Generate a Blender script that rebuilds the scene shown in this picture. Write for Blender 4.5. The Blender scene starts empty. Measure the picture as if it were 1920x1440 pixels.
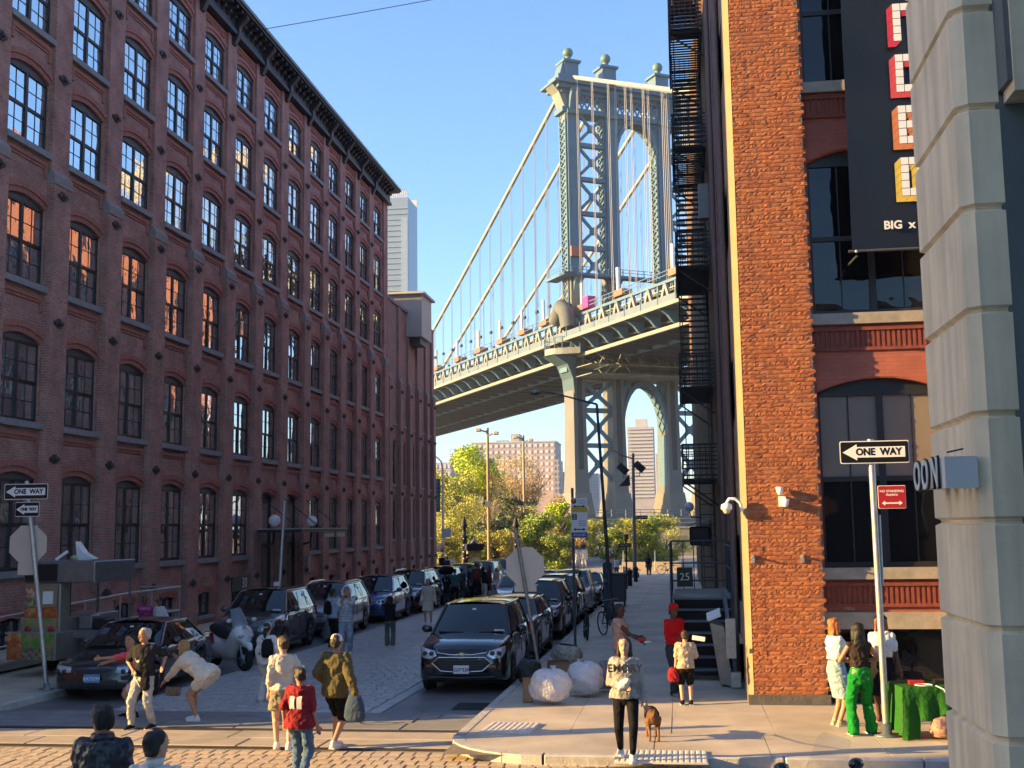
import bpy, math, random
from mathutils import Vector, Matrix, Quaternion
random.seed(7)
PI = math.pi
scene = bpy.context.scene
col = scene.collection

# ------------------------------------------------------------------ camera
CAM_H = 3.2
YAW, PITCH, ROLL, FPX = 0.13952, 0.12184, 0.014, 2200.0

def cam_axes():
    f = Vector((-math.sin(YAW)*math.cos(PITCH), math.cos(YAW)*math.cos(PITCH), math.sin(PITCH)))
    r = Vector((math.cos(YAW), math.sin(YAW), 0)); u = r.cross(f)
    c, s = math.cos(ROLL), math.sin(ROLL)
    return c*r - s*u, s*r + c*u, f
CR, CU, CF = cam_axes()
cam = bpy.data.cameras.new('camera')
cam.sensor_width = 36.0
cam.lens = 36.0*FPX/1920.0
cam.clip_start = 0.05
cam.clip_end = 8000
cam_ob = bpy.data.objects.new('camera', cam)
col.objects.link(cam_ob)
m = Matrix((CR, CU, -CF)).transposed().to_4x4()
m.translation = Vector((0, 0, CAM_H))
cam_ob.matrix_world = m
scene.camera = cam_ob

# ------------------------------------------------------------------ light
SUN_AZ, SUN_EL = math.radians(15), math.radians(14.5)   # shadows run along +X, a little towards +Y
world = bpy.data.worlds.new('World')
scene.world = world
world.use_nodes = True
wn = world.node_tree
sky = wn.nodes.new('ShaderNodeTexSky')
sky.sky_type = 'NISHITA'
sky.sun_disc = False
sky.sun_elevation = SUN_EL
sky.sun_rotation = math.radians(255)
sky.altitude = 0
sky.air_density = 1.0
sky.dust_density = 0.9
sky.ozone_density = 4.3
wn.links.new(sky.outputs[0], wn.nodes['Background'].inputs[0])
wn.nodes['Background'].inputs[1].default_value = 0.118
sun = bpy.data.lights.new('sun', 'SUN')
sun.energy = 5.0
sun.angle = math.radians(0.5)
sun.color = (1.0, 0.63, 0.22)
sun_ob = bpy.data.objects.new('sun', sun)
col.objects.link(sun_ob)
sun_ob.rotation_euler = Vector((math.cos(SUN_EL)*math.cos(SUN_AZ), math.cos(SUN_EL)*math.sin(SUN_AZ), -math.sin(SUN_EL))).to_track_quat('-Z', 'Y').to_euler()
sun_ob.location = (-60, -10, 60)
scene.view_settings.view_transform = 'Standard'
scene.view_settings.look = 'None'
scene.view_settings.exposure = 1.82
scene.view_settings.gamma = 1.0
scene.view_settings.use_curve_mapping = False
scene.cycles.max_bounces = 6
scene.cycles.diffuse_bounces = 4
scene.cycles.glossy_bounces = 3
scene.cycles.transmission_bounces = 3
scene.cycles.transparent_max_bounces = 6
scene.cycles.use_adaptive_sampling = True
scene.cycles.adaptive_threshold = 0.02
scene.cycles.use_denoising = True
scene.cycles.sample_clamp_indirect = 4.0

# ------------------------------------------------------------------ helpers
def gz(y):                        # the street falls gently towards the river
    return -0.008*min(max(y - 18.0, 0), 72)

def ray(px, py):
    return ((px - 960)/FPX)*CR - ((py - 720)/FPX)*CU + CF

def ground(px, py, off=0.0):      # where a point of the photograph meets the street
    d = ray(px, py); t = 20.0
    for _ in range(40):
        t = (gz(d.y*t) + off - CAM_H)/d.z
    return Vector((d.x*t, d.y*t, CAM_H + d.z*t))

def at_y(px, py, Y):
    d = ray(px, py); t = Y/d.y
    return Vector((d.x*t, Y, CAM_H + d.z*t))

def at_x(px, py, X):
    d = ray(px, py); t = X/d.x
    return Vector((X, d.y*t, CAM_H + d.z*t))

def tag(o, label=None, cat=None, group=None, kind=None):
    if label: o['label'] = label
    if cat: o['category'] = cat
    if group: o['group'] = group
    if kind: o['kind'] = kind
    return o

def link(name, data, parent=None, loc=(0, 0, 0), rot=(0, 0, 0), mat=None):
    o = bpy.data.objects.new(name, data)
    col.objects.link(o)
    o.location = loc
    o.rotation_euler = rot
    if parent is not None: o.parent = parent
    if mat is not None and data is not None and not data.materials: data.materials.append(mat)
    return o

def thing(name, label, cat, loc=(0, 0, 0), rz=0.0, group=None):
    o = link(name, None, None, loc, (0, 0, rz))
    o.empty_display_size = 0.2
    return tag(o, label, cat, group)

def copy_tree(o, parent=None):
    c = o.copy(); col.objects.link(c); c.parent = parent
    for ch in o.children: copy_tree(ch, c)
    return c

class MB:
    """collects simple shapes for one mesh"""
    def __init__(s): s.v, s.f, s.mi, s.sm, s.cur = [], [], [], [], 0
    def add(s, vs, fs, smooth=False):
        n = len(s.v); s.v += [tuple(p) for p in vs]
        for f in fs: s.f.append(tuple(i + n for i in f)); s.mi.append(s.cur); s.sm.append(smooth)
        return s
    def box(s, x0, x1, y0, y1, z0, z1):
        return s.add([(x0,y0,z0),(x1,y0,z0),(x1,y1,z0),(x0,y1,z0),(x0,y0,z1),(x1,y0,z1),(x1,y1,z1),(x0,y1,z1)],
                     [(3,2,1,0),(4,5,6,7),(0,1,5,4),(1,2,6,5),(2,3,7,6),(3,0,4,7)])
    def cbox(s, c, sx, sy, sz):
        return s.box(c[0]-sx/2, c[0]+sx/2, c[1]-sy/2, c[1]+sy/2, c[2]-sz/2, c[2]+sz/2)
    def chbox(s, x0, x1, y0, y1, z0, z1, b):
        """box with all long edges chamfered in plan and top"""
        ring = [(x0+b,y0),(x1-b,y0),(x1,y0+b),(x1,y1-b),(x1-b,y1),(x0+b,y1),(x0,y1-b),(x0,y0+b)]
        cx, cy = (x0+x1)/2, (y0+y1)/2
        def sh(k): return [(min(max(x,x0+k),x1-k), min(max(y,y0+k),y1-k)) for x, y in ring]
        vs = [(x,y,z0) for x,y in sh(b)] + [(x,y,z0+b) for x,y in ring] + [(x,y,z1-b) for x,y in ring] + [(x,y,z1) for x,y in sh(b)]
        fs = []
        for k in range(3):
            for i in range(8):
                j = (i+1) % 8; fs.append((k*8+i, k*8+j, k*8+8+j, k*8+8+i))
        fs += [tuple(range(7,-1,-1)), tuple(range(24,32))]
        return s.add(vs, fs)
    def bar(s, p, q, w, h=None, up=(0,0,1)):
        """rectangular bar between two points: w across, h along up"""
        h = w if h is None else h
        p, q = Vector(p), Vector(q); d = (q-p).normalized(); up = Vector(up)
        r = d.cross(up)
        if r.length < 1e-4: r = d.cross(Vector((0,1,0)))
        r.normalize(); t = r.cross(d)
        vs = []
        for e in (p, q):
            for a, b in ((-1,-1),(1,-1),(1,1),(-1,1)): vs.append(e + r*(a*w/2) + t*(b*h/2))
        return s.add(vs, [(3,2,1,0),(4,5,6,7),(0,1,5,4),(1,2,6,5),(2,3,7,6),(3,0,4,7)])
    def tube(s, pts, r, n=8, cap=True, smooth=True):
        pts = [Vector(p) for p in pts]; k = len(pts)
        rs = r if isinstance(r, (list, tuple)) else [r]*k
        rings = []; prev = None
        for i, p in enumerate(pts):
            d = (pts[min(i+1,k-1)] - pts[max(i-1,0)]).normalized()
            if prev is None:
                a = d.cross(Vector((0,0,1)))
                if a.length < 1e-3: a = d.cross(Vector((0,1,0)))
            else:
                a = prev - d*prev.dot(d)
            a.normalize(); prev = a; b = d.cross(a)
            rings.append([p + (a*math.cos(2*PI*j/n) + b*math.sin(2*PI*j/n))*rs[i] for j in range(n)])
        vs = [x for g in rings for x in g]; fs = []
        for i in range(k-1):
            for j in range(n):
                j2 = (j+1) % n; fs.append((i*n+j, i*n+j2, (i+1)*n+j2, (i+1)*n+j))
        s.add(vs, fs, smooth)
        if cap:
            s.add(rings[0], [tuple(range(n-1,-1,-1))]); s.add(rings[-1], [tuple(range(n))])
        return s
    def lathe(s, prof, n=16, c=(0,0,0), axis='z', smooth=True):
        vs, fs = [], []
        for r, h in prof:
            for j in range(n):
                a = 2*PI*j/n; x, y = r*math.cos(a), r*math.sin(a)
                vs.append((c[0]+x, c[1]+y, c[2]+h) if axis == 'z' else (c[0]+h, c[1]+x, c[2]+y) if axis == 'x' else (c[0]+y, c[1]+h, c[2]+x))
        for i in range(len(prof)-1):
            for j in range(n):
                j2 = (j+1) % n; fs.append((i*n+j, i*n+j2, (i+1)*n+j2, (i+1)*n+j))
        k = (len(prof)-1)*n
        if prof[0][0] > 1e-5: fs.append(tuple(range(n-1,-1,-1)))
        if prof[-1][0] > 1e-5: fs.append(tuple(range(k, k+n)))
        return s.add(vs, fs, smooth)
    def ball(s, c, rx, ry=None, rz=None, n=12, k=8):
        ry = rx if ry is None else ry; rz = rx if rz is None else rz
        vs, fs = [(c[0],c[1],c[2]-rz)], []
        for i in range(1, k):
            t = PI*i/k
            for j in range(n):
                a = 2*PI*j/n
                vs.append((c[0]+rx*math.sin(t)*math.cos(a), c[1]+ry*math.sin(t)*math.sin(a), c[2]-rz*math.cos(t)))
        vs.append((c[0],c[1],c[2]+rz)); e = len(vs)-1
        for j in range(n):
            j2 = (j+1) % n
            fs.append((0, 1+j2, 1+j))
            for i in range(k-2): fs.append((1+i*n+j, 1+i*n+j2, 1+(i+1)*n+j2, 1+(i+1)*n+j))
            fs.append((e, 1+(k-2)*n+j, 1+(k-2)*n+j2))
        return s.add(vs, fs, True)
    def prism(s, poly, f0, f1):
        """poly: list of 2d points; f0/f1 map a 2d point to the two end faces"""
        n = len(poly); vs = [f0(p) for p in poly] + [f1(p) for p in poly]
        fs = [tuple(range(n-1,-1,-1)), tuple(range(n, 2*n))] + [(i, (i+1) % n, n+(i+1) % n, n+i) for i in range(n)]
        return s.add(vs, fs)
    def grid(s, P, nu, nv, smooth=True):
        vs = [P(i/nu, j/nv) for j in range(nv+1) for i in range(nu+1)]
        fs = [(j*(nu+1)+i, j*(nu+1)+i+1, (j+1)*(nu+1)+i+1, (j+1)*(nu+1)+i) for j in range(nv) for i in range(nu)]
        return s.add(vs, fs, smooth)
    def mesh(s, name, mats):
        me = bpy.data.meshes.new(name)
        me.from_pydata(s.v, [], s.f)
        for mt in (mats if isinstance(mats, (list, tuple)) else [mats]): me.materials.append(mt)
        me.polygons.foreach_set('material_index', s.mi)
        me.polygons.foreach_set('use_smooth', s.sm)
        return me
    def build(s, name, mats, parent=None, loc=(0,0,0), rot=(0,0,0), fix=False):
        me = s.mesh(name, mats)
        if fix: fix_normals(me)
        return link(name, me, parent, loc, rot)
    def off(s, v):
        """shift everything (world -> local of a parent at v)"""
        s.v = [(a-v[0], b-v[1], c-v[2]) for a, b, c in s.v]; return s

import bmesh
def fix_normals(me):
    bm = bmesh.new(); bm.from_mesh(me); bmesh.ops.recalc_face_normals(bm, faces=bm.faces[:]); bm.to_mesh(me); bm.free()

def text_mesh(body, size, extrude=0.0, mat=None, align='CENTER', bold=0.0, sx=1.0, vcenter=True, res=3):
    """lettering as a flat mesh in the XZ plane facing -Y, centred"""
    c = bpy.data.curves.new('lettering', 'FONT'); c.body = body; c.size = size; c.extrude = extrude
    c.align_x = align; c.offset = bold; c.resolution_u = res
    if vcenter: c.align_y = 'CENTER'
    o = bpy.data.objects.new('lettering', c)
    me = bpy.data.meshes.new_from_object(o)
    bpy.data.objects.remove(o); bpy.data.curves.remove(c)
    for v in me.vertices:
        x, y, z = v.co; v.co = (x*sx, -z, y)
    me.name = 'lettering'
    me.materials.clear()
    if mat: me.materials.append(mat)
    return me

def bevel(o, w, seg=2, ang=35):
    b = o.modifiers.new('bevel', 'BEVEL'); b.width = w; b.segments = seg; b.limit_method = 'ANGLE'; b.angle_limit = math.radians(ang)
    b.harden_normals = False
    return o
# ------------------------------------------------------------------ materials
MATS = {}
def nodes_of(name):
    mt = bpy.data.materials.new(name); mt.use_nodes = True
    nt = mt.node_tree; return mt, nt, nt.nodes['Principled BSDF']

def rgb(c): return (c[0], c[1], c[2], 1.0)

def mat(name, c, rough=0.7, metal=0.0, var=0.12, scale=6.0, bump=0.0, bscale=40.0, spec=0.5, coat=0.0, coords='Object', alpha=1.0, emit=None, stretch=None, dist=0.02, wear=0):
    """plain procedural material: colour mottled by noise, optional fine relief"""
    if name in MATS: return MATS[name]
    mt, nt, b = nodes_of(name); L = nt.links
    tc = nt.nodes.new('ShaderNodeTexCoord')
    src = tc.outputs[coords]
    if stretch:
        mp = nt.nodes.new('ShaderNodeMapping'); mp.inputs['Scale'].default_value = stretch
        L.new(src, mp.inputs[0]); src = mp.outputs[0]
    if var > 0:
        n = nt.nodes.new('ShaderNodeTexNoise'); n.inputs['Scale'].default_value = scale; n.inputs['Detail'].default_value = 5
        n.inputs['Roughness'].default_value = 0.65
        L.new(src, n.inputs['Vector'])
        r = nt.nodes.new('ShaderNodeValToRGB')
        r.color_ramp.elements[0].position = 0.28; r.color_ramp.elements[1].position = 0.74
        r.color_ramp.elements[0].color = rgb([x*(1-var) for x in c]); r.color_ramp.elements[1].color = rgb([min(x*(1+var), 1) for x in c])
        L.new(n.outputs['Fac'], r.inputs[0]); L.new(r.outputs[0], b.inputs['Base Color'])
    else:
        b.inputs['Base Color'].default_value = rgb(c)
    if wear and var > 0:                        # gum spots, fine cracks and streaks of dirt
        col_out = r.outputs[0]
        for sc_, lo, hi, feat, dark in ((2.6, .03, .055, 'F1', .66), (5.3, .03, .06, 'F1', .78)) if wear == 1 else ():
            vo = nt.nodes.new('ShaderNodeTexVoronoi'); vo.feature = feat; vo.inputs['Scale'].default_value = sc_; L.new(src, vo.inputs['Vector'])
            mr = nt.nodes.new('ShaderNodeMapRange'); mr.inputs[1].default_value = lo; mr.inputs[2].default_value = hi; mr.inputs[3].default_value = dark; mr.inputs[4].default_value = 1; L.new(vo.outputs['Distance'], mr.inputs[0])
            mx = nt.nodes.new('ShaderNodeMix'); mx.data_type = 'RGBA'; mx.blend_type = 'MULTIPLY'; mx.inputs['Factor'].default_value = 1
            L.new(col_out, mx.inputs[6]); L.new(mr.outputs[0], mx.inputs[7]); col_out = mx.outputs[2]
        mp2 = nt.nodes.new('ShaderNodeMapping'); mp2.inputs['Scale'].default_value = (5, 5, .5) if wear == 2 else (.5, .5, .5); L.new(tc.outputs[coords], mp2.inputs[0])
        n3 = nt.nodes.new('ShaderNodeTexNoise'); n3.inputs['Scale'].default_value = 1.0; n3.inputs['Detail'].default_value = 6; L.new(mp2.outputs[0], n3.inputs['Vector'])
        mr = nt.nodes.new('ShaderNodeMapRange'); mr.inputs[1].default_value = .35; mr.inputs[2].default_value = .6; mr.inputs[3].default_value = .80; mr.inputs[4].default_value = 1.03; L.new(n3.outputs['Fac'], mr.inputs[0])
        mx = nt.nodes.new('ShaderNodeMix'); mx.data_type = 'RGBA'; mx.blend_type = 'MULTIPLY'; mx.inputs['Factor'].default_value = 1
        L.new(col_out, mx.inputs[6]); L.new(mr.outputs[0], mx.inputs[7]); L.new(mx.outputs[2], b.inputs['Base Color'])
    b.inputs['Roughness'].default_value = rough
    b.inputs['Metallic'].default_value = metal
    b.inputs['Specular IOR Level'].default_value = spec
    b.inputs['Coat Weight'].default_value = coat
    b.inputs['Coat Roughness'].default_value = 0.04
    if bump > 0:
        n2 = nt.nodes.new('ShaderNodeTexNoise'); n2.inputs['Scale'].default_value = bscale; n2.inputs['Detail'].default_value = 4
        L.new(src, n2.inputs['Vector'])
        bp = nt.nodes.new('ShaderNodeBump'); bp.inputs['Strength'].default_value = bump; bp.inputs['Distance'].default_value = dist
        L.new(n2.outputs['Fac'], bp.inputs['Height']); L.new(bp.outputs[0], b.inputs['Normal'])
    if emit:
        b.inputs['Emission Color'].default_value = rgb(emit[0]); b.inputs['Emission Strength'].default_value = emit[1]
    if alpha < 1: b.inputs['Alpha'].default_value = alpha
    MATS[name] = mt
    return mt

def brick_mat(name, c1, c2, mortar, axes='yz', bw=0.22, bh=0.075, ms=0.011, bump=0.5, var=0.35, rough=0.85, stain=0.25, bias=0.0):
    """brickwork: axes picks the two object axes that the courses run in"""
    if name in MATS: return MATS[name]
    mt, nt, b = nodes_of(name); L = nt.links
    tc = nt.nodes.new('ShaderNodeTexCoord'); sp = nt.nodes.new('ShaderNodeSeparateXYZ'); L.new(tc.outputs['Object'], sp.inputs[0])
    cb = nt.nodes.new('ShaderNodeCombineXYZ')
    idx = {'x': 0, 'y': 1, 'z': 2}
    if axes == 'both':      # walls that turn corners: run along x + y
        ad = nt.nodes.new('ShaderNodeMath'); ad.operation = 'ADD'; L.new(sp.outputs[0], ad.inputs[0]); L.new(sp.outputs[1], ad.inputs[1])
        L.new(ad.outputs[0], cb.inputs[0]); L.new(sp.outputs[2], cb.inputs[1])
    else:
        L.new(sp.outputs[idx[axes[0]]], cb.inputs[0]); L.new(sp.outputs[idx[axes[1]]], cb.inputs[1])
    br = nt.nodes.new('ShaderNodeTexBrick'); L.new(cb.outputs[0], br.inputs['Vector'])
    br.inputs['Scale'].default_value = 1.0; br.inputs['Brick Width'].default_value = bw; br.inputs['Row Height'].default_value = bh
    br.inputs['Mortar Size'].default_value = ms; br.inputs['Mortar Smooth'].default_value = 0.3; br.inputs['Bias'].default_value = bias
    br.inputs['Color1'].default_value = rgb(c1); br.inputs['Color2'].default_value = rgb(c2); br.inputs['Mortar'].default_value = rgb(mortar)
    n = nt.nodes.new('ShaderNodeTexNoise'); n.inputs['Scale'].default_value = 0.9; n.inputs['Detail'].default_value = 9; n.inputs['Roughness'].default_value = 0.75
    L.new(tc.outputs['Object'], n.inputs['Vector'])
    mr = nt.nodes.new('ShaderNodeMapRange'); mr.inputs[1].default_value = 0.3; mr.inputs[2].default_value = 0.7
    mr.inputs[3].default_value = 1 - stain; mr.inputs[4].default_value = 1 + stain
    L.new(n.outputs['Fac'], mr.inputs[0])
    mx = nt.nodes.new('ShaderNodeMix'); mx.data_type = 'RGBA'; mx.blend_type = 'MULTIPLY'; mx.inputs['Factor'].default_value = 1
    L.new(br.outputs['Color'], mx.inputs[6]); L.new(mr.outputs[0], mx.inputs[7]); L.new(mx.outputs[2], b.inputs['Base Color'])
    b.inputs['Roughness'].default_value = rough
    bp = nt.nodes.new('ShaderNodeBump'); bp.inputs['Strength'].default_value = bump; bp.inputs['Distance'].default_value = 0.012; bp.invert = True
    L.new(br.outputs['Fac'], bp.inputs['Height']); L.new(bp.outputs[0], b.inputs['Normal'])
    MATS[name] = mt
    return mt

def glass_mat(name, c=(0.62, 0.64, 0.66), wob=0.012, wscale=1.6, rough=0.015, ior=1.52, spec=0.5, metal=0.9):
    """window glass over a dark room: sharp reflection, slightly wavy"""
    if name in MATS: return MATS[name]
    mt, nt, b = nodes_of(name); L = nt.links
    b.inputs['Base Color'].default_value = rgb(c); b.inputs['Roughness'].default_value = rough; b.inputs['IOR'].default_value = ior
    b.inputs['Specular IOR Level'].default_value = spec; b.inputs['Metallic'].default_value = metal
    if wob > 0:
        tc = nt.nodes.new('ShaderNodeTexCoord'); n = nt.nodes.new('ShaderNodeTexNoise'); n.inputs['Scale'].default_value = wscale; n.inputs['Detail'].default_value = 2
        oi = nt.nodes.new('ShaderNodeObjectInfo'); vm = nt.nodes.new('ShaderNodeVectorMath'); vm.operation = 'ADD'
        L.new(tc.outputs['Object'], vm.inputs[0]); L.new(oi.outputs['Location'], vm.inputs[1]); L.new(vm.outputs[0], n.inputs['Vector'])
        bp = nt.nodes.new('ShaderNodeBump'); bp.inputs['Strength'].default_value = 1.0; bp.inputs['Distance'].default_value = wob
        L.new(n.outputs['Fac'], bp.inputs['Height']); L.new(bp.outputs[0], b.inputs['Normal'])
    MATS[name] = mt
    return mt

def cloth(name, c, var=0.12): return mat('cloth_' + name, c, 0.9, var=var, scale=11, bump=0.8, bscale=10, spec=0.15, dist=0.05)
def paint(name, c, rough=0.22, metal=0.0): return mat('car_paint_' + name, c, rough, metal, var=0.03, scale=2, coat=1.0)

M_BRICK_L = brick_mat('brick_dark_red', (0.47, 0.215, 0.165), (0.34, 0.15, 0.12), (0.37, 0.30, 0.26), 'both', 0.21, 0.073, 0.012, 0.9, stain=0.42)
M_BRICK_ANNEX = brick_mat('brick_brown', (0.37, 0.215, 0.175), (0.27, 0.16, 0.135), (0.33, 0.26, 0.23), 'both', 0.21, 0.073, 0.010, 0.6)
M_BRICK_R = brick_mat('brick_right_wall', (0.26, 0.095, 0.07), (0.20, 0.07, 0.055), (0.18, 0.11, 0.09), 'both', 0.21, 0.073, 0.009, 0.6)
M_BRICK_SMOOTH = brick_mat('brick_painted', (0.38, 0.115, 0.072), (0.32, 0.098, 0.064), (0.28, 0.09, 0.065), 'both', 0.21, 0.073, 0.007, 0.35, stain=0.2)
M_BRICK_TRIM = mat('brick_trim', (0.36, 0.15, 0.115), 0.85, var=0.3, scale=9, bump=0.4, bscale=30)
M_STONE_SILL = mat('bluestone', (0.27, 0.275, 0.285), 0.8, var=0.25, scale=5, bump=0.3, bscale=25)
M_STONE_CAP = mat('cap_stone', (0.27, 0.25, 0.24), 0.85, var=0.2, scale=5)
M_FRAME = mat('window_frame_paint', (0.016, 0.019, 0.022), 0.5, var=0.1)
M_HEAD = mat('window_head_paint', (0.075, 0.08, 0.085), 0.6, var=0.2)
M_GLASS = glass_mat('window_glass')
M_GLASS_R = glass_mat('window_glass_dark', (0.006, 0.007, 0.009), 0.02, 1.2, metal=0)
M_IRON = mat('black_iron', (0.014, 0.014, 0.016), 0.55, var=0.2, scale=12)
M_IRON2 = mat('dark_grey_iron', (0.055, 0.06, 0.068), 0.5, var=0.2, scale=12)
M_ANCHOR = mat('anchor_iron', (0.045, 0.038, 0.038), 0.7, var=0.3, scale=10)
M_CORNICE = mat('cornice_paint', (0.030, 0.033, 0.040), 0.55, var=0.25, scale=3)
M_CORNICE_TOP = mat('cornice_lead', (0.17, 0.165, 0.15), 0.6, var=0.2, scale=2)
M_STEEL = mat('galvanised_steel', (0.46, 0.46, 0.45), 0.42, 0.75, var=0.18, scale=8)
M_STEEL_D = mat('dull_steel', (0.26, 0.265, 0.27), 0.42, 0.7, var=0.2, scale=8)
M_WHITE = mat('white_paint', (0.78, 0.78, 0.76), 0.5, var=0.05)
M_BLACK = mat('black_paint', (0.010, 0.010, 0.011), 0.5, var=0.1)
M_SIGNBLACK = mat('sign_black', (0.008, 0.008, 0.010), 0.35, var=0.05)
M_ALU = mat('aluminium_sign_back', (0.52, 0.47, 0.41), 0.5, 0.35, var=0.08, scale=3)
M_RED = mat('sign_red', (0.36, 0.012, 0.022), 0.45, var=0.05)
M_RUBBER = mat('rubber', (0.012, 0.012, 0.013), 0.85, var=0.2, scale=20)
M_CHROME = mat('chrome', (0.62, 0.62, 0.63), 0.12, 1.0, var=0.05)
M_CAR_GLASS = glass_mat('car_glass', (0.007, 0.009, 0.011), 0.0, rough=0.02, ior=1.7, metal=0)
M_ASPHALT = mat('asphalt', (0.15, 0.15, 0.152), 0.5, var=0.35, scale=1.2, bump=0.4, bscale=60, wear=1)
M_CONCRETE = mat('pavement_concrete', (0.53, 0.46, 0.355), 0.62, var=0.22, scale=0.9, bump=0.25, bscale=50, wear=1)
M_KERB = mat('kerb_stone', (0.45, 0.43, 0.40), 0.85, var=0.25, scale=4, bump=0.4, bscale=30)
M_SETT = mat('granite_setts', (0.44, 0.43, 0.41), 0.42, var=0.3, scale=3.2, bump=0.3, bscale=45)
M_PAVER = mat('stone_pavers', (0.47, 0.37, 0.26), 0.85, var=0.25, scale=2.5, bump=0.5, bscale=45)
M_JOINT = mat('joint_sand', (0.20, 0.165, 0.125), 0.95, var=0.3, scale=5)
M_GREYSTONE = mat('painted_stone', (0.86, 0.72, 0.50), 0.8, var=0.12, scale=1.7, bump=0.35, bscale=9, wear=2)
M_STUCCO = mat('grey_stucco', (0.135, 0.155, 0.155), 0.85, var=0.12, scale=2.0, bump=0.5, bscale=11)
M_BRIDGE = mat('bridge_blue_paint', (0.075, 0.155, 0.225), 0.6, var=0.14, scale=0.25)
M_BRIDGE_L = mat('bridge_sunlit_paint', (0.20, 0.215, 0.20), 0.6, var=0.15, scale=0.3)  # bridge paint made paler: sunlight on the deck side put into the colour
M_BRIDGE_D = mat('bridge_dark_shaded_steel', (0.035, 0.045, 0.055), 0.7, var=0.2, scale=0.3)  # dark steel, with the shade under the deck put into the colour
M_CABLE = mat('bridge_cable', (0.33, 0.325, 0.31), 0.6, var=0.08, scale=0.3)
M_GRANITE = mat('bridge_granite', (0.17, 0.165, 0.15), 0.85, var=0.15, scale=0.4)
M_VERDIGRIS = mat('verdigris', (0.09, 0.175, 0.16), 0.6, var=0.25, scale=0.8)
M_ORANGE = mat('orange_hoarding', (0.38, 0.12, 0.075), 0.7, var=0.2, scale=0.6)
# ------------------------------------------------------------------ ground, streets, pavements
YS = [-60, 0, 18, 30, 42, 54, 66, 78, 90, 130, 260, 600, 3500]
KX_R, KX_L, KY_R = -3.45, -12.4, 16.3      # kerb lines: right side, left side, cross street

def sheet(name, x0, x1, ys, dz, m, kind='structure', xs=None):
    mb = MB(); xs = xs or [x0, x1]; n = len(xs)
    vs = [(x, y, gz(y) + dz) for y in ys for x in xs]
    fs = [(j*n+i, j*n+i+1, (j+1)*n+i+1, (j+1)*n+i) for j in range(len(ys)-1) for i in range(n-1)]
    return tag(mb.add(vs, fs).build(name, m), kind=kind)

sheet('ground', -2500, 2500, YS, -0.035, mat('ground_soil', (0.12, 0.115, 0.10), 0.95, var=0.3, scale=0.05))
road_ys = [18.95, 30, 42, 54, 66, 78, 90, 96]
sheet('road', KX_L - 0.1, KX_R + 0.1, road_ys, -0.006, M_ASPHALT)
sheet('cross_street', -70, 45, [5.5, 18, 18.95], -0.012, M_JOINT)
sheet('plaza', -40, 25, [96, 130, 175], 0.0, mat('plaza_paving', (0.30, 0.275, 0.24), 0.9, var=0.2, scale=0.4))

# granite setts of the carriageway (nobody could count them)
def sett(mb, x0, x1, y0, y1, z, t=0.0, b=0.012):
    a, c = random.uniform(-.003, .003), random.uniform(-.003, .003)
    mb.add([(x0,y0,z-.03),(x1,y0,z-.03),(x1,y1,z-.03),(x0,y1,z-.03),
            (x0+b,y0+b,z+a),(x1-b,y0+b,z+c),(x1-b,y1-b,z+c),(x0+b,y1-b,z+a)],
           [(4,5,6,7),(0,1,5,4),(1,2,6,5),(2,3,7,6),(3,0,4,7)])
mb = MB(); y = 20.6; k = 0
while y < 58:
    d = 0.125 if y < 40 else 0.25
    w = 0.25 if y < 40 else 0.5
    x = -10.35 - (w/2 if k % 2 else 0)
    while x < -5.62:
        ww = w*random.uniform(.85, 1.15)
        sett(mb, x+.005, min(x+ww, -5.6)-.005, y+.005, y+d-.005, gz(y) + random.uniform(.006, .012))
        x += ww
    y += d; k += 1
tag(mb.build('setts', M_SETT), 'grey granite setts paving the middle of the sloping street', 'setts', kind='stuff')
sheet('lane_edge', -5.58, -5.34, [20.6, 30, 42, 54, 66, 78, 90], 0.006, mat('edge_stone', (0.45, 0.44, 0.43), .85, var=.2, scale=4))
sheet('sett_lane', -10.4, -5.58, [57.9, 66, 78, 90], 0.004, M_SETT)

# crossing: flagstones between the tram rails
fl = tag(link('crossing_flags', None), kind='structure')
k = 0; x = -16.0
while x < -3.35:
    w = random.uniform(1.1, 1.9)
    if x+w > -4.2: w = -3.3-x
    for y0, y1 in ((17.42, 18.06), (18.09, 18.72)):
        mb = MB(); mb.chbox(x+.012-(.4 if y0 > 18 and x > -15 else 0), x+w-.012-(.4 if y0 > 18 and x+w < -3.4 else 0), y0, y1, -.05, random.uniform(.0, .007), .012)
        mb.build('flagstone', mat('flagstone', (0.46, 0.39, 0.30), .75, var=.22, scale=1.6, bump=.3, bscale=30, wear=1), fl)
    x += w
for y0 in (19.0, 19.65, 20.15):          # stone band before the carriageway, its shade put into a darker colour
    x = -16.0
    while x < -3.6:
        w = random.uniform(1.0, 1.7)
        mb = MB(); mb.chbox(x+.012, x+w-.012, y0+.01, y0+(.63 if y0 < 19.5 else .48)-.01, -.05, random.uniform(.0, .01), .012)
        mb.build('flagstone', mat('flagstone_shade', (0.22, 0.215, 0.21), .85, var=.22, scale=1.6, bump=.3, bscale=30), fl); x += w
for yy, l in ((17.27, 'worn steel tram rail nearer the stone pavers'), (18.84, 'worn steel tram rail beside the shaded stone band')):
    mb = MB()
    mb.box(-60, -3.1 if yy > 18 else 40, yy-.035, yy+.025, -.1, .006); mb.box(-60, -3.1 if yy > 18 else 40, yy+.065, yy+.09, -.1, .004)
    tag(mb.build('tram_rail', mat('rail_steel', (0.10, 0.085, 0.07), .45, .6, var=.3, scale=3)), l, 'rail', 'tram rails across the street')

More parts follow.
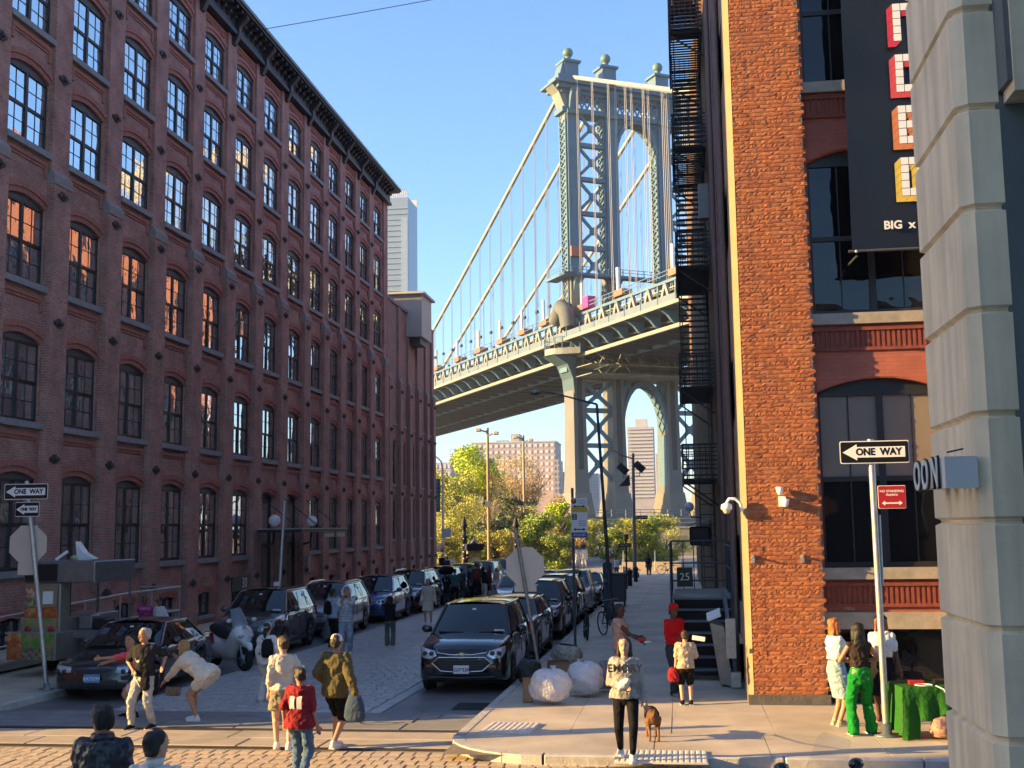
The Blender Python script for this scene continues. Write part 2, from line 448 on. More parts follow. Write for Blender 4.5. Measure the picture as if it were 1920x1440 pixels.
# stone pavers of the cross street: the nearest 300 in view one by one, the rest as one mass
pv = tag(link('paver_field', None), kind='structure')
rest = MB(); shared = []
for i in range(8):
    mb = MB(); sett(mb, -.095, .095, -.14, .14, 0, b=.008); shared.append(mb.mesh('paver', M_PAVER))
cnt = 0; cells = []
for r in range(38):
    y = 17.10 - r*.295
    x = -28 + (.1 if r % 2 else 0)
    while x < 22:
        w = .2*random.uniform(.86, 1.14); cells.append((x, y, w)); x += w
near = [c for c in cells if -9.6 < c[0] < .6 and 15.2 < c[1]]
near.sort(key=lambda c: c[1] < 15.8)
ids = set(id(c) for c in near[:300])
for c in cells:
    x, y, w = c
    if id(c) in ids:
        o = link('paver', random.choice(shared), pv, (x+w/2, y-.14, random.uniform(.0, .007))); o.scale = ((w-.01)/.2, .97, 1)
    else:
        sett(rest, x+.005, x+w-.005, y-.285, y-.005, random.uniform(.0, .007), b=.008)
tag(rest.build('pavers', M_PAVER, pv), kind='stuff')

# pavements: slabs and kerb stones
def slab_run(root, x0, x1, nx, ys, dz, m, skip=None):
    w = (x1-x0)/nx
    for j in range(len(ys)-1):
        for i in range(nx):
            a, b = x0+i*w, x0+(i+1)*w
            if skip and skip(a, b, ys[j], ys[j+1]): continue
            mb = MB(); za, zb = gz(ys[j])+dz, gz(ys[j+1])+dz; e = random.uniform(-.004, .004)
            g = .0045
            mb.add([(a+g,ys[j]+g,za-.06),(b-g,ys[j]+g,za-.06),(b-g,ys[j+1]-g,zb-.06),(a+g,ys[j+1]-g,zb-.06),
                    (a+g,ys[j]+g,za+e),(b-g,ys[j]+g,za+e),(b-g,ys[j+1]-g,zb+e),(a+g,ys[j+1]-g,zb+e)],
                   [(4,5,6,7),(0,1,5,4),(1,2,6,5),(2,3,7,6),(3,0,4,7)])
            mb.build('slab', m, root)

def kerb_run(root, x0, x1, ys, dz, m):
    for j in range(len(ys)-1):
        mb = MB(); za, zb = gz(ys[j])+dz, gz(ys[j+1])+dz; g = .006
        y0, y1 = ys[j]+g, ys[j+1]-g; b = .018
        mb.add([(x0,y0,za-.3),(x1,y0,za-.3),(x1,y1,zb-.3),(x0,y1,zb-.3),(x0,y0,za-b),(x1,y0,za-b),(x1,y1,zb-b),(x0,y1,zb-b),
                (x0+b,y0,za),(x1-b,y0,za),(x1-b,y1,zb),(x0+b,y1,zb)],
               [(0,1,5,4),(1,2,6,5),(2,3,7,6),(3,0,4,7),(4,5,9,8),(5,6,10,9),(6,7,11,10),(7,4,8,11),(8,9,10,11)])
        mb.build('kerb_stone', m, root)

KH = 0.13
def frange(a, b, st):
    out = [a]
    while out[-1] + st < b - .3: out.append(out[-1] + st*random.uniform(.97, 1.03))
    return out + [b]

pr = tag(link('pavement_right', None), kind='structure')
RX0, RY0 = KX_R + .18, KY_R + .18
slab_run(pr, RX0, 1.30, 3, frange(18.1, 96, 1.55), KH, M_CONCRETE)
slab_run(pr, -.45, 23, 15, [RY0, 18.1], KH, M_CONCRETE)
slab_run(pr, 1.30, 23, 14, [18.1, 19.7, 21.4], KH, M_CONCRETE)
arc = [(-1.95 - 1.32*math.cos(t), 17.8 - 1.32*math.sin(t)) for t in [PI/2*i/8 for i in range(9)]]
poly = [(RX0, 18.09)] + arc + [(-.46, RY0), (-.46, 18.09)]
mb = MB(); mb.prism(poly, lambda p: (p[0], p[1], KH-.06), lambda p: (p[0], p[1], KH)); mb.build('slab', M_CONCRETE, pr, fix=True)
kerb_run(pr, KX_R, RX0 - .004, frange(17.85, 96, 1.7), KH + .004, M_KERB)
for i in range(4):                      # curved corner stones
    t0, t1 = PI/2*i/4 + .004, PI/2*(i+1)/4 - .004
    pts = [t0, (t0+t1)/2, t1]
    ring = [(-1.95 - 1.5*math.cos(t), 17.8 - 1.5*math.sin(t)) for t in pts] + [(-1.95 - 1.325*math.cos(t), 17.8 - 1.325*math.sin(t)) for t in reversed(pts)]
    mb = MB(); mb.prism(ring, lambda p: (p[0], p[1], -.2), lambda p: (p[0], p[1], KH + .003)); mb.build('kerb_stone', M_KERB, pr, fix=True)
x = -1.93
while x < 23:
    w = random.uniform(1.2, 1.9); mb = MB(); mb.chbox(x, x+w-.012, KY_R, KY_R+.175, -.2, KH+.004, .02); mb.build('kerb_stone', M_KERB, pr); x += w
pl = tag(link('pavement_left', None), kind='structure')
slab_run(pl, -17.0, KX_L - .18, 3, frange(17.6, 92, 1.6), KH, M_CONCRETE)
kerb_run(pl, KX_L - .176, KX_L, frange(17.6, 92, 1.7), KH + .004, M_KERB)
sheet('pavement_bed_right', KX_R+.1, 24, [16.4, 18, 30, 54, 90, 96], .108, M_JOINT)
sheet('pavement_bed_left', -17.0, KX_L-.05, [17.6, 18, 30, 54, 90], .108, M_JOINT)
mb = MB(); mb.box(KX_L-.01, KX_L+.9, 16.9, 17.6, -.2, .001)

# tactile pads, covers, grate, crack filler
def tactile(label, c, w, d, rz, n):
    t = thing('tactile_pad', label, 'tactile pad', (c[0], c[1], KH + .004), rz, 'ribbed tactile pads at the corner')
    MB().box(-w/2, w/2, -d/2, d/2, -.01, .012).build('plate', mat('tactile_white', (0.66, 0.62, 0.53), .7, var=.15, scale=5), t)
    for i in range(n):
        x = -w/2 + (i+.5)*w/n
        mb = MB(); mb.chbox(x-w/n*.3, x+w/n*.3, -d/2+.03, d/2-.03, .005, .019, .005); mb.build('rib', MATS['tactile_white'], t)
a = ground(957, 1366, KH); tactile('white ribbed tactile pad beside the kerb next to the plastic bags', (a.x, a.y), .78, .95, math.radians(-4), 9)
a = ground(1240, 1420, KH); tactile('white ribbed tactile pad under the feet of the dog walker', (a.x, a.y), 1.22, .85, 0, 16)
def manhole(label, px, py, r):
    g = ground(px, py); t = thing('manhole_cover', label, 'manhole cover', (g.x, g.y, g.z + .012), 0, 'iron covers in the roadway')
    MB().lathe([(r+.07, -.03), (r+.07, .004), (r+.012, .006), (r+.01, -.02)], 28).build('frame', M_IRON2, t)
    MB().lathe([(r, -.03), (r, .003), (0, .003)], 28).build('lid', mat('cover_iron', (.05, .045, .042), .6, .3, var=.4, scale=25, bump=.6, bscale=30), t)
manhole('round iron manhole cover behind the bending woman in white', 438, 1343, .36)
manhole('round iron manhole cover in front of the black car with the cross badge', 716, 1354, .34)
g = ground(893, 1325)
t = thing('drain_grate', 'dark iron drain grate in the gutter ahead of the black car', 'drain grate', (g.x, g.y, g.z + .004))
MB().box(-.42, .42, -.42, .42, -.05, -.004).build('frame', M_IRON2, t)
for i in range(9):
    MB().box(-.38, .38, -.38+i*.09, -.34+i*.09, -.02, .012).build('bar', M_IRON, t)
# ------------------------------------------------------------------ brick building on the left
def arch_pts(c, hw, zs, rise, n=8):
    return [(c-hw+2*hw*k/n, zs + rise*(1-((2*k/n-1))**2)) for k in range(n+1)]

def wall_strip(mb, P, s0, s1, z0, z1, ops, depth):
    """wall between s0..s1 with arched openings (c, half width, sill, spring, rise); P(s, z, d) -> 3d, d outward"""
    def quad(a, b, c, d): mb.add([P(*a), P(*b), P(*c), P(*d)], [(0,1,2,3)])
    z = z0
    for c, hw, zs, zp, rise in ops:
        zt = zp + rise + .02
        if zs > z: quad((s0,z,0),(s1,z,0),(s1,zs,0),(s0,zs,0))
        quad((s0,zs,0),(c-hw,zs,0),(c-hw,zt,0),(s0,zt,0)); quad((c+hw,zs,0),(s1,zs,0),(s1,zt,0),(c+hw,zt,0))
        ap = arch_pts(c, hw, zp, rise)
        for (a, za), (b, zb) in zip(ap, ap[1:]):
            quad((a,za,0),(b,zb,0),(b,zt,0),(a,zt,0)); quad((a,za,-depth),(b,zb,-depth),(b,zb,0),(a,za,0))
        quad((c-hw,zs,0),(c-hw,zs,-depth),(c-hw,zp,-depth),(c-hw,zp,0)); quad((c+hw,zs,-depth),(c+hw,zs,0),(c+hw,zp,0),(c+hw,zp,-depth))
        quad((c-hw,zs,-depth),(c-hw,zs,0),(c+hw,zs,0),(c+hw,zs,-depth))
        z = zt
    if z1 > z: quad((s0,z,0),(s1,z,0),(s1,z1,0),(s0,z1,0))

def pbox(mb, P, s0, s1, z0, z1, d0, d1):
    mb.add([P(s0,z0,d0),P(s1,z0,d0),P(s1,z0,d1),P(s0,z0,d1),P(s0,z1,d0),P(s1,z1,d0),P(s1,z1,d1),P(s0,z1,d1)],
           [(3,2,1,0),(4,5,6,7),(0,1,5,4),(1,2,6,5),(2,3,7,6),(3,0,4,7)])

def window_meshes(P, hw, h, rise, nx=2, nz=2, frame=M_FRAME, glass=M_GLASS, head=M_HEAD):
    """frame mesh and four sash panes for a window whose sill centre is the origin"""
    mb = MB(); f = .055; hs = h*.5
    pbox(mb, P, -hw, -hw+f, 0, h, -.02, .03); pbox(mb, P, hw-f, hw, 0, h, -.02, .03)
    pbox(mb, P, -.06, .06, .0, h, -.02, .035); pbox(mb, P, -hw+f, hw-f, 0, .09, -.02, .03)
    pbox(mb, P, -hw+f, -.07, h-.07, h, -.02, .05); pbox(mb, P, .07, hw-f, h-.07, h, -.02, .05)
    for sgn in (-1, 1):
        a, b = .06, hw-f
        lo, hi = (a, b) if sgn > 0 else (-b, -a)
        pbox(mb, P, lo, hi, hs-.045, hs+.045, -.02, .02)
        for k in range(1, nx):
            s = lo + (hi-lo)*k/nx; pbox(mb, P, s-.012, s+.012, .09, hs-.045, -.02, -.004); pbox(mb, P, s-.012, s+.012, hs+.045, h-.07, -.005, .016)
        for zz0, zz1, d in ((.09, hs-.045, -.025), (hs+.045, h-.07, -.005)):
            for k in range(1, nz):
                z = zz0 + (zz1-zz0)*k/nz; pbox(mb, P, lo, hi, z-.011, z+.011, d+.002, d+.02)
    mb.cur = 1
    ap = arch_pts(0, hw, h, rise, 6)
    for (a, za), (b, zb) in zip(ap, ap[1:]):
        mb.add([P(a,h,.03),P(b,h,.03),P(b,zb+.02,.03),P(a,za+.02,.03)], [(0,1,2,3)])
    fr = mb.mesh('window', [frame, head])
    panes = []
    for lo, hi in ((-hw+f, -.06), (.06, hw-f)):
        for z0, z1, d in ((.09, hs-.045, -.016), (hs+.045, h-.07, .004)):
            g = MB(); w2, h2 = (hi-lo)/2, (z1-z0)/2
            pbox(g, P, -w2, w2, -h2, h2, -.006, 0)
            panes.append((g.mesh('pane', glass), P((lo+hi)/2, (z0+z1)/2, d)))
    return fr, panes

def put_window(root, wm, loc, wob=.012):
    w = link('window', wm[0], root, loc)
    for me, p in wm[1]:
        link('pane', me, w, p, (random.uniform(-wob, wob)*.5, random.uniform(-wob, wob), random.uniform(-wob, wob)))
    return w

def arch_mesh(P, hw, rise, mtl, h1=.15, h2=.30):
    mb = MB(); n = 8
    for i, (o0, o1, pr_) in enumerate(((0.0, h1, .03), (h1, h2, .065))):
        e = o1*.9
        lo = [(s*(1+o0*.35/hw), z + o0) for s, z in arch_pts(0, hw, 0, rise, n)]
        hi = [(s*(1+o1*.35/hw), z + o1) for s, z in arch_pts(0, hw, 0, rise, n)]
        for k in range(n):
            (a, za), (b, zb), (c, zc), (d, zd) = lo[k], lo[k+1], hi[k+1], hi[k]
            vs = [P(a,za,0),P(b,zb,0),P(c,zc,0),P(d,zd,0),P(a,za,pr_),P(b,zb,pr_),P(c,zc,pr_),P(d,zd,pr_)]
            mb.add(vs, [(4,5,6,7),(0,1,5,4),(1,2,6,5),(2,3,7,6),(3,0,4,7)])
    return mb.mesh('brick_arch', mtl)

LX, LY0, LY1 = -17.0, 17.0, 67.2
LB = thing('brick_warehouse', 'long dark red brick warehouse with six rows of arched windows and black cornice', 'building', (LX, LY0, 0))
def PL(s, z, d): return (d, s, z)             # local: s along the street, d out of the wall
bays = [28.30, 31.40, 34.60, 37.72, 40.84, 44.0, 47.12, 50.3, 53.45, 56.35, 59.25, 62.15, 65.1]
bays = [28.30 - 3.13*k for k in (3, 2, 1)] + bays
HW = .99
floors = [(2.27, 2.36, .20), (6.16, 2.12, .20), (9.88, 2.12, .20), (13.63, 1.96, .20), (16.92, 1.96, .20), (20.20, 1.55, .18)]
edges = [LY0] + [(a+b)/2 for a, b in zip(bays, bays[1:])] + [LY1]
DOORS = (9, 10)                                # two bays with the doorways under the canopy
mb = MB()
for i, c in enumerate(bays):
    ops = []
    if i not in DOORS: ops.append((c-LY0, .62, .25, .98, .1))
    for k, (zs, h, rise) in enumerate(floors):
        if k == 0 and i in DOORS: ops.append((c-LY0, HW, .15, 4.62, .2))
        else: ops.append((c-LY0, HW, zs, zs+h, rise))
    wall_strip(mb, PL, edges[i]-LY0, edges[i+1]-LY0, -.6, 23.3, ops, .24)
L = LY1-LY0
mb.add([(0,0,-.6),(-25,0,-.6),(-25,0,23.3),(0,0,23.3)], [(0,1,2,3)]); mb.add([(0,L,-.6),(-25,L,-.6),(-25,L,23.3),(0,L,23.3)], [(3,2,1,0)])
mb.add([(0,0,23.28),(0,L,23.28),(-25,L,23.28),(-25,0,23.28)], [(3,2,1,0)]); mb.add([(-25,0,-.6),(-25,L,-.6),(-25,L,23.3),(-25,0,23.3)], [(0,1,2,3)])
mb.add([(-.25,0,-.6),(-.25,L,-.6),(-.25,L,23),(-.25,0,23)], [(0,1,2,3)])
mb.build('wall', M_BRICK_L, LB)
wms = [window_meshes(PL, HW, h, rise) for zs, h, rise in floors]
base_frame = MB(); pbox(base_frame, PL, -.62, -.55, 0, .8, -.02, .05); pbox(base_frame, PL, .55, .62, 0, .8, -.02, .05); pbox(base_frame, PL, -.03, .03, 0, .8, -.02, .05); pbox(base_frame, PL, -.55, .55, .74, .84, -.02, .05); pbox(base_frame, PL, -.55, .55, 0, .06, -.02, .05); pbox(base_frame, PL, -.55, .55, .38, .42, -.02, .04)
bf = base_frame.mesh('window', M_FRAME); bp_ = MB(); pbox(bp_, PL, -.55, .55, .06, .74, -.01, 0); bpm = bp_.mesh('pane', M_GLASS)
am = [arch_mesh(PL, HW, f[2], M_BRICK_TRIM) for f in floors]
abm = arch_mesh(PL, .62, .1, M_BRICK_TRIM, .12, .22)
s_ = MB(); pbox(s_, PL, -HW-.10, HW+.10, -.17, .0, -.2, .13); sill = s_.mesh('sill', M_STONE_SILL)
s_ = MB(); pbox(s_, PL, -.72, .72, -.14, .0, -.2, .10); sill_b = s_.mesh('sill', M_STONE_SILL)
s_ = MB(); pbox(s_, PL, -.98, .98, -.09, 0, -.02, .06); pbox(s_, PL, -.92, .92, -.17, -.09, -.02, .03)
pbox(s_, PL, -.98, -.86, -.42, -.09, -.02, .055); pbox(s_, PL, .86, .98, -.42, -.09, -.02, .055); band = s_.mesh('corbel_panel', M_BRICK_TRIM)
s_ = MB()
for k in range(13): pbox(s_, PL, -.93+k*.145, -.93+k*.145+.08, -.20, 0, -.02, .06)
pbox(s_, PL, -1.0, 1.0, 0, .08, -.02, .07); dent = s_.mesh('dentil_band', M_BRICK_TRIM)
for i, c in enumerate(bays):
    for k, (zs, h, rise) in enumerate(floors):
        s = c-LY0
        if k == 0 and i in DOORS:
            link('brick_arch', am[0], LB, (0, s, 4.62)); continue
        put_window(LB, wms[k], (-.085, s, zs))
        link('sill', sill, LB, (0, s, zs)); link('brick_arch', am[k], LB, (0, s, zs+h))
        if not (k == 0): link('corbel_panel', band, LB, (0, s, zs-.3))
    if i not in DOORS:
        w = link('window', bf, LB, (-.17, c-LY0, .25)); link('pane', bpm, w); link('sill', sill_b, LB, (0, c-LY0, .25)); link('brick_arch', abm, LB, (0, c-LY0, .98))
    link('dentil_band', dent, LB, (0, c-LY0, 22.45))

# pilasters with stone caps and iron anchor plates
def pil_mesh(w, L_pr=.20, U_pr=.11):
    mb = MB(); h = w/2
    pbox(mb, PL, -h, h, -.6, 12.85, -.02, L_pr); pbox(mb, PL, -h, h, 12.85, 23.2, -.02, U_pr)
    pbox(mb, PL, -h-.05, h+.05, 4.55, 4.75, -.02, .2) if False else None
    return mb.mesh('pilaster', M_BRICK_L)
pm = pil_mesh(.92)
mb = MB(); mb.add([PL(-.48,12.82,.225),PL(.48,12.82,.225),PL(.48,13.08,.225),PL(-.48,13.08,.225),PL(-.48,13.25,.108),PL(.48,13.25,.108),PL(-.48,12.82,0),PL(.48,12.82,0),PL(-.48,13.25,0),PL(.48,13.25,0)],
   [(0,1,2,3),(3,2,5,4),(0,3,4,8,6),(1,7,9,5,2),(1,0,6,7)]); capm = mb.mesh('pilaster_cap', M_STONE_CAP)
mb = MB()
prof = [(.78*a, .78*b) for a, b in [(-.34,0),(-.24,.085),(-.13,.10),(-.09,.16),(.09,.16),(.13,.10),(.24,.085),(.34,0),(.24,-.085),(.13,-.10),(.09,-.16),(-.09,-.16),(-.13,-.10),(-.24,-.085)]]
mb.prism(prof, lambda p: PL(p[0], p[1], 0), lambda p: PL(p[0], p[1], .045)); mb.ball((.06, 0, 0), .06, .075, .075, 10, 6); plate = mb.mesh('anchor_plate', M_ANCHOR)
fix_normals(plate)
for j, e in enumerate(edges[1:-1]):
    s = e-LY0
    link('pilaster', pm, LB, (0, s, 0)); link('pilaster_cap', capm, LB, (0, s, 0))
    for z, d in ((1.45, .20), (5.22, .20), (8.96, .20), (12.55, .20), (15.95, .11), (19.3, .11)): link('anchor_plate', plate, LB, (d, s, z))
for s in (.35, L-.35):
    link('pilaster', pm, LB, (0, s, 0)); link('pilaster_cap', capm, LB, (0, s, 0))
# cornice
mb = MB(); pbox(mb, PL, -.2, L+.25, 22.62, 22.78, -.1, .34); pbox(mb, PL, -.2, L+.25, 22.78, 23.25, -.1, .24); pbox(mb, PL, -.2, L+.25, 23.25, 23.42, -.1, .36)
pbox(mb, PL, -.3, L+.45, 23.42, 23.52, -.1, .80); mb.build('cornice', M_CORNICE, LB)
mb = MB(); pbox(mb, PL, -.35, L+.52, 23.52, 23.66, -.1, .87); pbox(mb, PL, -.3, L+.48, 23.66, 23.72, -.1, .80); mb.build('cornice_edge', M_CORNICE_TOP, LB)
def bracket(w, d0, d1, z0, z1):
    mb = MB(); pr_ = [(0, z0), (d0*.55, z0+.02), (d0, z0+(z1-z0)*.35), (d0*1.05, z0+(z1-z0)*.6), (d1, z1-.12), (d1, z1), (0, z1)]
    mb.prism(pr_, lambda p: PL(-w/2, p[1], p[0]), lambda p: PL(w/2, p[1], p[0])); me = mb.mesh('bracket', M_CORNICE); fix_normals(me); return me
bigb, smallb = bracket(.26, .40, .72, 22.25, 23.42), bracket(.15, .42, .70, 23.02, 23.42)
for j, e in enumerate(edges[1:-1]): link('cornice_bracket', bigb, LB, (0, e-LY0, 0))
for j in range(len(bays)):
    a, b = edges[j]-LY0, edges[j+1]-LY0
    for k in range(1, 6): link('modillion', smallb, LB, (.0, a+(b-a)*k/6, 0))
# street doorways under the glass canopy
for i in DOORS:
    s = bays[i]-LY0
    mb = MB(); pbox(mb, PL, -.95, .95, .0, .15, -1.2, .3); mb.build('door_step', M_STONE_SILL, LB, (0, s, 0))
    d = MB(); pbox(d, PL, -.97, -.85, .15, 4.7, -.24, -.16); pbox(d, PL, .85, .97, .15, 4.7, -.24, -.16); pbox(d, PL, -.85, .85, 2.55, 2.7, -.24, -.16); pbox(d, PL, -.05, .05, .15, 2.55, -.24, -.18); pbox(d, PL, -.85, .85, 4.35, 4.85, -.24, -.17)
    o = d.build('door', M_BLACK, LB, (0, s, 0))
    g = MB(); pbox(g, PL, -.83, -.05, .2, 2.55, -.24, -.21); pbox(g, PL, .05, .83, .2, 2.55, -.24, -.21); pbox(g, PL, -.83, .83, 2.7, 4.35, -.24, -.21); g.build('pane', M_GLASS, o)
mb = MB(); c0, c1 = 45.2-LY0, 51.6-LY0
pbox(mb, PL, c0, c1, 3.14, 3.26, .3, 2.15); o = mb.build('canopy', M_IRON, LB)
mb = MB(); pbox(mb, PL, c0-.02, c1+.02, 3.262, 3.30, .3, 2.19); mb.build('canopy_edge', mat('canopy_edge_paint', (.42, .41, .38), .5), o)
for a, b in ((.46, .82), (.52, .98)):
    pass
for a, b in ((c0+3.3, c0+4.7), (c0+5.0, c0+6.3)):
    mb = MB(); pbox(mb, PL, a, b, 2.92, 3.12, 2.06, 2.1); mb.build('canopy_sign', mat('sign_cream', (.56, .52, .42), .6), o)
for s in (c0+.3, (c0+c1)/2, c1-.3):
    MB().tube([PL(s, 4.55, .36), PL(s, 3.3, 1.95)], .022, 6).build('canopy_rod', M_IRON, o)
for i, s in enumerate((46.0-LY0, 50.9-LY0)):
    t = MB().tube([PL(s, 2.6, .36), PL(s, 2.7, .7), PL(s, 3.3, .75)], .05, 8).build('wall_lamp', M_IRON, LB)
    MB().ball(PL(s, 3.62, .75), .24, n=16, k=10).build('globe', mat('opal_globe', (.75, .76, .76), .3, var=.03), t)
mb = MB(); pbox(mb, PL, -.9, .9, 0, .55, 0, .05); o = mb.build('number_board', M_BLACK, LB, (.21, 43.7-LY0, .95))
mt_ = text_mesh('30', .55, 0, M_WHITE); link('lettering', mt_, o, (.056, .35, .27), (0, 0, PI/2))
mb = MB(); pbox(mb, PL, -.2, .2, -.35, .35, 0, .06); mb.build('wall_panel', mat('panel_grey', (.32, .31, .29), .6), LB, (.21, 52.1-LY0, 1.7))

# ------------------------------------------------------------------ lower brick annexe beyond it
AX0, AX1 = 67.25, 80.6
AB = thing('brick_annexe', 'narrow brown brick annexe of five bays at the end of the warehouse', 'building', (LX, AX0, 0))
ab = [AX0 + .55 + 2.6*(k+.5) for k in range(5)]
ae = [AX0] + [(a+b)/2 for a, b in zip(ab, ab[1:])] + [AX1]
mb = MB()
for i, c in enumerate(ab):
    ops = [(c-AX0, .45, .2, .9, .08), (c-AX0, .5, 2.6, 5.0, .14), (c-AX0, .5, 5.9, 8.4, .14)]
    wall_strip(mb, PL, ae[i]-AX0, ae[i+1]-AX0, -.7, 16.95, ops, .2)
LA = AX1-AX0
mb.add([(0,LA,-.7),(-22,LA,-.7),(-22,LA,16.95),(0,LA,16.95)], [(3,2,1,0)]); mb.add([(0,0,16.94),(0,LA,16.94),(-22,LA,16.94),(-22,0,16.94)], [(3,2,1,0)])
mb.add([(-.22,0,-.6),(-.22,LA,-.6),(-.22,LA,16.5),(-.22,0,16.5)], [(0,1,2,3)])
mb.build('wall', M_BRICK_ANNEX, AB)
mb = MB(); pbox(mb, PL, 0, LA+.1, 16.95, 17.15, -.4, .12); mb.build('coping', M_STONE_CAP, AB)
s_ = MB(); pbox(s_, PL, -.36, .36, -.7, 12.1, -.02, .24); pbox(s_, PL, -.36, .36, 12.1, 16.9, -.02, .12); apm = s_.mesh('pilaster', M_BRICK_ANNEX)
s_ = MB(); s_.add([PL(-.38,12.08,.26),PL(.38,12.08,.26),PL(.38,12.2,.26),PL(-.38,12.2,.26),PL(-.38,12.5,.122),PL(.38,12.5,.122),PL(-.38,12.08,0),PL(.38,12.08,0),PL(-.38,12.5,0),PL(.38,12.5,0)],
   [(0,1,2,3),(3,2,5,4),(0,3,4,8,6),(1,7,9,5,2),(1,0,6,7)]); acm = s_.mesh('pilaster_cap', M_STONE_CAP)
for e in [AX0+.4] + ae[1:-1] + [AX1-.36]:
    link('pilaster', apm, AB, (0, e-AX0, 0)); link('pilaster_cap', acm, AB, (0, e-AX0, 0))
    for z in (1.4, 5.35, 9.1, 11.6): link('anchor_plate', plate, AB, (.24, e-AX0, z))
aw = [window_meshes(PL, .5, 2.4, .14, 1, 1), window_meshes(PL, .5, 2.5, .14, 1, 1)]
s_ = MB(); pbox(s_, PL, -.6, .6, -.14, 0, -.2, .1); asill = s_.mesh('sill', M_STONE_CAP)
aam = arch_mesh(PL, .5, .14, M_BRICK_TRIM, .12, .22)
for c in ab:
    for k, zs in enumerate((2.6, 5.9)):
        put_window(AB, aw[k], (-.09, c-AX0, zs)); link('sill', asill, AB, (0, c-AX0, zs)); link('brick_arch', aam, AB, (0, c-AX0, zs+(2.4, 2.5)[k]))
    link('sill', asill, AB, (0, c-AX0, 9.6))
    w = MB(); pbox(w, PL, -.42, .42, .2, .9, -.18, -.16); w.build('pane', M_GLASS, AB, (0, c-AX0, 0))
bx = thing('roof_bulkhead', 'pale sheet metal lift housing overhanging the annexe roof', 'roof hut', (LX, 72.6, 15.2))
MB().box(-5, 1.02, 0, 3.0, .25, 3.0).build('housing', mat('sheet_metal', (.46, .45, .41), .6, .1, var=.1, scale=.8, stretch=(1, 8, 1)), bx)
MB().box(-5.2, 1.22, -.25, 3.3, 3.0, 3.14).build('roof', mat('sheet_roof', (.55, .54, .5), .6, var=.1), bx)
MB().box(-.4, .8, .5, 2.3, -.15, .25).build('bracket', M_IRON2, bx)
# ------------------------------------------------------------------ brick building on the right
RX, RY, RTOP = 1.18, 21.2, 24.0
RB = thing('corner_brick_building', 'corner brick building with rough orange pier, arched windows and fire escape side', 'building', (RX, RY, 0))
def PW(s, z, d): return (-d, s, z)             # street side: s away from camera, d towards the street
def PS(s, z, d): return (s, -d, z)             # cross street side: s to the right, d towards the camera
RL = 70.0
pys = [4.75*k for k in range(15)]
mb = MB(); fl_r = [(3.0, 2.2, .2), (6.6, 2.2, .2), (10.2, 2.2, .2), (13.8, 2.2, .2), (17.4, 2.2, .2), (21.0, 2.0, .2)]
for k in range(14):
    a, b = pys[k], pys[k+1]
    wall_strip(mb, PW, a, b, -.8, RTOP, [((a+b)/2+.5, .95, zs, zs+h, r) for zs, h, r in fl_r], .22)
mb.add([(.24, 0, -.8), (.24, pys[-1], -.8), (.24, pys[-1], RTOP), (.24, 0, RTOP)], [(0,1,2,3)])
mb.add([(0,pys[-1],-.8),(20,pys[-1],-.8),(20,pys[-1],RTOP),(0,pys[-1],RTOP)], [(0,1,2,3)])
mb.add([(0,0,RTOP-.01),(20,0,RTOP-.01),(20,pys[-1],RTOP-.01),(0,pys[-1],RTOP-.01)], [(0,1,2,3)])
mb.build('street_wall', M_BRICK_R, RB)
wr = [window_meshes(PW, .95, h, r, 2, 1, M_FRAME, M_GLASS_R) for zs, h, r in fl_r]
for k in range(14):
    for j, (zs, h, r) in enumerate(fl_r): put_window(RB, wr[j], (.2, (pys[k]+pys[k+1])/2+.5, zs))
M_TRIM_R = mat('corner_trim_paint', (.27, .21, .125), .75, var=.12, scale=2.5)
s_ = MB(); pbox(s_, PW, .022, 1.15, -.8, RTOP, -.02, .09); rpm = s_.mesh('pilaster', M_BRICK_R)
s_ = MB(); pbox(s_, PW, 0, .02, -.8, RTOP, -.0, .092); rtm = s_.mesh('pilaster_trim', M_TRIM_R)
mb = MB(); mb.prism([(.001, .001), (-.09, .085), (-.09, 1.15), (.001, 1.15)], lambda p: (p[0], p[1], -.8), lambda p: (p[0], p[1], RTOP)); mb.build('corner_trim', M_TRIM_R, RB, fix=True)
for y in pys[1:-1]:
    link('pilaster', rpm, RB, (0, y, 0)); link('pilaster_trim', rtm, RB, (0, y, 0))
# downpipes and conduits on the shaded side, entry door
for y, r in ((3.2, .05), (7.9, .04), (16.2, .05)):
    MB().tube([PW(y, -.1, .1), PW(y, 24, .1)], r, 8).build('downpipe', mat('pipe_brown', (.15, .10, .09), .6), RB)
d = MB(); pbox(d, PW, 5.6, 7.3, 1.7, 4.1, .0, .05); d.build('door', M_IRON2, RB)
s_ = MB(); pbox(s_, PW, 1.6, 1.95, 1.15, 1.75, .0, .1); s_.build('meter_box', mat('meter_grey', (.20, .205, .2), .5, .3), RB)
s_ = MB(); pbox(s_, PW, 1.9, 2.2, .95, 1.12, .0, .12); s_.build('socket_box', mat('socket_yellow', (.36, .33, .2), .6), RB)

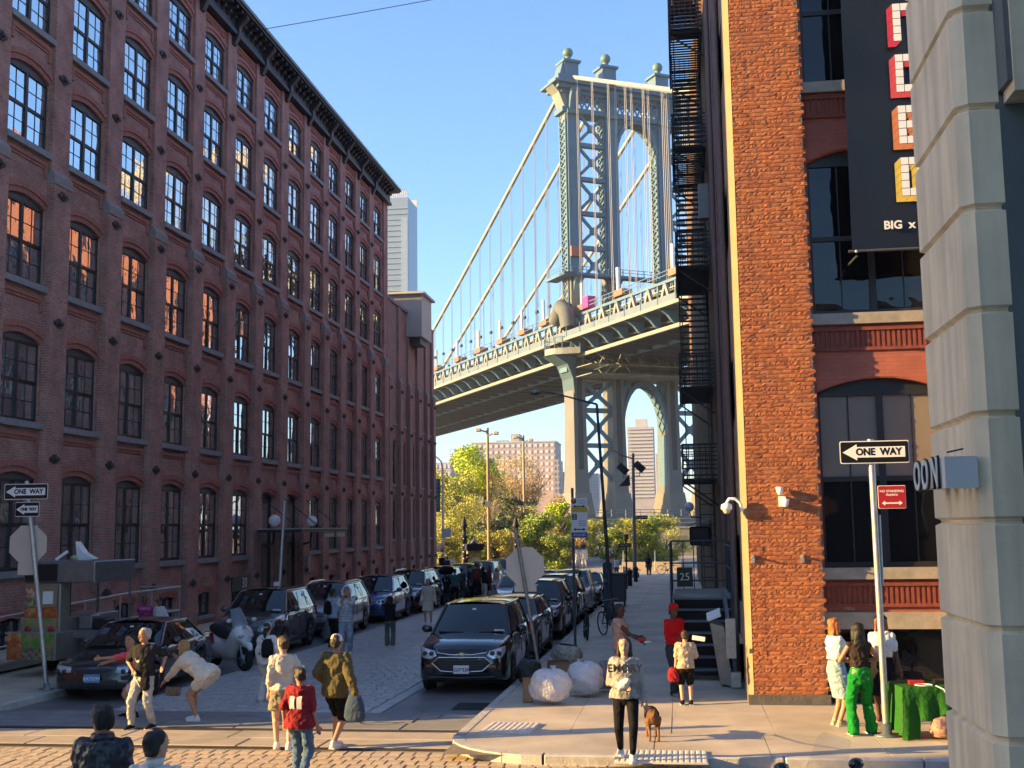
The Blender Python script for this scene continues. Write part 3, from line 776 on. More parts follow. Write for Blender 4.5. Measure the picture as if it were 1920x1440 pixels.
# rough brick pier at the corner: the lowest 300 bricks one by one
PWID = 1.25
MB().box(0, PWID, .016, 6, -.2, RTOP).build('pier_core', mat('pier_mortar', (.50, .29, .17), .95, var=.3, scale=10, bump=.5, bscale=60), RB)
M_PIERS = [mat('pier_brick_%d' % i, c, .9, var=.2, scale=30, bump=.5, bscale=70, dist=.012) for i, c in enumerate(((.34, .112, .044), (.30, .098, .041), (.37, .128, .05), (.26, .083, .038)))]
def rough_brick(w, h, rnd):
    nx, nz = 4, 2; g = {}
    vs, fs = [], []
    for j in range(nz+1):
        for i in range(nx+1):
            e = (i in (0, nx)) or (j in (0, nz))
            x = -w/2 + w*i/nx + rnd.uniform(-.007, .007); z = -h/2 + h*j/nz + rnd.uniform(-.006, .006)
            y = rnd.uniform(-.002, .004) + (rnd.uniform(.003, .009) if e else 0)
            if rnd.random() < .05: y += .008
            g[i, j] = len(vs); vs.append((x, y, z))
    for j in range(nz):
        for i in range(nx): fs.append((g[i,j], g[i+1,j], g[i+1,j+1], g[i,j+1]))
    rim = [(i, 0) for i in range(nx)] + [(nx, j) for j in range(nz)] + [(i, nz) for i in range(nx, 0, -1)] + [(0, j) for j in range(nz, 0, -1)]
    n0 = len(vs)
    for k in rim: v = vs[g[k]]; vs.append((v[0], .06, v[2]))
    for k in range(len(rim)): fs.append((g[rim[k]], n0+k, n0+(k+1) % len(rim), g[rim[(k+1) % len(rim)]]))
    return vs, fs
rnd = random.Random(3)
var_f = [rough_brick(.198, .064, rnd) for _ in range(10)]; var_h = [rough_brick(.094, .064, rnd) for _ in range(7)]
vm_f = []; vm_h = []
for src, dst in ((var_f, vm_f), (var_h, vm_h)):
    for k, (v, f) in enumerate(src): dst.append(MB().add(v, f).mesh('brick', M_PIERS[k % 4]))
stuff = MB(); nb = 0; z = .30; row = 0
while z < 23.9:
    x = .004; heads = (row % 6 == 5)
    seq = []
    if heads: seq = [0]*12
    else: seq = ([0] if row % 2 else []) + [1]*6 + ([] if row % 2 else [0])
    for full in seq:
        w = .204 if full else .1
        if x + w*.6 > PWID: break
        w = min(w, PWID-x); src, ms = (var_f, vm_f) if full else (var_h, vm_h)
        k = rnd.randrange(len(src)); dy = -rnd.uniform(0, .005) + (.006 if rnd.random() < .05 else 0)
        if nb < 300:
            o = link('brick', ms[k], RB, (x+w/2, dy, z), (0, rnd.uniform(-.015, .015), rnd.uniform(-.022, .022))); nb += 1
        else:
            stuff.cur = rnd.randrange(4); stuff.add([(a+x+w/2, b+dy, c+z) for a, b, c in src[k][0]], src[k][1])
        x += w
    z += .0745; row += 1
tag(stuff.build('bricks', M_PIERS, RB), kind='stuff')
MB().box(-.095, PWID+.04, -.05, .03, -.2, .27).build('plinth', mat('plinth_stone', (.10, .095, .09), .9, var=.3, scale=6, bump=.5, bscale=20), RB)

# recessed bays of the cross street side
bcs = [2.42, 2.42+3.5, 2.42+7.0]
mb = MB(); fl_s = [(2.42, 3.12, .24), (6.95, 2.85, .26), (11.3, 2.85, .26), (15.7, 2.85, .26)]
for i, c in enumerate(bcs):
    wall_strip(mb, lambda s, z, d: PS(s, z, d-.32), c-1.17, c+1.17, 1.65, RTOP, [(c, 1.09, zs, zs+h, r) for zs, h, r in fl_s], .2)
    if i: pbox(mb, PS, c-2.33, c-1.17, -.2, RTOP, -.4, 0)
mb.add([PS(1.2, -.2, -.6), PS(13, -.2, -.6), PS(13, 25, -.6), PS(1.2, 25, -.6)], [(0,1,2,3)])
mb.build('cross_street_wall', M_BRICK_SMOOTH, RB)
ws = [window_meshes(PS, 1.09, h, r, 2, 1, M_FRAME, M_GLASS_R, M_FRAME) for zs, h, r in fl_s]
M_PALE_PANE = glass_mat('glass_lit_pane', (.20, .185, .16), .02, 1.2, metal=0)  # paler upper panes: the lit reflection is put into the glass colour
s_ = MB(); pbox(s_, PS, -1.17, 1.17, -.2, 0, -.5, -.22); rsill = s_.mesh('sill', mat('brown_sill', (.30, .27, .225), .85, var=.25, scale=4))
s_ = MB(); pbox(s_, PS, -1.17, 1.17, 0, .06, -.33, -.26); pbox(s_, PS, -1.17, 1.17, -.36, -.30, -.33, -.27)
for k in range(24): pbox(s_, PS, -1.08+k*.0895, -1.08+k*.0895+.05, -.30, 0, -.33, -.285)
rdent = s_.mesh('dentil_band', mat('dentil_brick', (.20, .048, .032), .85, var=.3, scale=8))
for i, c in enumerate(bcs):
    for j, (zs, h, r) in enumerate(fl_s):
        w = put_window(RB, ws[j], (c, .48, zs), .006)
        if j == 0:
            for q, o in enumerate(w.children):
                if q in (1, 3): o.data = o.data.copy(); o.data.materials[0] = M_PALE_PANE
        link('sill', rsill, RB, (c, 0, zs)); link('dentil_band', rdent, RB, (c, 0, zs-.32))
        s_ = MB()
        for (a, za), (b, zb) in zip(arch_pts(0, 1.09, 0, r), arch_pts(0, 1.09, 0, r)[1:]):
            s_.add([PS(a, za+.02, -.31), PS(b, zb+.02, -.31), PS(b, zb+.55, -.31), PS(a, za+.55, -.31), PS(a, za+.02, -.34), PS(b, zb+.02, -.34)], [(0,1,2,3), (0,4,5,1)])
        s_.build('brick_arch', M_BRICK_SMOOTH, RB, (c, 0, zs+h))
    s_ = MB(); pbox(s_, PS, -1.17, 1.17, 1.36, 1.648, -.5, -.26); s_.build('stone_lintel', MATS['brown_sill'], RB, (c, 0, 0))
    s_ = MB(); pbox(s_, PS, -1.17, -.9, .1, 1.36, -.5, -.36); pbox(s_, PS, .9, 1.17, .1, 1.36, -.5, -.36); pbox(s_, PS, -.9, .9, .1, .22, -.5, -.36); pbox(s_, PS, -.03, .03, .22, 1.36, -.46, -.4); o = s_.build('cellar_window', M_BLACK, RB, (c, 0, 0))
    s_ = MB(); pbox(s_, PS, -.9, .9, .22, 1.36, -.46, -.44); s_.build('pane', M_GLASS_R, o)
MB().box(1.25, 11, .3, .62, -.2, .1).build('plinth', MATS['plinth_stone'], RB)
link('lettering', text_mesh('NEL', .10, 0, mat('chalk', (.55, .5, .45), .9)), RB, (1.72, .315, 1.72))
MB().box(.3, 20, -.25, .3, RTOP, RTOP+.5).build('parapet', M_CORNICE, RB)

# black banner in front of the upper windows
bn = at_y(1600, 470, 20.55)
BN = thing('hanging_banner', 'tall black banner with white BIG lettering and stacked coloured block letters', 'banner', (bn.x, 20.55, bn.z))
def ban(u, v):
    w = .05*math.sin(u*5+.4)*(.3+.7*math.sin(v*9)**2) + .03*math.sin(v*23+u*3)
    return (u*2.1 - .02*(1-v), w*.6 - .02, v*6.4)
mb = MB(); mb.grid(ban, 16, 40); mb.build('cloth', mat('banner_cloth', (.004, .005, .008), .42, var=.1, spec=.4), BN)
for v in (0.0, 6.4): MB().tube([(-.08, 0, v-.01), (2.15, 0, v-.01)], .025, 8).build('rod', M_IRON2, BN)
for v in (-.1, 6.4):
    MB().tube([(.05, 0, v), (.05, .95, v+.06)], .02, 6).build('bracket', M_IRON2, BN); MB().ball((.05, -.02, v+.08), .03).build('bolt', M_STEEL, BN)
CELL = .138
GL = {'F': ['111','100','100','100','100'], 'C': ['111','100','100','100','111'], 'E': ['1111','1010','1111','1010','1111'], 'O': ['111','101','101','101','111']}
def block_letter(g, cols, zb, c):
    o = link('block_letter', None, BN); o.location = (.72, -.085, zb)
    face, side = MB(), MB()
    rows = GL[g]; n = len(rows)
    for r, line in enumerate(rows):
        for q, ch in enumerate(line):
            if ch != '1': continue
            x0, z0 = .13 + q*CELL, (n-1-r)*CELL
            face.box(x0+.006, x0+CELL-.006, -.012, -.004, z0+.006, z0+CELL-.006)
            if q == 0 or rows[r][q-1] != '1': side.add([(x0-.10,-.003,z0-.10),(x0,-.003,z0),(x0,-.003,z0+CELL-.006),(x0-.10,-.003,z0+CELL-.106)], [(0,1,2,3)])
            if r == n-1 or rows[r+1][q] != '1': side.add([(x0-.10,-.0035,z0-.10),(x0+CELL-.106,-.0035,z0-.10),(x0+CELL-.006,-.0035,z0),(x0,-.0035,z0)], [(0,1,2,3)])
    face.build('letter_face', mat('letter_white', (.62, .63, .65), .6, var=.03), o); side.build('letter_side', c, o)
cz = [mat('letter_red', (.42, .018, .045), .6), mat('letter_coral', (.46, .045, .055), .6), mat('letter_orange', (.46, .15, .05), .6), mat('letter_yellow', (.52, .38, .05), .6)]
for k, (g, c) in enumerate((('O', cz[3]), ('E', cz[2]), ('C', cz[1]), ('F', cz[0]), ('F', cz[0]))): block_letter(g, 3, .90 + k*.93, c)
link('lettering', text_mesh('BIG  x', .20, .004, mat('letter_white', (.62, .63, .65), .6), 'LEFT', .006), BN, (.52, -.07, .40))

# fixtures on the pier
p = at_y(1467, 940, 21.12)
t = thing('wall_floodlight', 'small white twin floodlight fixed to the orange brick pier', 'floodlight', (p.x, 21.19, p.z))
MB().box(-.06, .06, -.06, 0, -.09, .09).build('base', M_WHITE, t)
for dz, dx in ((.11, -.04), (-.10, .05)): MB().lathe([(.03, 0), (.055, .05), (.07, .14), (0, .14)], 12, (dx, -.1, dz)).build('lamp_head', M_WHITE, t, (0, 0, 0))
p = at_y(1381, 945, 21.1)
t = thing('dome_camera', 'white dome camera on a curved arm at the brick corner', 'security camera', (1.09, 21.12, 3.55))
MB().tube([(0, 0, -.12), (-.03, -.02, .03), (-.12, -.03, .1), (-.22, -.03, .1), (-.27, -.03, .02)], .028, 8).build('arm', M_WHITE, t)
MB().lathe([(.03, .03), (.09, 0), (.1, -.07), (.07, -.1)], 14, (-.27, -.03, 0)).build('housing', M_WHITE, t)
MB().ball((-.27, -.03, -.1), .065).build('dome', mat('camera_dome', (.5, .45, .38), .2), t)
for px, nm in ((1412, 'small grey bracket left on the brick pier'), (1505, 'small grey bracket right on the brick pier')):
    p = at_y(px, 1048, 21.15); t = thing('wall_bracket', nm, 'bracket', (p.x, 21.19, p.z), 0, 'brackets on the pier')
    MB().box(-.03, .03, -.02, .02, -.07, .07).box(-.012, .012, -.14, -.02, .03, .06).build('plate', M_STEEL, t)

# ------------------------------------------------------------------ fire escape
FE = thing('fire_escape', 'black iron fire escape climbing the shaded side of the right building', 'fire escape', (1.09, 33.6, 0))
FW, FLn = .95, 4.6
def railing_mesh(n_b=34):
    mb = MB()
    for z in (.08, .5, .95):
        mb.bar((-FW, 0, z), (-FW, FLn, z), .06); mb.bar((-FW, 0, z), (0, 0, z), .05); mb.bar((-FW, FLn, z), (0, FLn, z), .035)
    for z in (.26, .38, .62, .74, .85): mb.bar((-FW, 0, z), (0, 0, z), .03)
    for k in range(n_b+1): y = FLn*k/n_b; mb.bar((-FW, y, .0), (-FW, y, .95), .028)
    for k in range(1, 6): mb.bar((-FW*k/6, 0, 0), (-FW*k/6, 0, .95), .028); mb.bar((-FW*k/6, FLn, 0), (-FW*k/6, FLn, .95), .018)
    return mb.mesh('railing', M_IRON)
def platform_mesh():
    mb = MB()
    for x in (-FW, -.03): mb.bar((x, 0, -.03), (x, FLn, -.03), .05, .09)
    for k in range(24): y = .1+FLn*k/24.0; mb.bar((-FW, y, 0), (0, y, 0), .08, .025)
    return mb.mesh('platform', M_IRON)
def stair_mesh(h):
    mb = MB(); y0, y1 = .75, FLn-.75
    for x in (-FW+.05, -.06):
        mb.bar((x, y0, 0), (x, y1, h), .03, .14); mb.bar((x, y0, .85), (x, y1, h+.85), .03, .03)
        for k in range(5): f = k/4; mb.bar((x, y0+(y1-y0)*f, h*f), (x, y0+(y1-y0)*f, h*f+.85), .018)
    n = 17
    for k in range(n): f = (k+.5)/n; mb.bar((-FW+.05, y0+(y1-y0)*f, h*f), (-.06, y0+(y1-y0)*f, h*f), .2, .035)
    return mb.mesh('stair', M_IRON)
rm, pm_, sm_ = railing_mesh(), platform_mesh(), stair_mesh(3.55)
for k, z in enumerate((4.5, 7.1, 10.65, 14.2, 17.75, 21.3)):
    link('platform', pm_, FE, (0, 0, z)); link('railing', rm, FE, (0, 0, z+.02))
    for y in (.2, FLn-.2): MB().bar((0, y, z-.75), (-FW, y, z-.06), .045).build('strut', M_IRON, FE)
    if 1 <= k < 5: link('stair', sm_, FE, (0, 0, z))
mb = MB(); mb.bar((-.5, 1.1, .9), (-.5, 1.1, 4.6), .03); mb.bar((-.1, 1.1, .9), (-.1, 1.1, 4.6), .03)
for k in range(12): mb.bar((-.5, 1.1, 1.1+k*.3), (-.1, 1.1, 1.1+k*.3), .025)
mb.build('drop_ladder', M_IRON, FE)
mb = MB()
for x in (-FW+.12, -.15): mb.tube([(x, 2.3, 4.5), (x, 2.3, 22.5)], .016, 6)
mb.build('guide_rod', M_IRON2, FE)
mb = MB(); mb.box(-.28, 0, -.5, -.1, 11.9, 12.9).build('junction_box', mat('meter_grey', (.20, .205, .2), .5, .3), FE)

# ------------------------------------------------------------------ steel entrance stair
ES = thing('entrance_stair', 'grey steel entrance stair with railings rising to number 25', 'stair', (-.2, 24.6, gz(25)+KH))
SWd = 1.25
for k in range(7):
    y, z = k*.26, (k+1)*.222
    mb = MB(); mb.chbox(0, SWd, y, y+.29, z-.04, z, .008); mb.build('tread', mat('tread_grey', (.13, .145, .16), .5, var=.2, scale=6), ES)
    MB().box(.02, SWd-.02, y+.27, y+.285, z-.16, z-.04).build('riser', mat('riser_dark', (.018, .022, .028), .6), ES)
mb = MB(); mb.box(0, SWd, 1.84, 4.4, 1.52, 1.60); o = mb.build('landing', M_STEEL_D, ES)
for k in range(22): MB().box(.03, SWd-.03, 1.86+k*.115, 1.9+k*.115, 1.602, 1.615).build('grating_bar', M_STEEL_D, o)
for x in (-.03, SWd+.01): MB().bar((x, -.02, .03), (x, 1.85, 1.58), .04, .24).build('stringer', M_IRON2, ES)
MB().box(.02, SWd-.02, 1.95, 4.3, .02, 1.5).build('skirt', mat('riser_dark', (.018, .022, .028), .6), ES)
def rail(pts, r=.022): return MB().tube(pts, r, 8)
for x in (-.03, SWd+.03):
    mb = MB()
    for h in (.55, 1.05): mb.tube([(x, 0, .2+h), (x, 1.85, 1.6+h)], .022, 8); mb.tube([(x, 1.85, 1.6+h), (x, 4.35, 1.6+h)], .022, 8)
    for y, z in ((0, .1), (.95, .75), (1.85, 1.6), (3.1, 1.6), (4.35, 1.6)): mb.tube([(x, y, z), (x, y, z+1.15)], .025, 8)
    mb.build('handrail', M_IRON2, ES)
mb = MB()
for h in (.2, .62, 1.15): mb.tube([(-.03, 4.38, 1.6+h), (SWd+.03, 4.38, 1.6+h)], .02, 8)
for k in range(1, 5): mb.tube([(SWd*k/5, 4.38, 1.6), (SWd*k/5, 4.38, 2.75)], .012, 6)
mb.build('end_railing', M_IRON2, ES)
p = at_y(1284, 1081, 29.2)
t = thing('number_sign', 'black plate with white number 25 on the stair railing', 'sign', (p.x, 28.92, p.z))
MB().box(-.19, .19, -.02, .02, -.23, .23).build('board', M_SIGNBLACK, t); link('lettering', text_mesh('25', .25, 0, M_WHITE), t, (0, -.024, 0))
t = thing('platform_lift', 'folded grey wheelchair lift leaning along the stair rail', 'lift', (.98, 23.3, gz(23)+KH), math.radians(0))
MB().bar((0, .1, .05), (-.12, 2.0, 1.75), .07, .16).build('track', M_STEEL_D, t)
mb = MB(); mb.prism([(-.30, .06), (-.06, .02), (-.20, 1.15), (-.46, 1.22)], lambda p: (p[0], .2, p[1]), lambda p: (p[0], .95, p[1])); o = mb.build('folded_platform', M_STEEL_D, t, fix=True)
MB().box(-.17, .02, .15, .3, .55, 1.3).build('control_box', M_STEEL, t)
mb = MB(); mb.prism([(-.50, 1.14), (-.24, 1.24), (-.26, 1.28), (-.52, 1.18)], lambda p: (p[0], .25, p[1]+.1), lambda p: (p[0], .6, p[1]+.2)); mb.build('notice', M_WHITE, t, fix=True)
MB().box(-.10, .08, .0, .18, .02, .3).build('foot', M_STEEL, t)

# ------------------------------------------------------------------ grey rusticated building close on the right
GB = thing('grey_stone_building', 'pale grey rusticated stone corner pier in the right foreground', 'building', (1.69, 6.98, 0))
s_ = MB(); CH = .067; G, GD = .024, .032
def course(z0, z1):
    """one stone course with splayed joints: plan outline pushed in at the groove"""
    ring = lambda e: [(e, 1.24-e), (e, .07+e*.4), (CH+e*.4, e), (.24, e), (.24, .24), (1.2, .24), (1.2, 1.24-e)]
    lv = [(z0, GD), (z0+G*.3, GD), (z0+G, 0), (z1-G, 0), (z1-G*.3, GD), (z1, GD)]
    mb = MB(); n = 7
    vs = [(x, y, z) for z, e in lv for x, y in ring(e)]
    fs = [(k*n+i, k*n+(i+1) % n, (k+1)*n+(i+1) % n, (k+1)*n+i) for k in range(len(lv)-1) for i in range(n)]
    fs += [tuple(range(n)), tuple(range((len(lv)-1)*n, len(lv)*n))]
    return mb.add(vs, fs)
z = 1.99 - .605*3
for k in range(15):
    course(z+.001, z+.604).build('stone_block', M_GREYSTONE, GB, fix=True); z += .605
MB().box(.225, 1.1, .012, 1.0, -.3, 9.2).build('stucco_wall', M_STUCCO, GB)
mb = MB(); mb.box(.27, 1.2, -.22, .05, 5.63, 9.2); mb.build('lintel_block', M_GREYSTONE, GB); MB().box(.24, .27, -.2, .01, 5.7, 9.2).build('lintel_reveal', M_STUCCO, GB)
MB().box(1.11, 14, -14, 1.2, -.3, 9.2).build('rear_wall', M_STUCCO, GB)
MB().box(.1, 14, -14, 1.1, 9.2, 9.6).build('cornice', M_GREYSTONE, GB)
sg = thing('channel_letters', 'white and blue grey channel letters sticking out from the grey stone pier', 'sign', (1.69, 7.0, 3.42))
M_LSIDE = mat('letter_return', (.66, .66, .64), .5, var=.03); M_LFACE = mat('letter_front', (.74, .74, .70), .5, var=.03)
def ch_letter(ch, y, size, sx=1.0, depth=.15):
    a = link('letter', text_mesh(ch, size, depth/2, M_LSIDE, 'CENTER', .0, sx, res=6), sg, (-depth/2 - .02, y, .06), (0, 0, -PI/2))
    b = link('letter_rim', text_mesh(ch, size, .006, M_BLACK, 'CENTER', .012, sx, res=6), a, (0, -depth/2-.004, 0)); c = link('letter_face', text_mesh(ch, size, .004, M_LFACE, 'CENTER', .004, sx, res=6), a, (0, -depth/2-.011, 0))
for ch, y in (('O', .80), ('O', .56), ('N', .28)): ch_letter(ch, y, .25)
MB().box(-.18, -.0, .0, .09, -.03, .15).build('end_letter', M_LSIDE, sg)
MB().tube([(-.1, .3, .19), (-.005, .3, .21)], .006, 6).build('wire', M_IRON, sg)
MB().tube([(-.15, .75, -.02), (-.17, .76, -.15), (-.14, .75, -.3), (-.16, .76, -.22)], .006, 6).build('cable', M_IRON, sg)

# buildings behind the photographer that shade the near pavement
t = thing('corner_block', 'plain brick block across the cross street, beyond the left edge of the picture', 'building', (-46, -30, 0))
MB().box(0, 28, 0, 33.4, -.3, 21).build('wall', M_BRICK_L, t); MB().box(-.3, 28.4, -.3, 33.8, 21, 21.6).build('cornice', M_CORNICE, t)
for k in range(6):
    for j in range(5):
        MB().box(28.0, 28.05, 2+k*5.4, 4+k*5.4, 2.2+j*3.8, 4.4+j*3.8).build('window', M_GLASS, t)
# ------------------------------------------------------------------ suspension bridge; local x = across (to the right), y = along the deck away from us
BTH = math.radians(31.6)
BR = thing('suspension_bridge', 'blue grey steel suspension bridge with tall braced tower and slung deck', 'bridge', (-6.93, 232.65, 0), BTH)
CB = (-14.6, -6.1, 6.1, 14.6)                 # cable and column lines
def part(mb, name, m=M_BRIDGE, parent=BR): return mb.build(name, m, parent)
CWd, CDp = 2.5, 3.6
def lattice(mb, p0, p1, w, n, ax, t=.18):
    """zig-zag lacing between two chords from p0 to p1; ax = across vector"""
    p0, p1, ax = Vector(p0), Vector(p1), Vector(ax)
    for s in (-1, 1): mb.bar(p0+ax*(s*w/2), p1+ax*(s*w/2), t*1.3)
    for k in range(n):
        a, b = p0.lerp(p1, k/n), p0.lerp(p1, (k+1)/n)
        mb.bar(a+ax*(w/2), b-ax*(w/2), t*.8); mb.bar(a-ax*(w/2), b+ax*(w/2), t*.8)
for ci, b in enumerate(CB):
    w = CWd
    mb = MB(); mb.box(b-w/2, b+w/2, -CDp/2, CDp/2, 52.0, 92.0); part(mb, 'upper_column')
    mb = MB(); mb.box(b-w/2-.08, b-w/2+.35, -CDp/2-.12, -CDp/2+.05, 52.2, 85.5); mb.box(b+w/2-.35, b+w/2+.08, -CDp/2-.12, -CDp/2+.05, 52.2, 85.5); part(mb, 'column_rib')
    mb = MB(); lattice(mb, (b-w/2-.22, 0, 52.5), (b-w/2-.22, 0, 85), 2.6, 24, (0, 1, 0), .26); part(mb, 'column_lacing')
    # lower column: flares towards the granite base
    mb = MB()
    lv = [(9.5, w/2+.3, 2.5), (14, w/2+.15, 2.25), (24, w/2+.05, 2.05), (36, w/2, 1.95), (52, w/2, 1.9)]
    for (z0, a0, d0), (z1, a1, d1) in zip(lv, lv[1:]):
        mb.add([(b-a0,-d0,z0),(b+a0,-d0,z0),(b+a0,d0,z0),(b-a0,d0,z0),(b-a1,-d1,z1),(b+a1,-d1,z1),(b+a1,d1,z1),(b-a1,d1,z1)], [(0,1,5,4),(1,2,6,5),(2,3,7,6),(3,0,4,7)])
    part(MB().box(b-.5, b+.5, -2.12, -1.9, 24, 36).box(b-.5, b+.5, -2.33, -2.0, 14, 24), 'column_panel', M_BRIDGE_D)
    part(mb, 'lower_column', M_GRANITE if False else mat('column_pale', (.13, .135, .135), .7, var=.12, scale=.3))
    mb = MB(); lattice(mb, (b-w/2-.2, 0, 33), (b-w/2-.2, 0, 51), 2.2, 12, (0, 1, 0), .2); part(mb, 'column_lacing')
    # finial
    o = part(MB().box(b-1.5, b+1.5, -1.6, 1.6, 92.0, 95.0).box(b-1.9, b+1.9, -2.0, 2.0, 95.0, 95.5), 'saddle_housing')
    part(MB().lathe([(1.15, 95.5), (.7, 96.0), (.55, 96.5), (.7, 96.8)], 14, (b, 0, 0)).ball((b, 0, 97.5), 1.05, n=18, k=12), 'ball_finial', M_VERDIGRIS, o)
# braced panels between the outer columns
def xbrace(x0, x1, z0, z1, w=.6, y=-1.2):
    for yy in (y,):
        mb = MB(); mb.bar((x0, yy, z0), (x1, yy, z1), .35, w, (0, 0, 1)); mb.bar((x1, yy+.02, z0), (x0, yy+.02, z1), .35, w, (0, 0, 1))
        mb.lathe([(.8, -.3), (.8, .3)], 8, ((x0+x1)/2, yy, (z0+z1)/2), 'y', False); part(mb, 'cross_brace')
ztop = 85.3; zp = [ztop - 6.95*k for k in range(6)]
for x0, x1 in ((CB[0]+1.25, CB[1]-1.25), (CB[2]+1.25, CB[3]-1.25)):
    for k in range(5):
        xbrace(x0, x1, zp[k+1]+.5, zp[k]-.5)
        if k: part(MB().box(x0, x1, -1.5, -.3, zp[k]-.4, zp[k]+.4), 'strut')
    for z0, z1 in ((26.0, 31.0), (19.2, 25.0), (12.0, 18.2)): xbrace(x0, x1, z0, z1, .75)
    for z in (25.5, 18.7, 32.0): part(MB().box(x0, x1, -1.6, .2, z-.4, z+.4), 'strut', M_BRIDGE)
# top truss with lattice panels and cornice
part(MB().box(-17, 17, -1.9, 1.9, 84.6, 85.6), 'top_chord'); part(MB().box(-17.2, 17.2, -2.0, 2.0, 88.4, 89.2), 'top_chord')
for k in range(14):
    a = -16+k*32/14; mb = MB()
    for j in range(2):
        c, d = a+j*32/28, a+(j+1)*32/28
        mb.bar((c, -1.7, 85.6), (d, -1.7, 88.4), .18, .28); mb.bar((d, -1.72, 85.6), (c, -1.72, 88.4), .18, .28)
    mb.lathe([(.45, -1.85), (.45, -1.6)], 8, (a+32/28, 0, 87.0), 'y', False)
    part(mb, 'lattice_panel')
part(MB().box(-18.2, 18.2, -2.8, 2.8, 89.2, 90.0).box(-19.2, 19.2, -3.6, 3.6, 90.0, 90.5).box(-18.0, 18.0, -2.4, 2.4, 90.5, 92.0), 'cornice')
for b in CB:
    mb = MB(); mb.prism([(-2.2, 84.9), (-2.6, 86.6), (-3.3, 88.2), (-3.5, 89.4), (-1.8, 89.4), (-1.8, 84.9)], lambda p: (b-.95, p[0], p[1]), lambda p: (b+.95, p[0], p[1])); mb.build('console', M_BRIDGE, BR, fix=True)
    part(MB().box(b-1.5, b+1.5, -2.4, -1.8, 84.2, 85.0), 'capital', M_VERDIGRIS)
for sg_ in (-1, 1):                            # curved end brackets of the cornice
    mb = MB(); mb.prism([(1.2, 82.5), (1.7, 85.5), (3.0, 88.6), (4.4, 90.0), (1.2, 90.0)], lambda p: (sg_*(14.6+p[0]), -1.6, p[1]), lambda p: (sg_*(14.6+p[0]), 1.6, p[1])); mb.build('end_bracket', M_BRIDGE_L, BR, fix=True)
    mb = MB(); mb.prism([(1.5, 90.5), (3.9, 90.5), (2.6, 92.2), (1.9, 94.8), (1.5, 95.0)], lambda p: (sg_*(14.6+p[0]), -1.4, p[1]), lambda p: (sg_*(14.6+p[0]), 1.4, p[1])); mb.build('scroll', M_BRIDGE, BR, fix=True)
# arched portals between the inner columns
def portal(zs, rise, zt, hw, nm):
    n = 14; pts = [(-hw*math.cos(PI*k/n), zs + rise*math.sin(PI*k/n)**.85) for k in range(n+1)]
    mb = MB()
    for (a, za), (b, zb) in zip(pts, pts[1:]):
        mb.add([(a,-1.7,za),(b,-1.7,zb),(b*1.07,-1.7,min(zb+1.1, zt)),(a*1.07,-1.7,min(za+1.1, zt)),(a,1.7,za),(b,1.7,zb),(b*1.07,1.7,min(zb+1.1, zt)),(a*1.07,1.7,min(za+1.1, zt))], [(0,1,2,3),(4,7,6,5),(0,4,5,1),(3,2,6,7)])
    part(mb, nm)
    mb = MB()
    for (a, za), (b, zb) in zip(pts, pts[1:]): mb.bar((a*.97, -1.1, za-.15), (b*.97, 1.1, zb-.15), .16); mb.bar((a*.97, 1.1, za-.15), (b*.97, -1.1, zb-.15), .16)
    part(mb, 'arch_lacing')
    for s in (-1, 1):
        mb = MB(); mb.bar((s*hw, -1.2, zt), (s*hw*.55, -1.2, zs+rise*.9), .5, .7); mb.bar((s*hw, -1.2, zs+rise*.72), (s*hw*.62, -1.2, zt), .5, .7); mb.bar((s*hw, -1.2, zs+rise*.3), (s*hw*.95, -1.2, zt), .5, .6); part(mb, 'spandrel_brace')
portal(74.5, 9.6, 84.7, 4.85, 'portal_arch'); portal(20.0, 10.6, 33.0, 4.85, 'portal_arch')
part(MB().box(-17, 17, -1.6, 1.6, 32.8, 34.2), 'lower_chord')
for s in (-1, 1):                              # legs of the lower arch
    part(MB().box(s*4.85-.25, s*4.85+.25, -1.6, 1.6, 10, 21), 'arch_leg')
# inspection gallery round the tower just above the road
part(MB().box(-18.4, 18.4, -4.2, -1.9, 51.3, 51.8).box(-18.4, -15.9, -4.2, 4.2, 51.25, 51.75), 'gallery')
mb = MB()
for z in (52.4, 53.0): mb.bar((-18.3, -4.1, z), (18.3, -4.1, z), .1); mb.bar((-18.3, -4.1, z), (-18.3, 4.1, z), .1)
for k in range(24): mb.bar((-18.3+k*1.59, -4.1, 51.8), (-18.3+k*1.59, -4.1, 53.0), .1)
part(mb, 'gallery_railing')
for b in CB:
    mb = MB(); mb.prism([(-1.9, 48.0), (-2.6, 50.2), (-4.1, 51.25), (-1.9, 51.25)], lambda p: (b-.8, p[0], p[1]), lambda p: (b+.8, p[0], p[1])); mb.build('gallery_bracket', M_BRIDGE, BR, fix=True)
part(MB().box(-15.9, -13.0, -2.4, -1.9, 55.4, 57.4), 'red_sheeting', M_ORANGE)

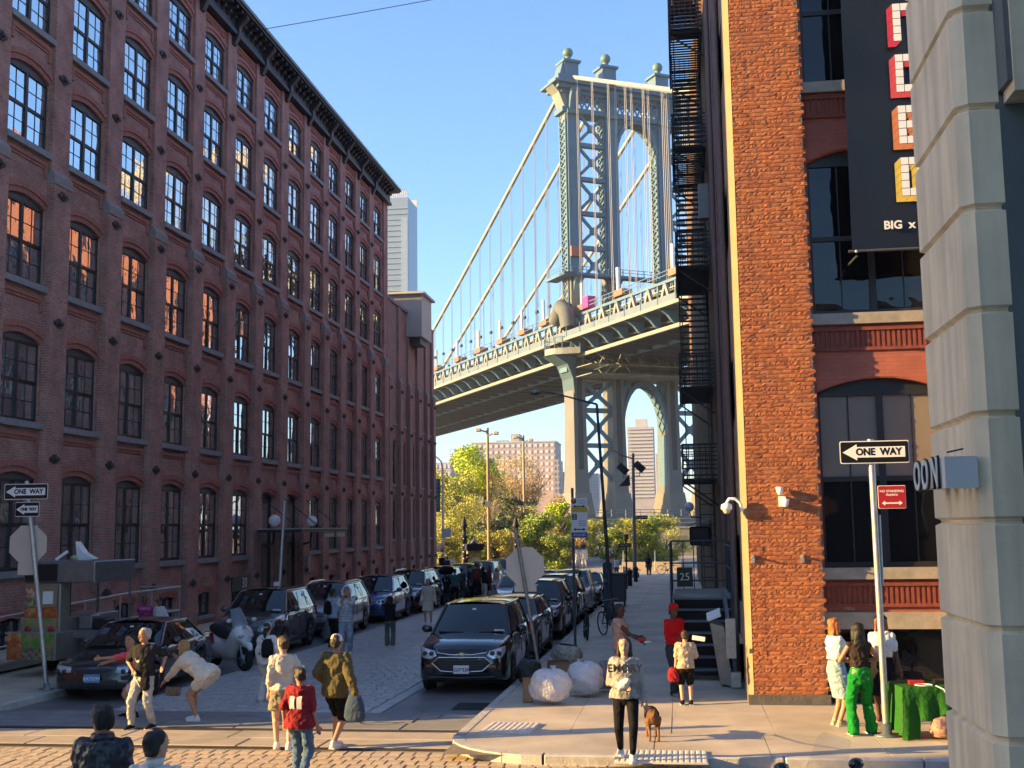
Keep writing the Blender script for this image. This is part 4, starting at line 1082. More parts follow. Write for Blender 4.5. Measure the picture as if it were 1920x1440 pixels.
# deck: road slab, trusses, walkway, brackets, lower chords
DA0, DA1 = -215.0, 260.0
def zd(a): return 37.4 - .014*(a if a > 0 else 0) + (.0 if a > -60 else (a+60)*.02)
def run(a0, a1, st):
    n = max(1, round((a1-a0)/st)); return [a0+(a1-a0)*k/n for k in range(n+1)]
SEG = run(DA0, DA1, 24)
for a, b in zip(SEG, SEG[1:]):
    za, zb = zd(a), zd(b)
    def slab(x0, x1, t0, t1, nm, m):
        mb = MB(); mb.add([(x0,a,za+t0),(x1,a,za+t0),(x1,b,zb+t0),(x0,b,zb+t0),(x0,a,za+t1),(x1,a,za+t1),(x1,b,zb+t1),(x0,b,zb+t1)], [(3,2,1,0),(4,5,6,7),(0,1,5,4),(1,2,6,5),(2,3,7,6),(3,0,4,7)]); return part(mb, nm, m)
    slab(-14, 14, -.4, .0, 'road_slab', M_BRIDGE_D)
    slab(-18.3, -14.2, .9, 1.25, 'walkway_slab', M_BRIDGE_D); slab(14.2, 18.3, .9, 1.25, 'walkway_slab', M_BRIDGE_D)
    for s in (-1, 1): slab(s*18.35-.18, s*18.35+.18, .95, 1.55, 'edge_girder', M_BRIDGE_L)
    slab(-14.9, -14.3, 6.1, 6.6, 'upper_chord', M_BRIDGE); slab(14.3, 14.9, 6.0, 6.9, 'upper_chord', M_BRIDGE)
    for x in (-14.8, -6.1, 6.1, 14.8): slab(x-.3, x+.3, -1.9, -1.25, 'lower_chord', M_BRIDGE_L if x < -10 else M_BRIDGE)
    slab(-14.9, 14.9, 4.5, 4.75, 'upper_road', M_BRIDGE_D)
TR = run(-72, 176, 5.6)
for a, b in zip(TR, TR[1:]):
    z = zd(a); mid = (a+b)/2
    mb = MB(); mb.bar((-14.95, a+.5, z+.9), (-14.95, mid, z+6.0), .6, .6); mb.bar((-14.95, b-.5, z+.9), (-14.95, mid, z+6.0), .6, .6); part(mb, 'truss_diagonal', M_BRIDGE_L)
    part(MB().bar((-14.7, a, z-1.2), (-14.7, a, z+6), .4, .4), 'truss_post', M_BRIDGE)
    mb = MB()                                  # curved floor-beam bracket under the walkway
    mb.prism([(-14.6, -1.4), (-15.6, -1.0), (-16.6, .1), (-17.6, .7), (-18.2, .85), (-18.2, .9), (-14.6, .9)], lambda p: (p[0], a-.3, z+p[1]), lambda p: (p[0], a+.3, z+p[1])); mb.build('walkway_bracket', M_BRIDGE, BR, fix=True)
    part(MB().box(-14.4, 14.4, a-.3, a+.3, z-1.9, z-.4), 'floor_beam', M_BRIDGE_D)
    mb = MB(); mb.box(-18.3, -18.22, a+.15, b-.15, z+1.55, z+2.75); part(mb, 'fence_panel', mat('fence_mesh', (.10, .145, .19), .6, var=.15, scale=.5))
    part(MB().bar((-18.3, a, z+1.3), (-18.3, a, z+3.6), .14), 'fence_post', M_BRIDGE)
    part(MB().bar((-15.0, a, z+6.9), (-15.0, a, z+8.2), .12), 'rail_post', M_BRIDGE)
for a, b in zip(run(-72, 176, 24.8), run(-72, 176, 24.8)[1:]):
    mb = MB(); [mb.bar((-15.0, a, zd(a)+h), (-15.0, b, zd(b)+h), .12) for h in (7.4, 8.1)]; part(mb, 'guard_rail', M_BRIDGE)
    mb = MB(); [mb.bar((-14.72+.02*k, a, zd(a)+1.4+k*1.25), (-14.72+.02*k, b, zd(b)+1.4+k*1.25), .14) for k in range(4)]; part(mb, 'cable_tray', mat('tray_yellow', (.46, .37, .14), .6))
for i, a in enumerate((-58, -38, -19, -4.5, 13, 24, 36, 49, 63, 78, 95)):
    o = part(MB().box(-15.1, -13.0, a-1.6, a+1.6, zd(a)+7.0, zd(a)+8.1), 'orange_hoarding', M_ORANGE)
    part(MB().tube([(-14.3, a+1.2, zd(a)+7), (-14.3, a+1.2, zd(a)+12.5)], .35, 8), 'white_mast', M_WHITE, o)
part(MB().box(-15.3, -13.6, -7.6, -5.2, zd(0)+7.0, zd(0)+9.2), 'magenta_sheet', mat('magenta_sheet', (.75, .02, .22), .6))
# cables, suspenders and bands
def zc(a): return 92.6 - .505*a + .00035*a*a if a >= 0 else 92.6 + .43*a
for b in CB:
    for lo, hi, n in ((0, 128, 20), (-128, 0, 12)):
        pts = [(b, lo+(hi-lo)*k/n, max(zc(lo+(hi-lo)*k/n), zd(0)+6.5)) for k in range(n+1)]
        part(MB().tube(pts, .42, 10), 'main_cable', M_CABLE)
    for lo, hi in ((4, 104), (-112, -4)):
        for a in run(lo, hi, 6.2):
            za = zc(a)
            if za < zd(a)+9: continue
            mb = MB()
            for s in (-.28, .28): mb.bar((b-.15, a+s, zd(a)+6.5), (b-.15, a+s, za), .085)
            part(mb, 'suspender', M_CABLE if a < 0 else mat('suspender_dark', (.22, .26, .30), .6))
            if 10 < a: part(MB().cbox((b-.15, a, zd(a)+10.5), .45, .9, .6), 'suspender_clamp', M_BRIDGE_D)
# widened balcony and draped pipe at the near column
mb = MB()
ring = [(-16.0-4.6*math.sin(PI*k/10), -5.5+11*k/10) for k in range(11)]
mb.prism(ring, lambda p: (p[0], p[1], 35.9), lambda p: (p[0], p[1], 37.1)); mb.build('tower_balcony', M_BRIDGE_L, BR, fix=True)
mb = MB()
for (a, b), (c, d) in zip(ring, ring[1:]): mb.bar((a, b, 39.2), (c, d, 39.2), .14); mb.bar((a, b, 38.2), (c, d, 38.2), .1); mb.bar((a, b, 37.1), (a, b, 39.2), .14)
part(mb, 'balcony_railing', M_BRIDGE)
mb = MB(); mb.prism([(-15.8, 28.5), (-16.1, 31.5), (-17.2, 34.2), (-20.2, 35.9), (-15.8, 35.9)], lambda p: (p[0], -2.4, p[1]), lambda p: (p[0], 2.4, p[1])); mb.build('balcony_bracket', mat('bridge_teal', (.045, .095, .12), .6, var=.12, scale=.3), BR, fix=True)
part(MB().tube([(-17.2, -3.0, 41.0), (-17.4, -2.4, 44.2), (-17.2, 0, 45.6), (-16.4, 2.6, 45.0), (-16.2, 4.4, 43.5)], 1.5, 14), 'draped_sheet', mat('grey_tarp', (.10, .115, .12), .8, var=.2, scale=.6))
# scaffold slung under the deck at the tower
mb = MB(); rr = random.Random(5)
for k in range(150):
    p = Vector((rr.uniform(-15, 15), rr.uniform(-9, 3), rr.uniform(31.5, 36))); q = p + Vector((rr.uniform(-2.5, 2.5), rr.uniform(-2.5, 2.5), rr.uniform(-1.8, 1.8))); mb.bar(p, q, .13)
for z in (31.6, 33.4): mb.box(-15.5, 15.5, -9, 3, z, z+.15)
part(mb, 'hung_scaffold', mat('scaffold', (.20, .22, .19), .7, var=.4, scale=.4))
# masonry pier under the tower
part(MB().box(-25, 25, -9.5, 9.5, -3, 4.0).box(-24, 24, -8.6, 8.6, 4.0, 5.0), 'tower_pier', M_GRANITE)
for b in CB:
    mb = MB(); mb.add([(b-2.1,-3.6,5.0),(b+2.1,-3.6,5.0),(b+2.1,3.6,5.0),(b-2.1,3.6,5.0),(b-1.7,-2.7,9.6),(b+1.7,-2.7,9.6),(b+1.7,2.7,9.6),(b-1.7,2.7,9.6)], [(4,5,6,7),(0,1,5,4),(1,2,6,5),(2,3,7,6),(3,0,4,7)]); part(mb, 'column_base', M_GRANITE)
mb = MB()
for z in (5.7, 6.2): mb.bar((-24, -9, z), (24, -9, z), .12)
for k in range(17): mb.bar((-24+3*k, -9, 5.0), (-24+3*k, -9, 6.3), .14)
part(mb, 'pier_railing', M_BRIDGE_L)

# ------------------------------------------------------------------ city beyond the river
def block(name, label, x0px, x1px, ytop, Y, base_c, rows, cols, wc, base_py=960, depth=30, wf=(.55, .5), kind_roof=None, band=False, cat='building'):
    a, b = at_y(x0px, ytop, Y), at_y(x1px, ytop, Y); H_ = a.z; W_ = b.x-a.x; z0 = -8
    t = thing(name, label, cat, (a.x, Y, z0), 0)
    MB().box(0, W_, 0, depth, 0, H_-z0).build('wall', base_c, t)
    zb = at_y(x0px, base_py, Y).z - z0; rh = (H_-z0-zb)/rows; cw = W_/cols
    if band:
        for r in range(rows): MB().box(.02*W_, W_*.98, -.5, .3, zb+rh*(r+.25), zb+rh*(r+.7)).build('window_band', wc, t)
    else:
        mb = MB().box(-cw*wf[0]/2, cw*wf[0]/2, -.25, .1, -rh*wf[1]/2, rh*wf[1]/2); wm_ = mb.mesh('window', wc)
        for r in range(rows):
            for c in range(cols): link('window', wm_, t, (cw*(c+.5), 0, zb+rh*(r+.5)))
    return t, W_, H_-z0
M_FARB = mat('far_brick', (.37, .30, .285), .9, var=.15, scale=.03); M_FARB2 = mat('far_brick_grey', (.36, .33, .33), .9, var=.12, scale=.03)
M_FARW = mat('far_window', (.50, .53, .56), .5, var=.3, scale=.02); M_FARW2 = mat('far_window_dark', (.27, .31, .36), .4, var=.2, scale=.02); M_FARC = mat('far_concrete', (.44, .44, .45), .9, var=.1, scale=.03)
t, w, h = block('housing_block', 'wide red brick housing slab with rows of pale windows beyond the bridge', 884, 1041, 832, 620, M_FARB, 8, 15, M_FARW, 925)
MB().box(w*.46, w*.56, 4, 16, h, h+5).build('water_tank_house', M_FARB2, t); MB().box(w*.28, w*.42, 5, 14, h, h+1.8).build('roof_plant', mat('far_green', (.2, .33, .3), .8), t); MB().box(-.3, w+.3, -.3, 30, h, h+.7).build('coping', M_FARC, t)
block('housing_block', 'short brick housing wing at the right end of the wide slab', 1036, 1048, 862, 600, M_FARB, 6, 2, M_FARW2, 925, 20)
t, w, h = block('housing_block', 'lower brown brick housing block with open roof frame left of the wide slab', 843, 884, 858, 560, M_FARB2, 5, 5, M_FARW2, 925, 22)
mb = MB()
for k in range(6): mb.bar((w*k/5, 1, h), (w*k/5, 1, h+4.2), .35)
for z in (1.6, 4.2): mb.bar((0, 1, h+z), (w, 1, h+z), .35)
mb.build('roof_frame', M_FARC, t)
block('housing_block', 'low grey brick block peeking out beside the annexe corner', 806, 846, 868, 520, M_FARB2, 4, 5, M_FARW, 925, 22)
t, w, h = block('apartment_tower', 'grey apartment tower with light floor bands seen through the lower bridge arch', 1176, 1225, 801, 540, M_FARB2, 20, 1, M_FARC, 935, 20, band=True)
for r in range(20):
    for c in (.35, .78): pass
MB().box(w*.3, w*.75, 4, 14, h, h+4).build('roof_house', M_FARC, t)
block('apartment_tower', 'pale thin tower just right of the arch tower', 1229, 1240, 850, 680, M_FARC, 12, 2, M_FARW2, 935, 16)
block('office_tower', 'small pale office tower framed between the bridge columns', 1101, 1122, 888, 650, M_FARC, 8, 4, M_FARW2, 935, 16)
block('office_tower', 'low grey tower left of the bridge column foot', 1049, 1062, 885, 640, M_FARC, 5, 2, M_FARW2, 935, 16)
a, b = at_y(720, 372, 375), at_y(765, 372, 375)
t = thing('glass_skyscraper', 'tall blue grey glass skyscraper rising behind the warehouse roof', 'skyscraper', (a.x, 375, -8))
M_SKYG = mat('skyscraper_glass', (.20, .27, .36), .4, .1, var=.06, scale=.01)  # bluish tone: the haze of distance is put into the colour
w, h = b.x-a.x, a.z+8
MB().box(0, w, 0, 14, 0, h).build('shaft', M_SKYG, t); MB().box(w*.72, w*.99, -.35, 13, 0, h-7).build('side_bay', mat('skyscraper_side', (.25, .33, .42), .4, .1, var=.05, scale=.01), t)
for k in range(40): MB().box(-.1, w+.1, -.3, 0, 45+k*(h-47)/40, 45.2+k*(h-47)/40).build('floor_line', mat('floor_line', (.25, .33, .41), .5), t)
mb = MB()
for k in range(12): mb.box(w*k/12, w*k/12+.28, 0, .3, h, h+2.8)
mb.box(0, w, 0, .3, h+2.5, h+2.8).box(0, w, 13.5, 14, h, h+2.8); mb.build('crown_screen', mat('crown_metal', (.5, .5, .48), .5), t)

# ------------------------------------------------------------------ trees and shrubs of the park
def leaf_mats(nm, c):
    out = []
    for i, k in enumerate((.62, 1.0, 1.45)):
        mt = mat('leaf_%s_%d' % (nm, i), tuple(x*k for x in c), .65, var=.25, scale=.8, spec=.3)
        b = mt.node_tree.nodes['Principled BSDF']; b.inputs['Subsurface Weight'].default_value = 0.0
        out.append(mt)
    return out
def crown_mesh(rr, clumps, n, ls, flat=.6):
    """leaf-sized faces gathered in clumps; clumps: (centre, radius)"""
    mb = MB()
    tot = sum(r**2 for c, r in clumps)
    for c, r in clumps:
        c = Vector(c); m_ = int(n*r*r/tot); mb.cur = rr.choice((0, 1, 1, 2))
        for _ in range(m_):
            d = Vector((rr.gauss(0, 1), rr.gauss(0, 1), rr.gauss(0, 1))).normalized()*r*rr.random()**.45
            d.z *= .8; p = c + d
            a = Vector((rr.gauss(0, 1), rr.gauss(0, 1), rr.gauss(0, flat))).normalized(); b = a.cross(Vector((rr.gauss(0, 1), rr.gauss(0, 1), rr.gauss(0, 1)))).normalized()
            s = ls*rr.uniform(.6, 1.3)
            if rr.random() < .15: mb.cur = rr.choice((0, 1, 2))
            mb.add([p+a*s*.5, p+b*s*.28, p-a*s*.5, p-b*s*.28], [(0,1,2,3)])
    return mb
def branches(mb, rr, p, d, L_, r, depth, tips, spread=.55, up=.25):
    q = p + d*L_; mid = p.lerp(q, .5) + Vector((rr.uniform(-1, 1), rr.uniform(-1, 1), 0))*L_*.06
    mb.tube([p, mid, q], [r, r*.85, r*.66], 6 if depth > 1 else 5, cap=False)
    if depth == 0: tips.append(q); return
    for k in range(3 if depth > 1 else rr.choice((2, 3, 4))):
        e = Vector((rr.gauss(0, 1), rr.gauss(0, 1), rr.gauss(0, .5))).normalized()
        nd = (d + e*spread + Vector((0, 0, up))).normalized()
        branches(mb, rr, p.lerp(q, rr.uniform(.55, 1.0)), nd, L_*rr.uniform(.6, .82), r*.58, depth-1, tips, spread, up)
M_BARK = mat('bark', (.10, .075, .055), .9, var=.3, scale=3, stretch=(1, 1, .2)); M_BARK_T = mat('bark_tan', (.24, .165, .10), .9, var=.3, scale=3)
def tree(name, label, base, h, rad, leaf, seed, n=2600, ls=.42, dens=16, bark=M_BARK, group=None, low=.25, depth=3, cat='tree'):
    rr = random.Random(seed); t = thing(name, label, cat, base, 0, group)
    mb = MB(); tips = []
    branches(mb, rr, Vector((0, 0, -.3)), Vector((rr.uniform(-.05, .05), 0, 1)).normalized(), h*.36, h*.022+.05, depth, tips)
    mb.build('trunk', bark, t)
    cl = []; dens = int(dens*2.2); n = int(n*3.4); ls *= .66
    for k in range(dens):
        a = rr.uniform(0, 2*PI); z = rr.uniform(low, .95); rw = rad*math.sqrt(max(.08, 1-((z-.55)/.52)**2))*rr.uniform(.35, .95)
        cl.append(((rw*math.cos(a), rw*math.sin(a), z*h), rad*rr.choice((.14, .2, .28, .4))*rr.uniform(.8, 1.25)))
    crown_mesh(rr, cl, n, ls).build('crown', leaf, t)
    return t
LF_Y, LF_O, LF_D, LF_G, LF_T = leaf_mats('spring', (.42, .52, .05)), leaf_mats('olive', (.42, .42, .10)), leaf_mats('dark', (.15, .175, .09)), leaf_mats('green', (.24, .32, .07)), leaf_mats('tan', (.55, .42, .22))
GP = -.576
def base_at(px, Y): p = at_y(px, 1000, Y); return (p.x, Y, GP)
tree('spring_tree', 'bright yellow green spring tree against the brick housing slab', base_at(893, 128), 13.2, 3.9, LF_Y, 11, 5200, .40, 22, low=.35)
tree('spring_tree', 'olive yellow young tree left of the bright green one', base_at(852, 120), 10.0, 3.7, LF_O, 12, 5200, .34, 22, low=.12)
tree('budding_tree', 'tan budding tree with bare forked branches beside the second wooden pole', base_at(975, 122), 11.2, 3.2, LF_T, 13, 3600, .22, 24, M_BARK_T, low=.4, depth=5)
tree('spring_tree', 'small fresh green tree left of the parking sign', base_at(1047, 118), 6.4, 1.7, LF_Y, 14, 1800, .3, 12, low=.35)
tree('evergreen_bush', 'dark bushy evergreen in the middle of the park planting', base_at(968, 108), 6.8, 2.5, LF_D, 15, 3600, .32, 18, low=.08)
tree('evergreen_bush', 'rounded dark green shrub behind the octagonal sign', base_at(1005, 104), 4.6, 2.2, LF_G, 16, 3000, .3, 16, low=.05)
tree('evergreen_bush', 'dark green pine shrub between the wooden poles', base_at(912, 106), 5.6, 2.0, LF_D, 17, 2400, .3, 14, low=.05)
for k, (px, Y, h, r, lf, lab) in enumerate(((828, 100, 4.2, 1.7, LF_O, 'scrubby olive shrub beside the annexe corner'), (856, 102, 4.6, 1.9, LF_O, 'scrubby olive shrub behind the ornate post'), (885, 100, 3.6, 1.6, LF_G, 'low green shrub behind the small kiosk'), (930, 100, 3.8, 1.8, LF_O, 'grey green twiggy shrub near the parked cars'), (948, 101, 3.4, 1.6, LF_T, 'pale twiggy shrub with bare stems'), (1095, 112, 6.0, 1.6, LF_O, 'tall feathery yellow olive shrub right of the parking sign'), (1118, 108, 4.4, 1.5, LF_O, 'feathery olive shrub behind the leaning lamp post'), (1150, 104, 3.6, 1.3, LF_G, 'leafy green shrub beside the lamp post foot'), (1042, 100, 3.0, 1.5, LF_G, 'low hedge like shrub at the path edge'), (1070, 103, 3.2, 1.5, LF_T, 'straw coloured shrub beside the sloping path'), (838, 112, 6.8, 2.6, LF_O, 'tall loose olive bush left of the first wooden pole'), (872, 114, 7.2, 2.8, LF_O, 'tall loose olive bush behind the ornate post'), (935, 116, 7.0, 2.6, LF_T, 'tall straw coloured bush between the wooden poles'), (1012, 114, 6.4, 2.4, LF_O, 'yellowish bush right of the second wooden pole'), (1030, 120, 7.0, 2.2, LF_T, 'pale budding bush left of the parking sign'))):
    tree('shrub', lab, base_at(px, Y), h, r, lf, 30+k, 2200, .24, 14, low=.02, depth=2, group='shrubs of the waterfront park', cat='shrub')
for k, (px, lab) in enumerate(((1182, 'dense green hedge bank left of the far walker'), (1212, 'dense green hedge bank above the far walker'), (1243, 'dense green hedge bank right of the far walker'))):
    tree('hedge_bank', lab, base_at(px, 112), 4.6, 2.3, LF_O if k != 1 else LF_G, 50+k, 4200, .22, 20, low=.0, depth=1, group='hedge along the waterfront', cat='hedge')
# sloping path, steps and low wall by the water
mb = MB(); p0, p1 = at_y(1062, 1066, 97), at_y(1145, 1066, 97)
mb.add([(p0.x-1, 97, GP+.02), (p1.x+.2, 97, GP+.02), (p1.x-.5, 116, GP+1.9), (p0.x+3.2, 116, GP+1.9)], [(0,1,2,3)]); tag(mb.build('path', mat('path_paving', (.30, .29, .27), .9, var=.1)), kind='structure')
p = at_y(1208, 1065, 98)
t = thing('stone_steps', 'pale stone steps with steel handrails at the end of the pavement', 'steps', (p.x, 96.4, GP))
for k in range(5): MB().box(-1.8, 3.0, k*.35, 3, k*.16, k*.16+.16).build('step', mat('pale_stone', (.44, .38, .30), .85, var=.12), t)
for x in (-1.7, .9): MB().tube([(x, 0, .9), (x, 1.8, 1.75), (x, 2.4, 1.75), (x, 2.4, .8)], .03, 6).tube([(x, 0, 0), (x, 0, .9)], .03, 6).build('handrail', M_STEEL, t)
MB().box(-3.2, -1.8, .2, 2.4, 0, .55).build('cheek_wall', MATS['pale_stone'], t)
t = thing('river_wall', 'long pale stone river wall with railing under the bridge tower', 'wall', (-30, 150, GP))
MB().box(0, 75, 0, 1.2, 0, 3.4).build('wall', M_GRANITE, t); MB().box(-.2, 75.2, -.15, 1.35, 3.4, 3.65).build('coping', M_GRANITE, t)
mb = MB(); [mb.bar((0, .6, 3.65+h), (75, .6, 3.65+h), .07) for h in (.5, 1.0)]; [mb.bar((k*2.5, .6, 3.65), (k*2.5, .6, 4.7), .08) for k in range(31)]; mb.build('railing', M_STEEL_D, t)
# overhead wire
p, q = at_y(520, 50, 36), at_y(805, -1, 36)
mb = MB(); d = q-p; tag(mb.tube([p-d*.2, p.lerp(q, .5)-Vector((0, 0, .03)), q+d*2.5], .012, 5).build('overhead_wire', M_IRON), 'thin dark overhead wire crossing the blue sky', 'wire')
# air: pale haze that softens the far shore
hz_ = bpy.data.materials.new('haze_air'); hz_.use_nodes = True
hz_.node_tree.nodes.remove(hz_.node_tree.nodes['Principled BSDF'])
pv_ = hz_.node_tree.nodes.new('ShaderNodeVolumePrincipled'); pv_.inputs['Color'].default_value = (.80, .88, 1.0, 1); pv_.inputs['Density'].default_value = .0002; pv_.inputs['Anisotropy'].default_value = .2
hz_.node_tree.links.new(pv_.outputs[0], hz_.node_tree.nodes['Material Output'].inputs['Volume'])
tag(MB().box(-2600, 2600, -100, 3600, -10, 112).build('haze', hz_), 'pale evening haze over the far shore', 'haze', kind='stuff')
# ------------------------------------------------------------------ signs and street furniture
def rrect(w, h, r, n=4):
    out = []
    for cx, cz, a0 in ((w/2-r, h/2-r, 0), (-w/2+r, h/2-r, PI/2), (-w/2+r, -h/2+r, PI), (w/2-r, -h/2+r, 1.5*PI)):
        out += [(cx+r*math.cos(a0+PI/2*k/n), cz+r*math.sin(a0+PI/2*k/n)) for k in range(n+1)]
    return out
def plate_xz(mb, poly, y0, y1): mb.prism(poly, lambda p: (p[0], y0, p[1]), lambda p: (p[0], y1, p[1])); return mb
def flat_sign(name, poly, m, parent, loc, rot=(0, 0, 0), t=.006):
    return plate_xz(MB(), poly, 0, t).build(name, m, parent, loc, rot, fix=True)

def one_way(parent, loc, w, h, rz=0):
    s = flat_sign('one_way_sign', rrect(w, h, h*.08), M_WHITE, parent, loc, (0, 0, rz))
    flat_sign('sign_field', rrect(w*.975, h*.92, h*.07), M_SIGNBLACK, s, (0, -.004, 0), t=.003)
    a = h*.36; x0 = -w*.46
    ar = [(x0, 0), (x0+h*.62, a), (x0+h*.62, h*.235), (w*.44, h*.235), (w*.44, -h*.235), (x0+h*.62, -h*.235), (x0+h*.62, -a)]
    flat_sign('arrow', ar, M_WHITE, s, (0, -.007, 0), t=.002)
    link('lettering', text_mesh('ONE  WAY', min(h*.43, w*.145), 0, M_SIGNBLACK, 'CENTER', .006, .92), s, (w*.06, -.009, 0))
    return s
def octagon(r): return [(r*math.cos(PI/8+PI/4*k), r*math.sin(PI/8+PI/4*k)) for k in range(8)]

YL = 22.62; b0, b1 = ground(40, 1305, KH), at_y(50, 902, YL)
t = thing('sign_pole', 'steel pole with two one way signs and a stop sign back on the left pavement', 'sign pole', (b0.x, YL, b0.z))
dx, dz = b1.x-b0.x, b1.z-b0.z
MB().tube([(0, 0, 0), (dx, 0, dz)], .045, 10).build('pole', M_STEEL, t); MB().lathe([(.16, 0), (.16, .02), (.07, .03), (.07, .12)], 14).build('base_flange', M_STEEL_D, t)
def rel(px, py, Y, b): p = at_y(px, py, Y); return (p.x-b.x, 0, p.z-b.z)
q = rel(52, 922, YL, b0); one_way(t, (q[0], -.06, q[2]), .93, .32, math.radians(3)); q = rel(54, 955, YL, b0); one_way(t, (q[0], -.055, q[2]), .55, .30, math.radians(-4))
q = rel(50, 1021, YL, b0); s = flat_sign('stop_sign_back', octagon(.42), M_ALU, t, (q[0], .055, q[2]), (0, 0, .1)); MB().box(-.2, .2, .0, .02, -.62, -.38).build('bracket_plate', M_ALU, s)

YR = 18.1; b0, b1 = ground(1680, 1397, KH), at_y(1632, 824, YR)
t = thing('sign_pole', 'sunlit steel pole with one way and no standing signs beside the green table', 'sign pole', (b0.x, YR, b0.z))
dx, dz = b1.x-b0.x, b1.z-b0.z
MB().tube([(0, 0, 0), (dx, 0, dz)], .05, 12).build('pole', M_STEEL, t); MB().lathe([(.2, 0), (.2, .02), (.08, .03), (.08, .18)], 14).build('base_flange', M_STEEL_D, t)
MB().tube([(dx*.5+.06, -.01, dz*.5), (dx*.74+.07, -.01, dz*.74)], .018, 6).build('sleeve', M_STEEL, t)
q = rel(1638, 848, YR, b0); one_way(t, (q[0], -.07, q[2]), 1.0, .335)
q = rel(1671, 932, YR, b0); s = flat_sign('no_standing_sign', rrect(.40, .34, .02), M_WHITE, t, (q[0], -.06, q[2])); flat_sign('sign_field', rrect(.385, .325, .018), M_RED, s, (0, -.004, 0), t=.003)
link('lettering', text_mesh('NO STANDING\nAnytime', .05, 0, M_WHITE, 'CENTER', .001), s, (0, -.008, .06))
flat_sign('arrow', [(-.15, -.09), (-.1, -.055), (-.1, -.08), (.1, -.08), (.1, -.055), (.15, -.09), (.1, -.125), (.1, -.1), (-.1, -.1), (-.1, -.125)], M_WHITE, s, (0, -.008, 0), t=.002)

YS_ = 23.5; b0, b1 = ground(1005, 1300, KH), at_y(966, 990, YS_)
t = thing('stop_sign', 'beige back of an octagonal stop sign on a leaning pole beside the bags', 'stop sign', (b0.x, YS_, b0.z))
dx, dz = b1.x-b0.x, b1.z-b0.z
MB().tube([(0, 0, 0), (dx, 0, dz)], .036, 10).build('pole', M_STEEL_D, t)
q = rel(984, 1062, YS_, b0); s = flat_sign('octagon_plate', octagon(.41), M_ALU, t, (q[0], .045, q[2]), (0, 0, .05)); MB().box(-.22, .22, -.003, .01, -.5, -.36).build('lower_plate', M_ALU, s)
flat_sign('sign_face', octagon(.40), M_RED, s, (0, .008, 0), t=.002)

YB = 31.9; b0, b1 = ground(1070, 1222, KH), at_y(1069, 915, YB)
t = thing('parking_sign', 'tall parking and bus notice sign on a dark pole at the kerb', 'sign', (b0.x, YB, b0.z))
dz = b1.z-b0.z; MB().box(-.035, .035, -.03, .03, 0, dz).build('pole', M_IRON2, t)
q = rel(1085, 971, YB, b0); s = flat_sign('panel', rrect(.44, 1.08, .03), M_WHITE, t, (q[0]+.02, -.05, q[2]))
flat_sign('yellow_band', rrect(.435, .14, .01), mat('sign_yellow', (.62, .40, .04), .5), s, (0, -.004, .22), t=.003); flat_sign('blue_band', rrect(.435, .14, .01), mat('sign_blue', (.03, .06, .32), .5), s, (0, -.004, -.46), t=.003)
flat_sign('black_square', rrect(.13, .16, .005), M_SIGNBLACK, s, (-.13, -.004, .03), t=.003); link('lettering', text_mesh('2', .15, 0, M_WHITE), s, (-.13, -.009, .03))
MB().lathe([(.07, -.006), (.07, .0)], 14, (-.14, 0, .45), 'y').build('red_disc', M_RED, s); link('lettering', text_mesh('P', .09, 0, M_WHITE), s, (-.14, -.008, .45))
for z in (.31, -.31):
    flat_sign('arrow', [(-.17, 0), (-.1, .04), (-.1, .015), (.1, .015), (.1, .04), (.17, 0), (.1, -.04), (.1, -.015), (-.1, -.015), (-.1, -.04)], M_SIGNBLACK, s, (0, -.004, z), t=.002)
for z in (.46, .4, -.09, -.15, -.2): MB().box(-.02, .18, -.004, 0, z-.01, z+.01).build('text_line', mat('sign_grey', (.35, .35, .4), .6), s)
link('lettering', text_mesh('3024185', .1, 0, M_WHITE), s, (0, -.009, -.46))

def lamp_post(label, px0, py0, Y, px1, py1, r0, r1, arm=None, m=M_IRON2):
    b0, b1 = ground(px0, py0, KH), at_y(px1, py1, Y)
    t = thing('street_lamp', label, 'street lamp', (b0.x, Y, gz(Y)+KH)); dx, dz = b1.x-b0.x, b1.z-gz(Y)-KH
    MB().tube([(0, 0, 0), (dx*.2, 0, dz*.2), (dx, 0, dz)], [r0, r0*.8, r1], 10).build('post', m, t); MB().lathe([(r0*2, 0), (r0*2, .25), (r0*1.3, .5), (r0, .6)], 12).build('base', m, t)
    return t, dx, dz
YP = 41.8
t, dx, dz = lamp_post('tall dark lamp post leaning over the parked cars with a long arm to the left', 1140, 1172, YP, 1119, 758, .09, .045)
pts = [rel(px, py, YP, Vector((t.location.x, 0, t.location.z))) for px, py in ((1119, 758), (1080, 748), (1045, 739), (1016, 734))]
MB().tube(pts, [.04, .032, .026, .022], 8).build('arm', M_IRON2, t); p = pts[-1]; MB().lathe([(.05, 0), (.16, -.05), (.2, -.12), (.1, -.18), (0, -.2)], 12, (p[0]-.25, 0, p[2]+.06)).build('lamp_head', M_STEEL_D, t)
MB().box(-.14, .0, -.1, .1, 1.2, 1.7).build('sticker', M_WHITE, t) if False else None
YQ = 84.0
t, dx, dz = lamp_post('grey lamp post with twin floodlights and a black flag at the far corner', 1187, 1086, YQ, 1187, 850, .16, .1, m=mat('post_grey', (.16, .175, .19), .5))
o3 = Vector((t.location.x, 0, t.location.z))
pts = [rel(px, py, YQ, o3) for px, py in ((1187, 860), (1170, 855), (1150, 844))]; MB().tube(pts, .06, 6).build('arm', MATS['post_grey'], t)
for px, py in ((1168, 880), (1199, 876)):
    q = rel(px, py, YQ, o3); MB().bar((q[0]-.3, 0, q[2]+.3), (q[0]+.3, 0, q[2]-.25), .35, .5).build('floodlight', M_BLACK, t)
    q2 = rel(1187, py+17, YQ, o3); MB().tube([q, (q[0], 0, q[2]-.6), (q2[0], 0, q2[2])], .03, 6).build('bracket', M_IRON2, t)
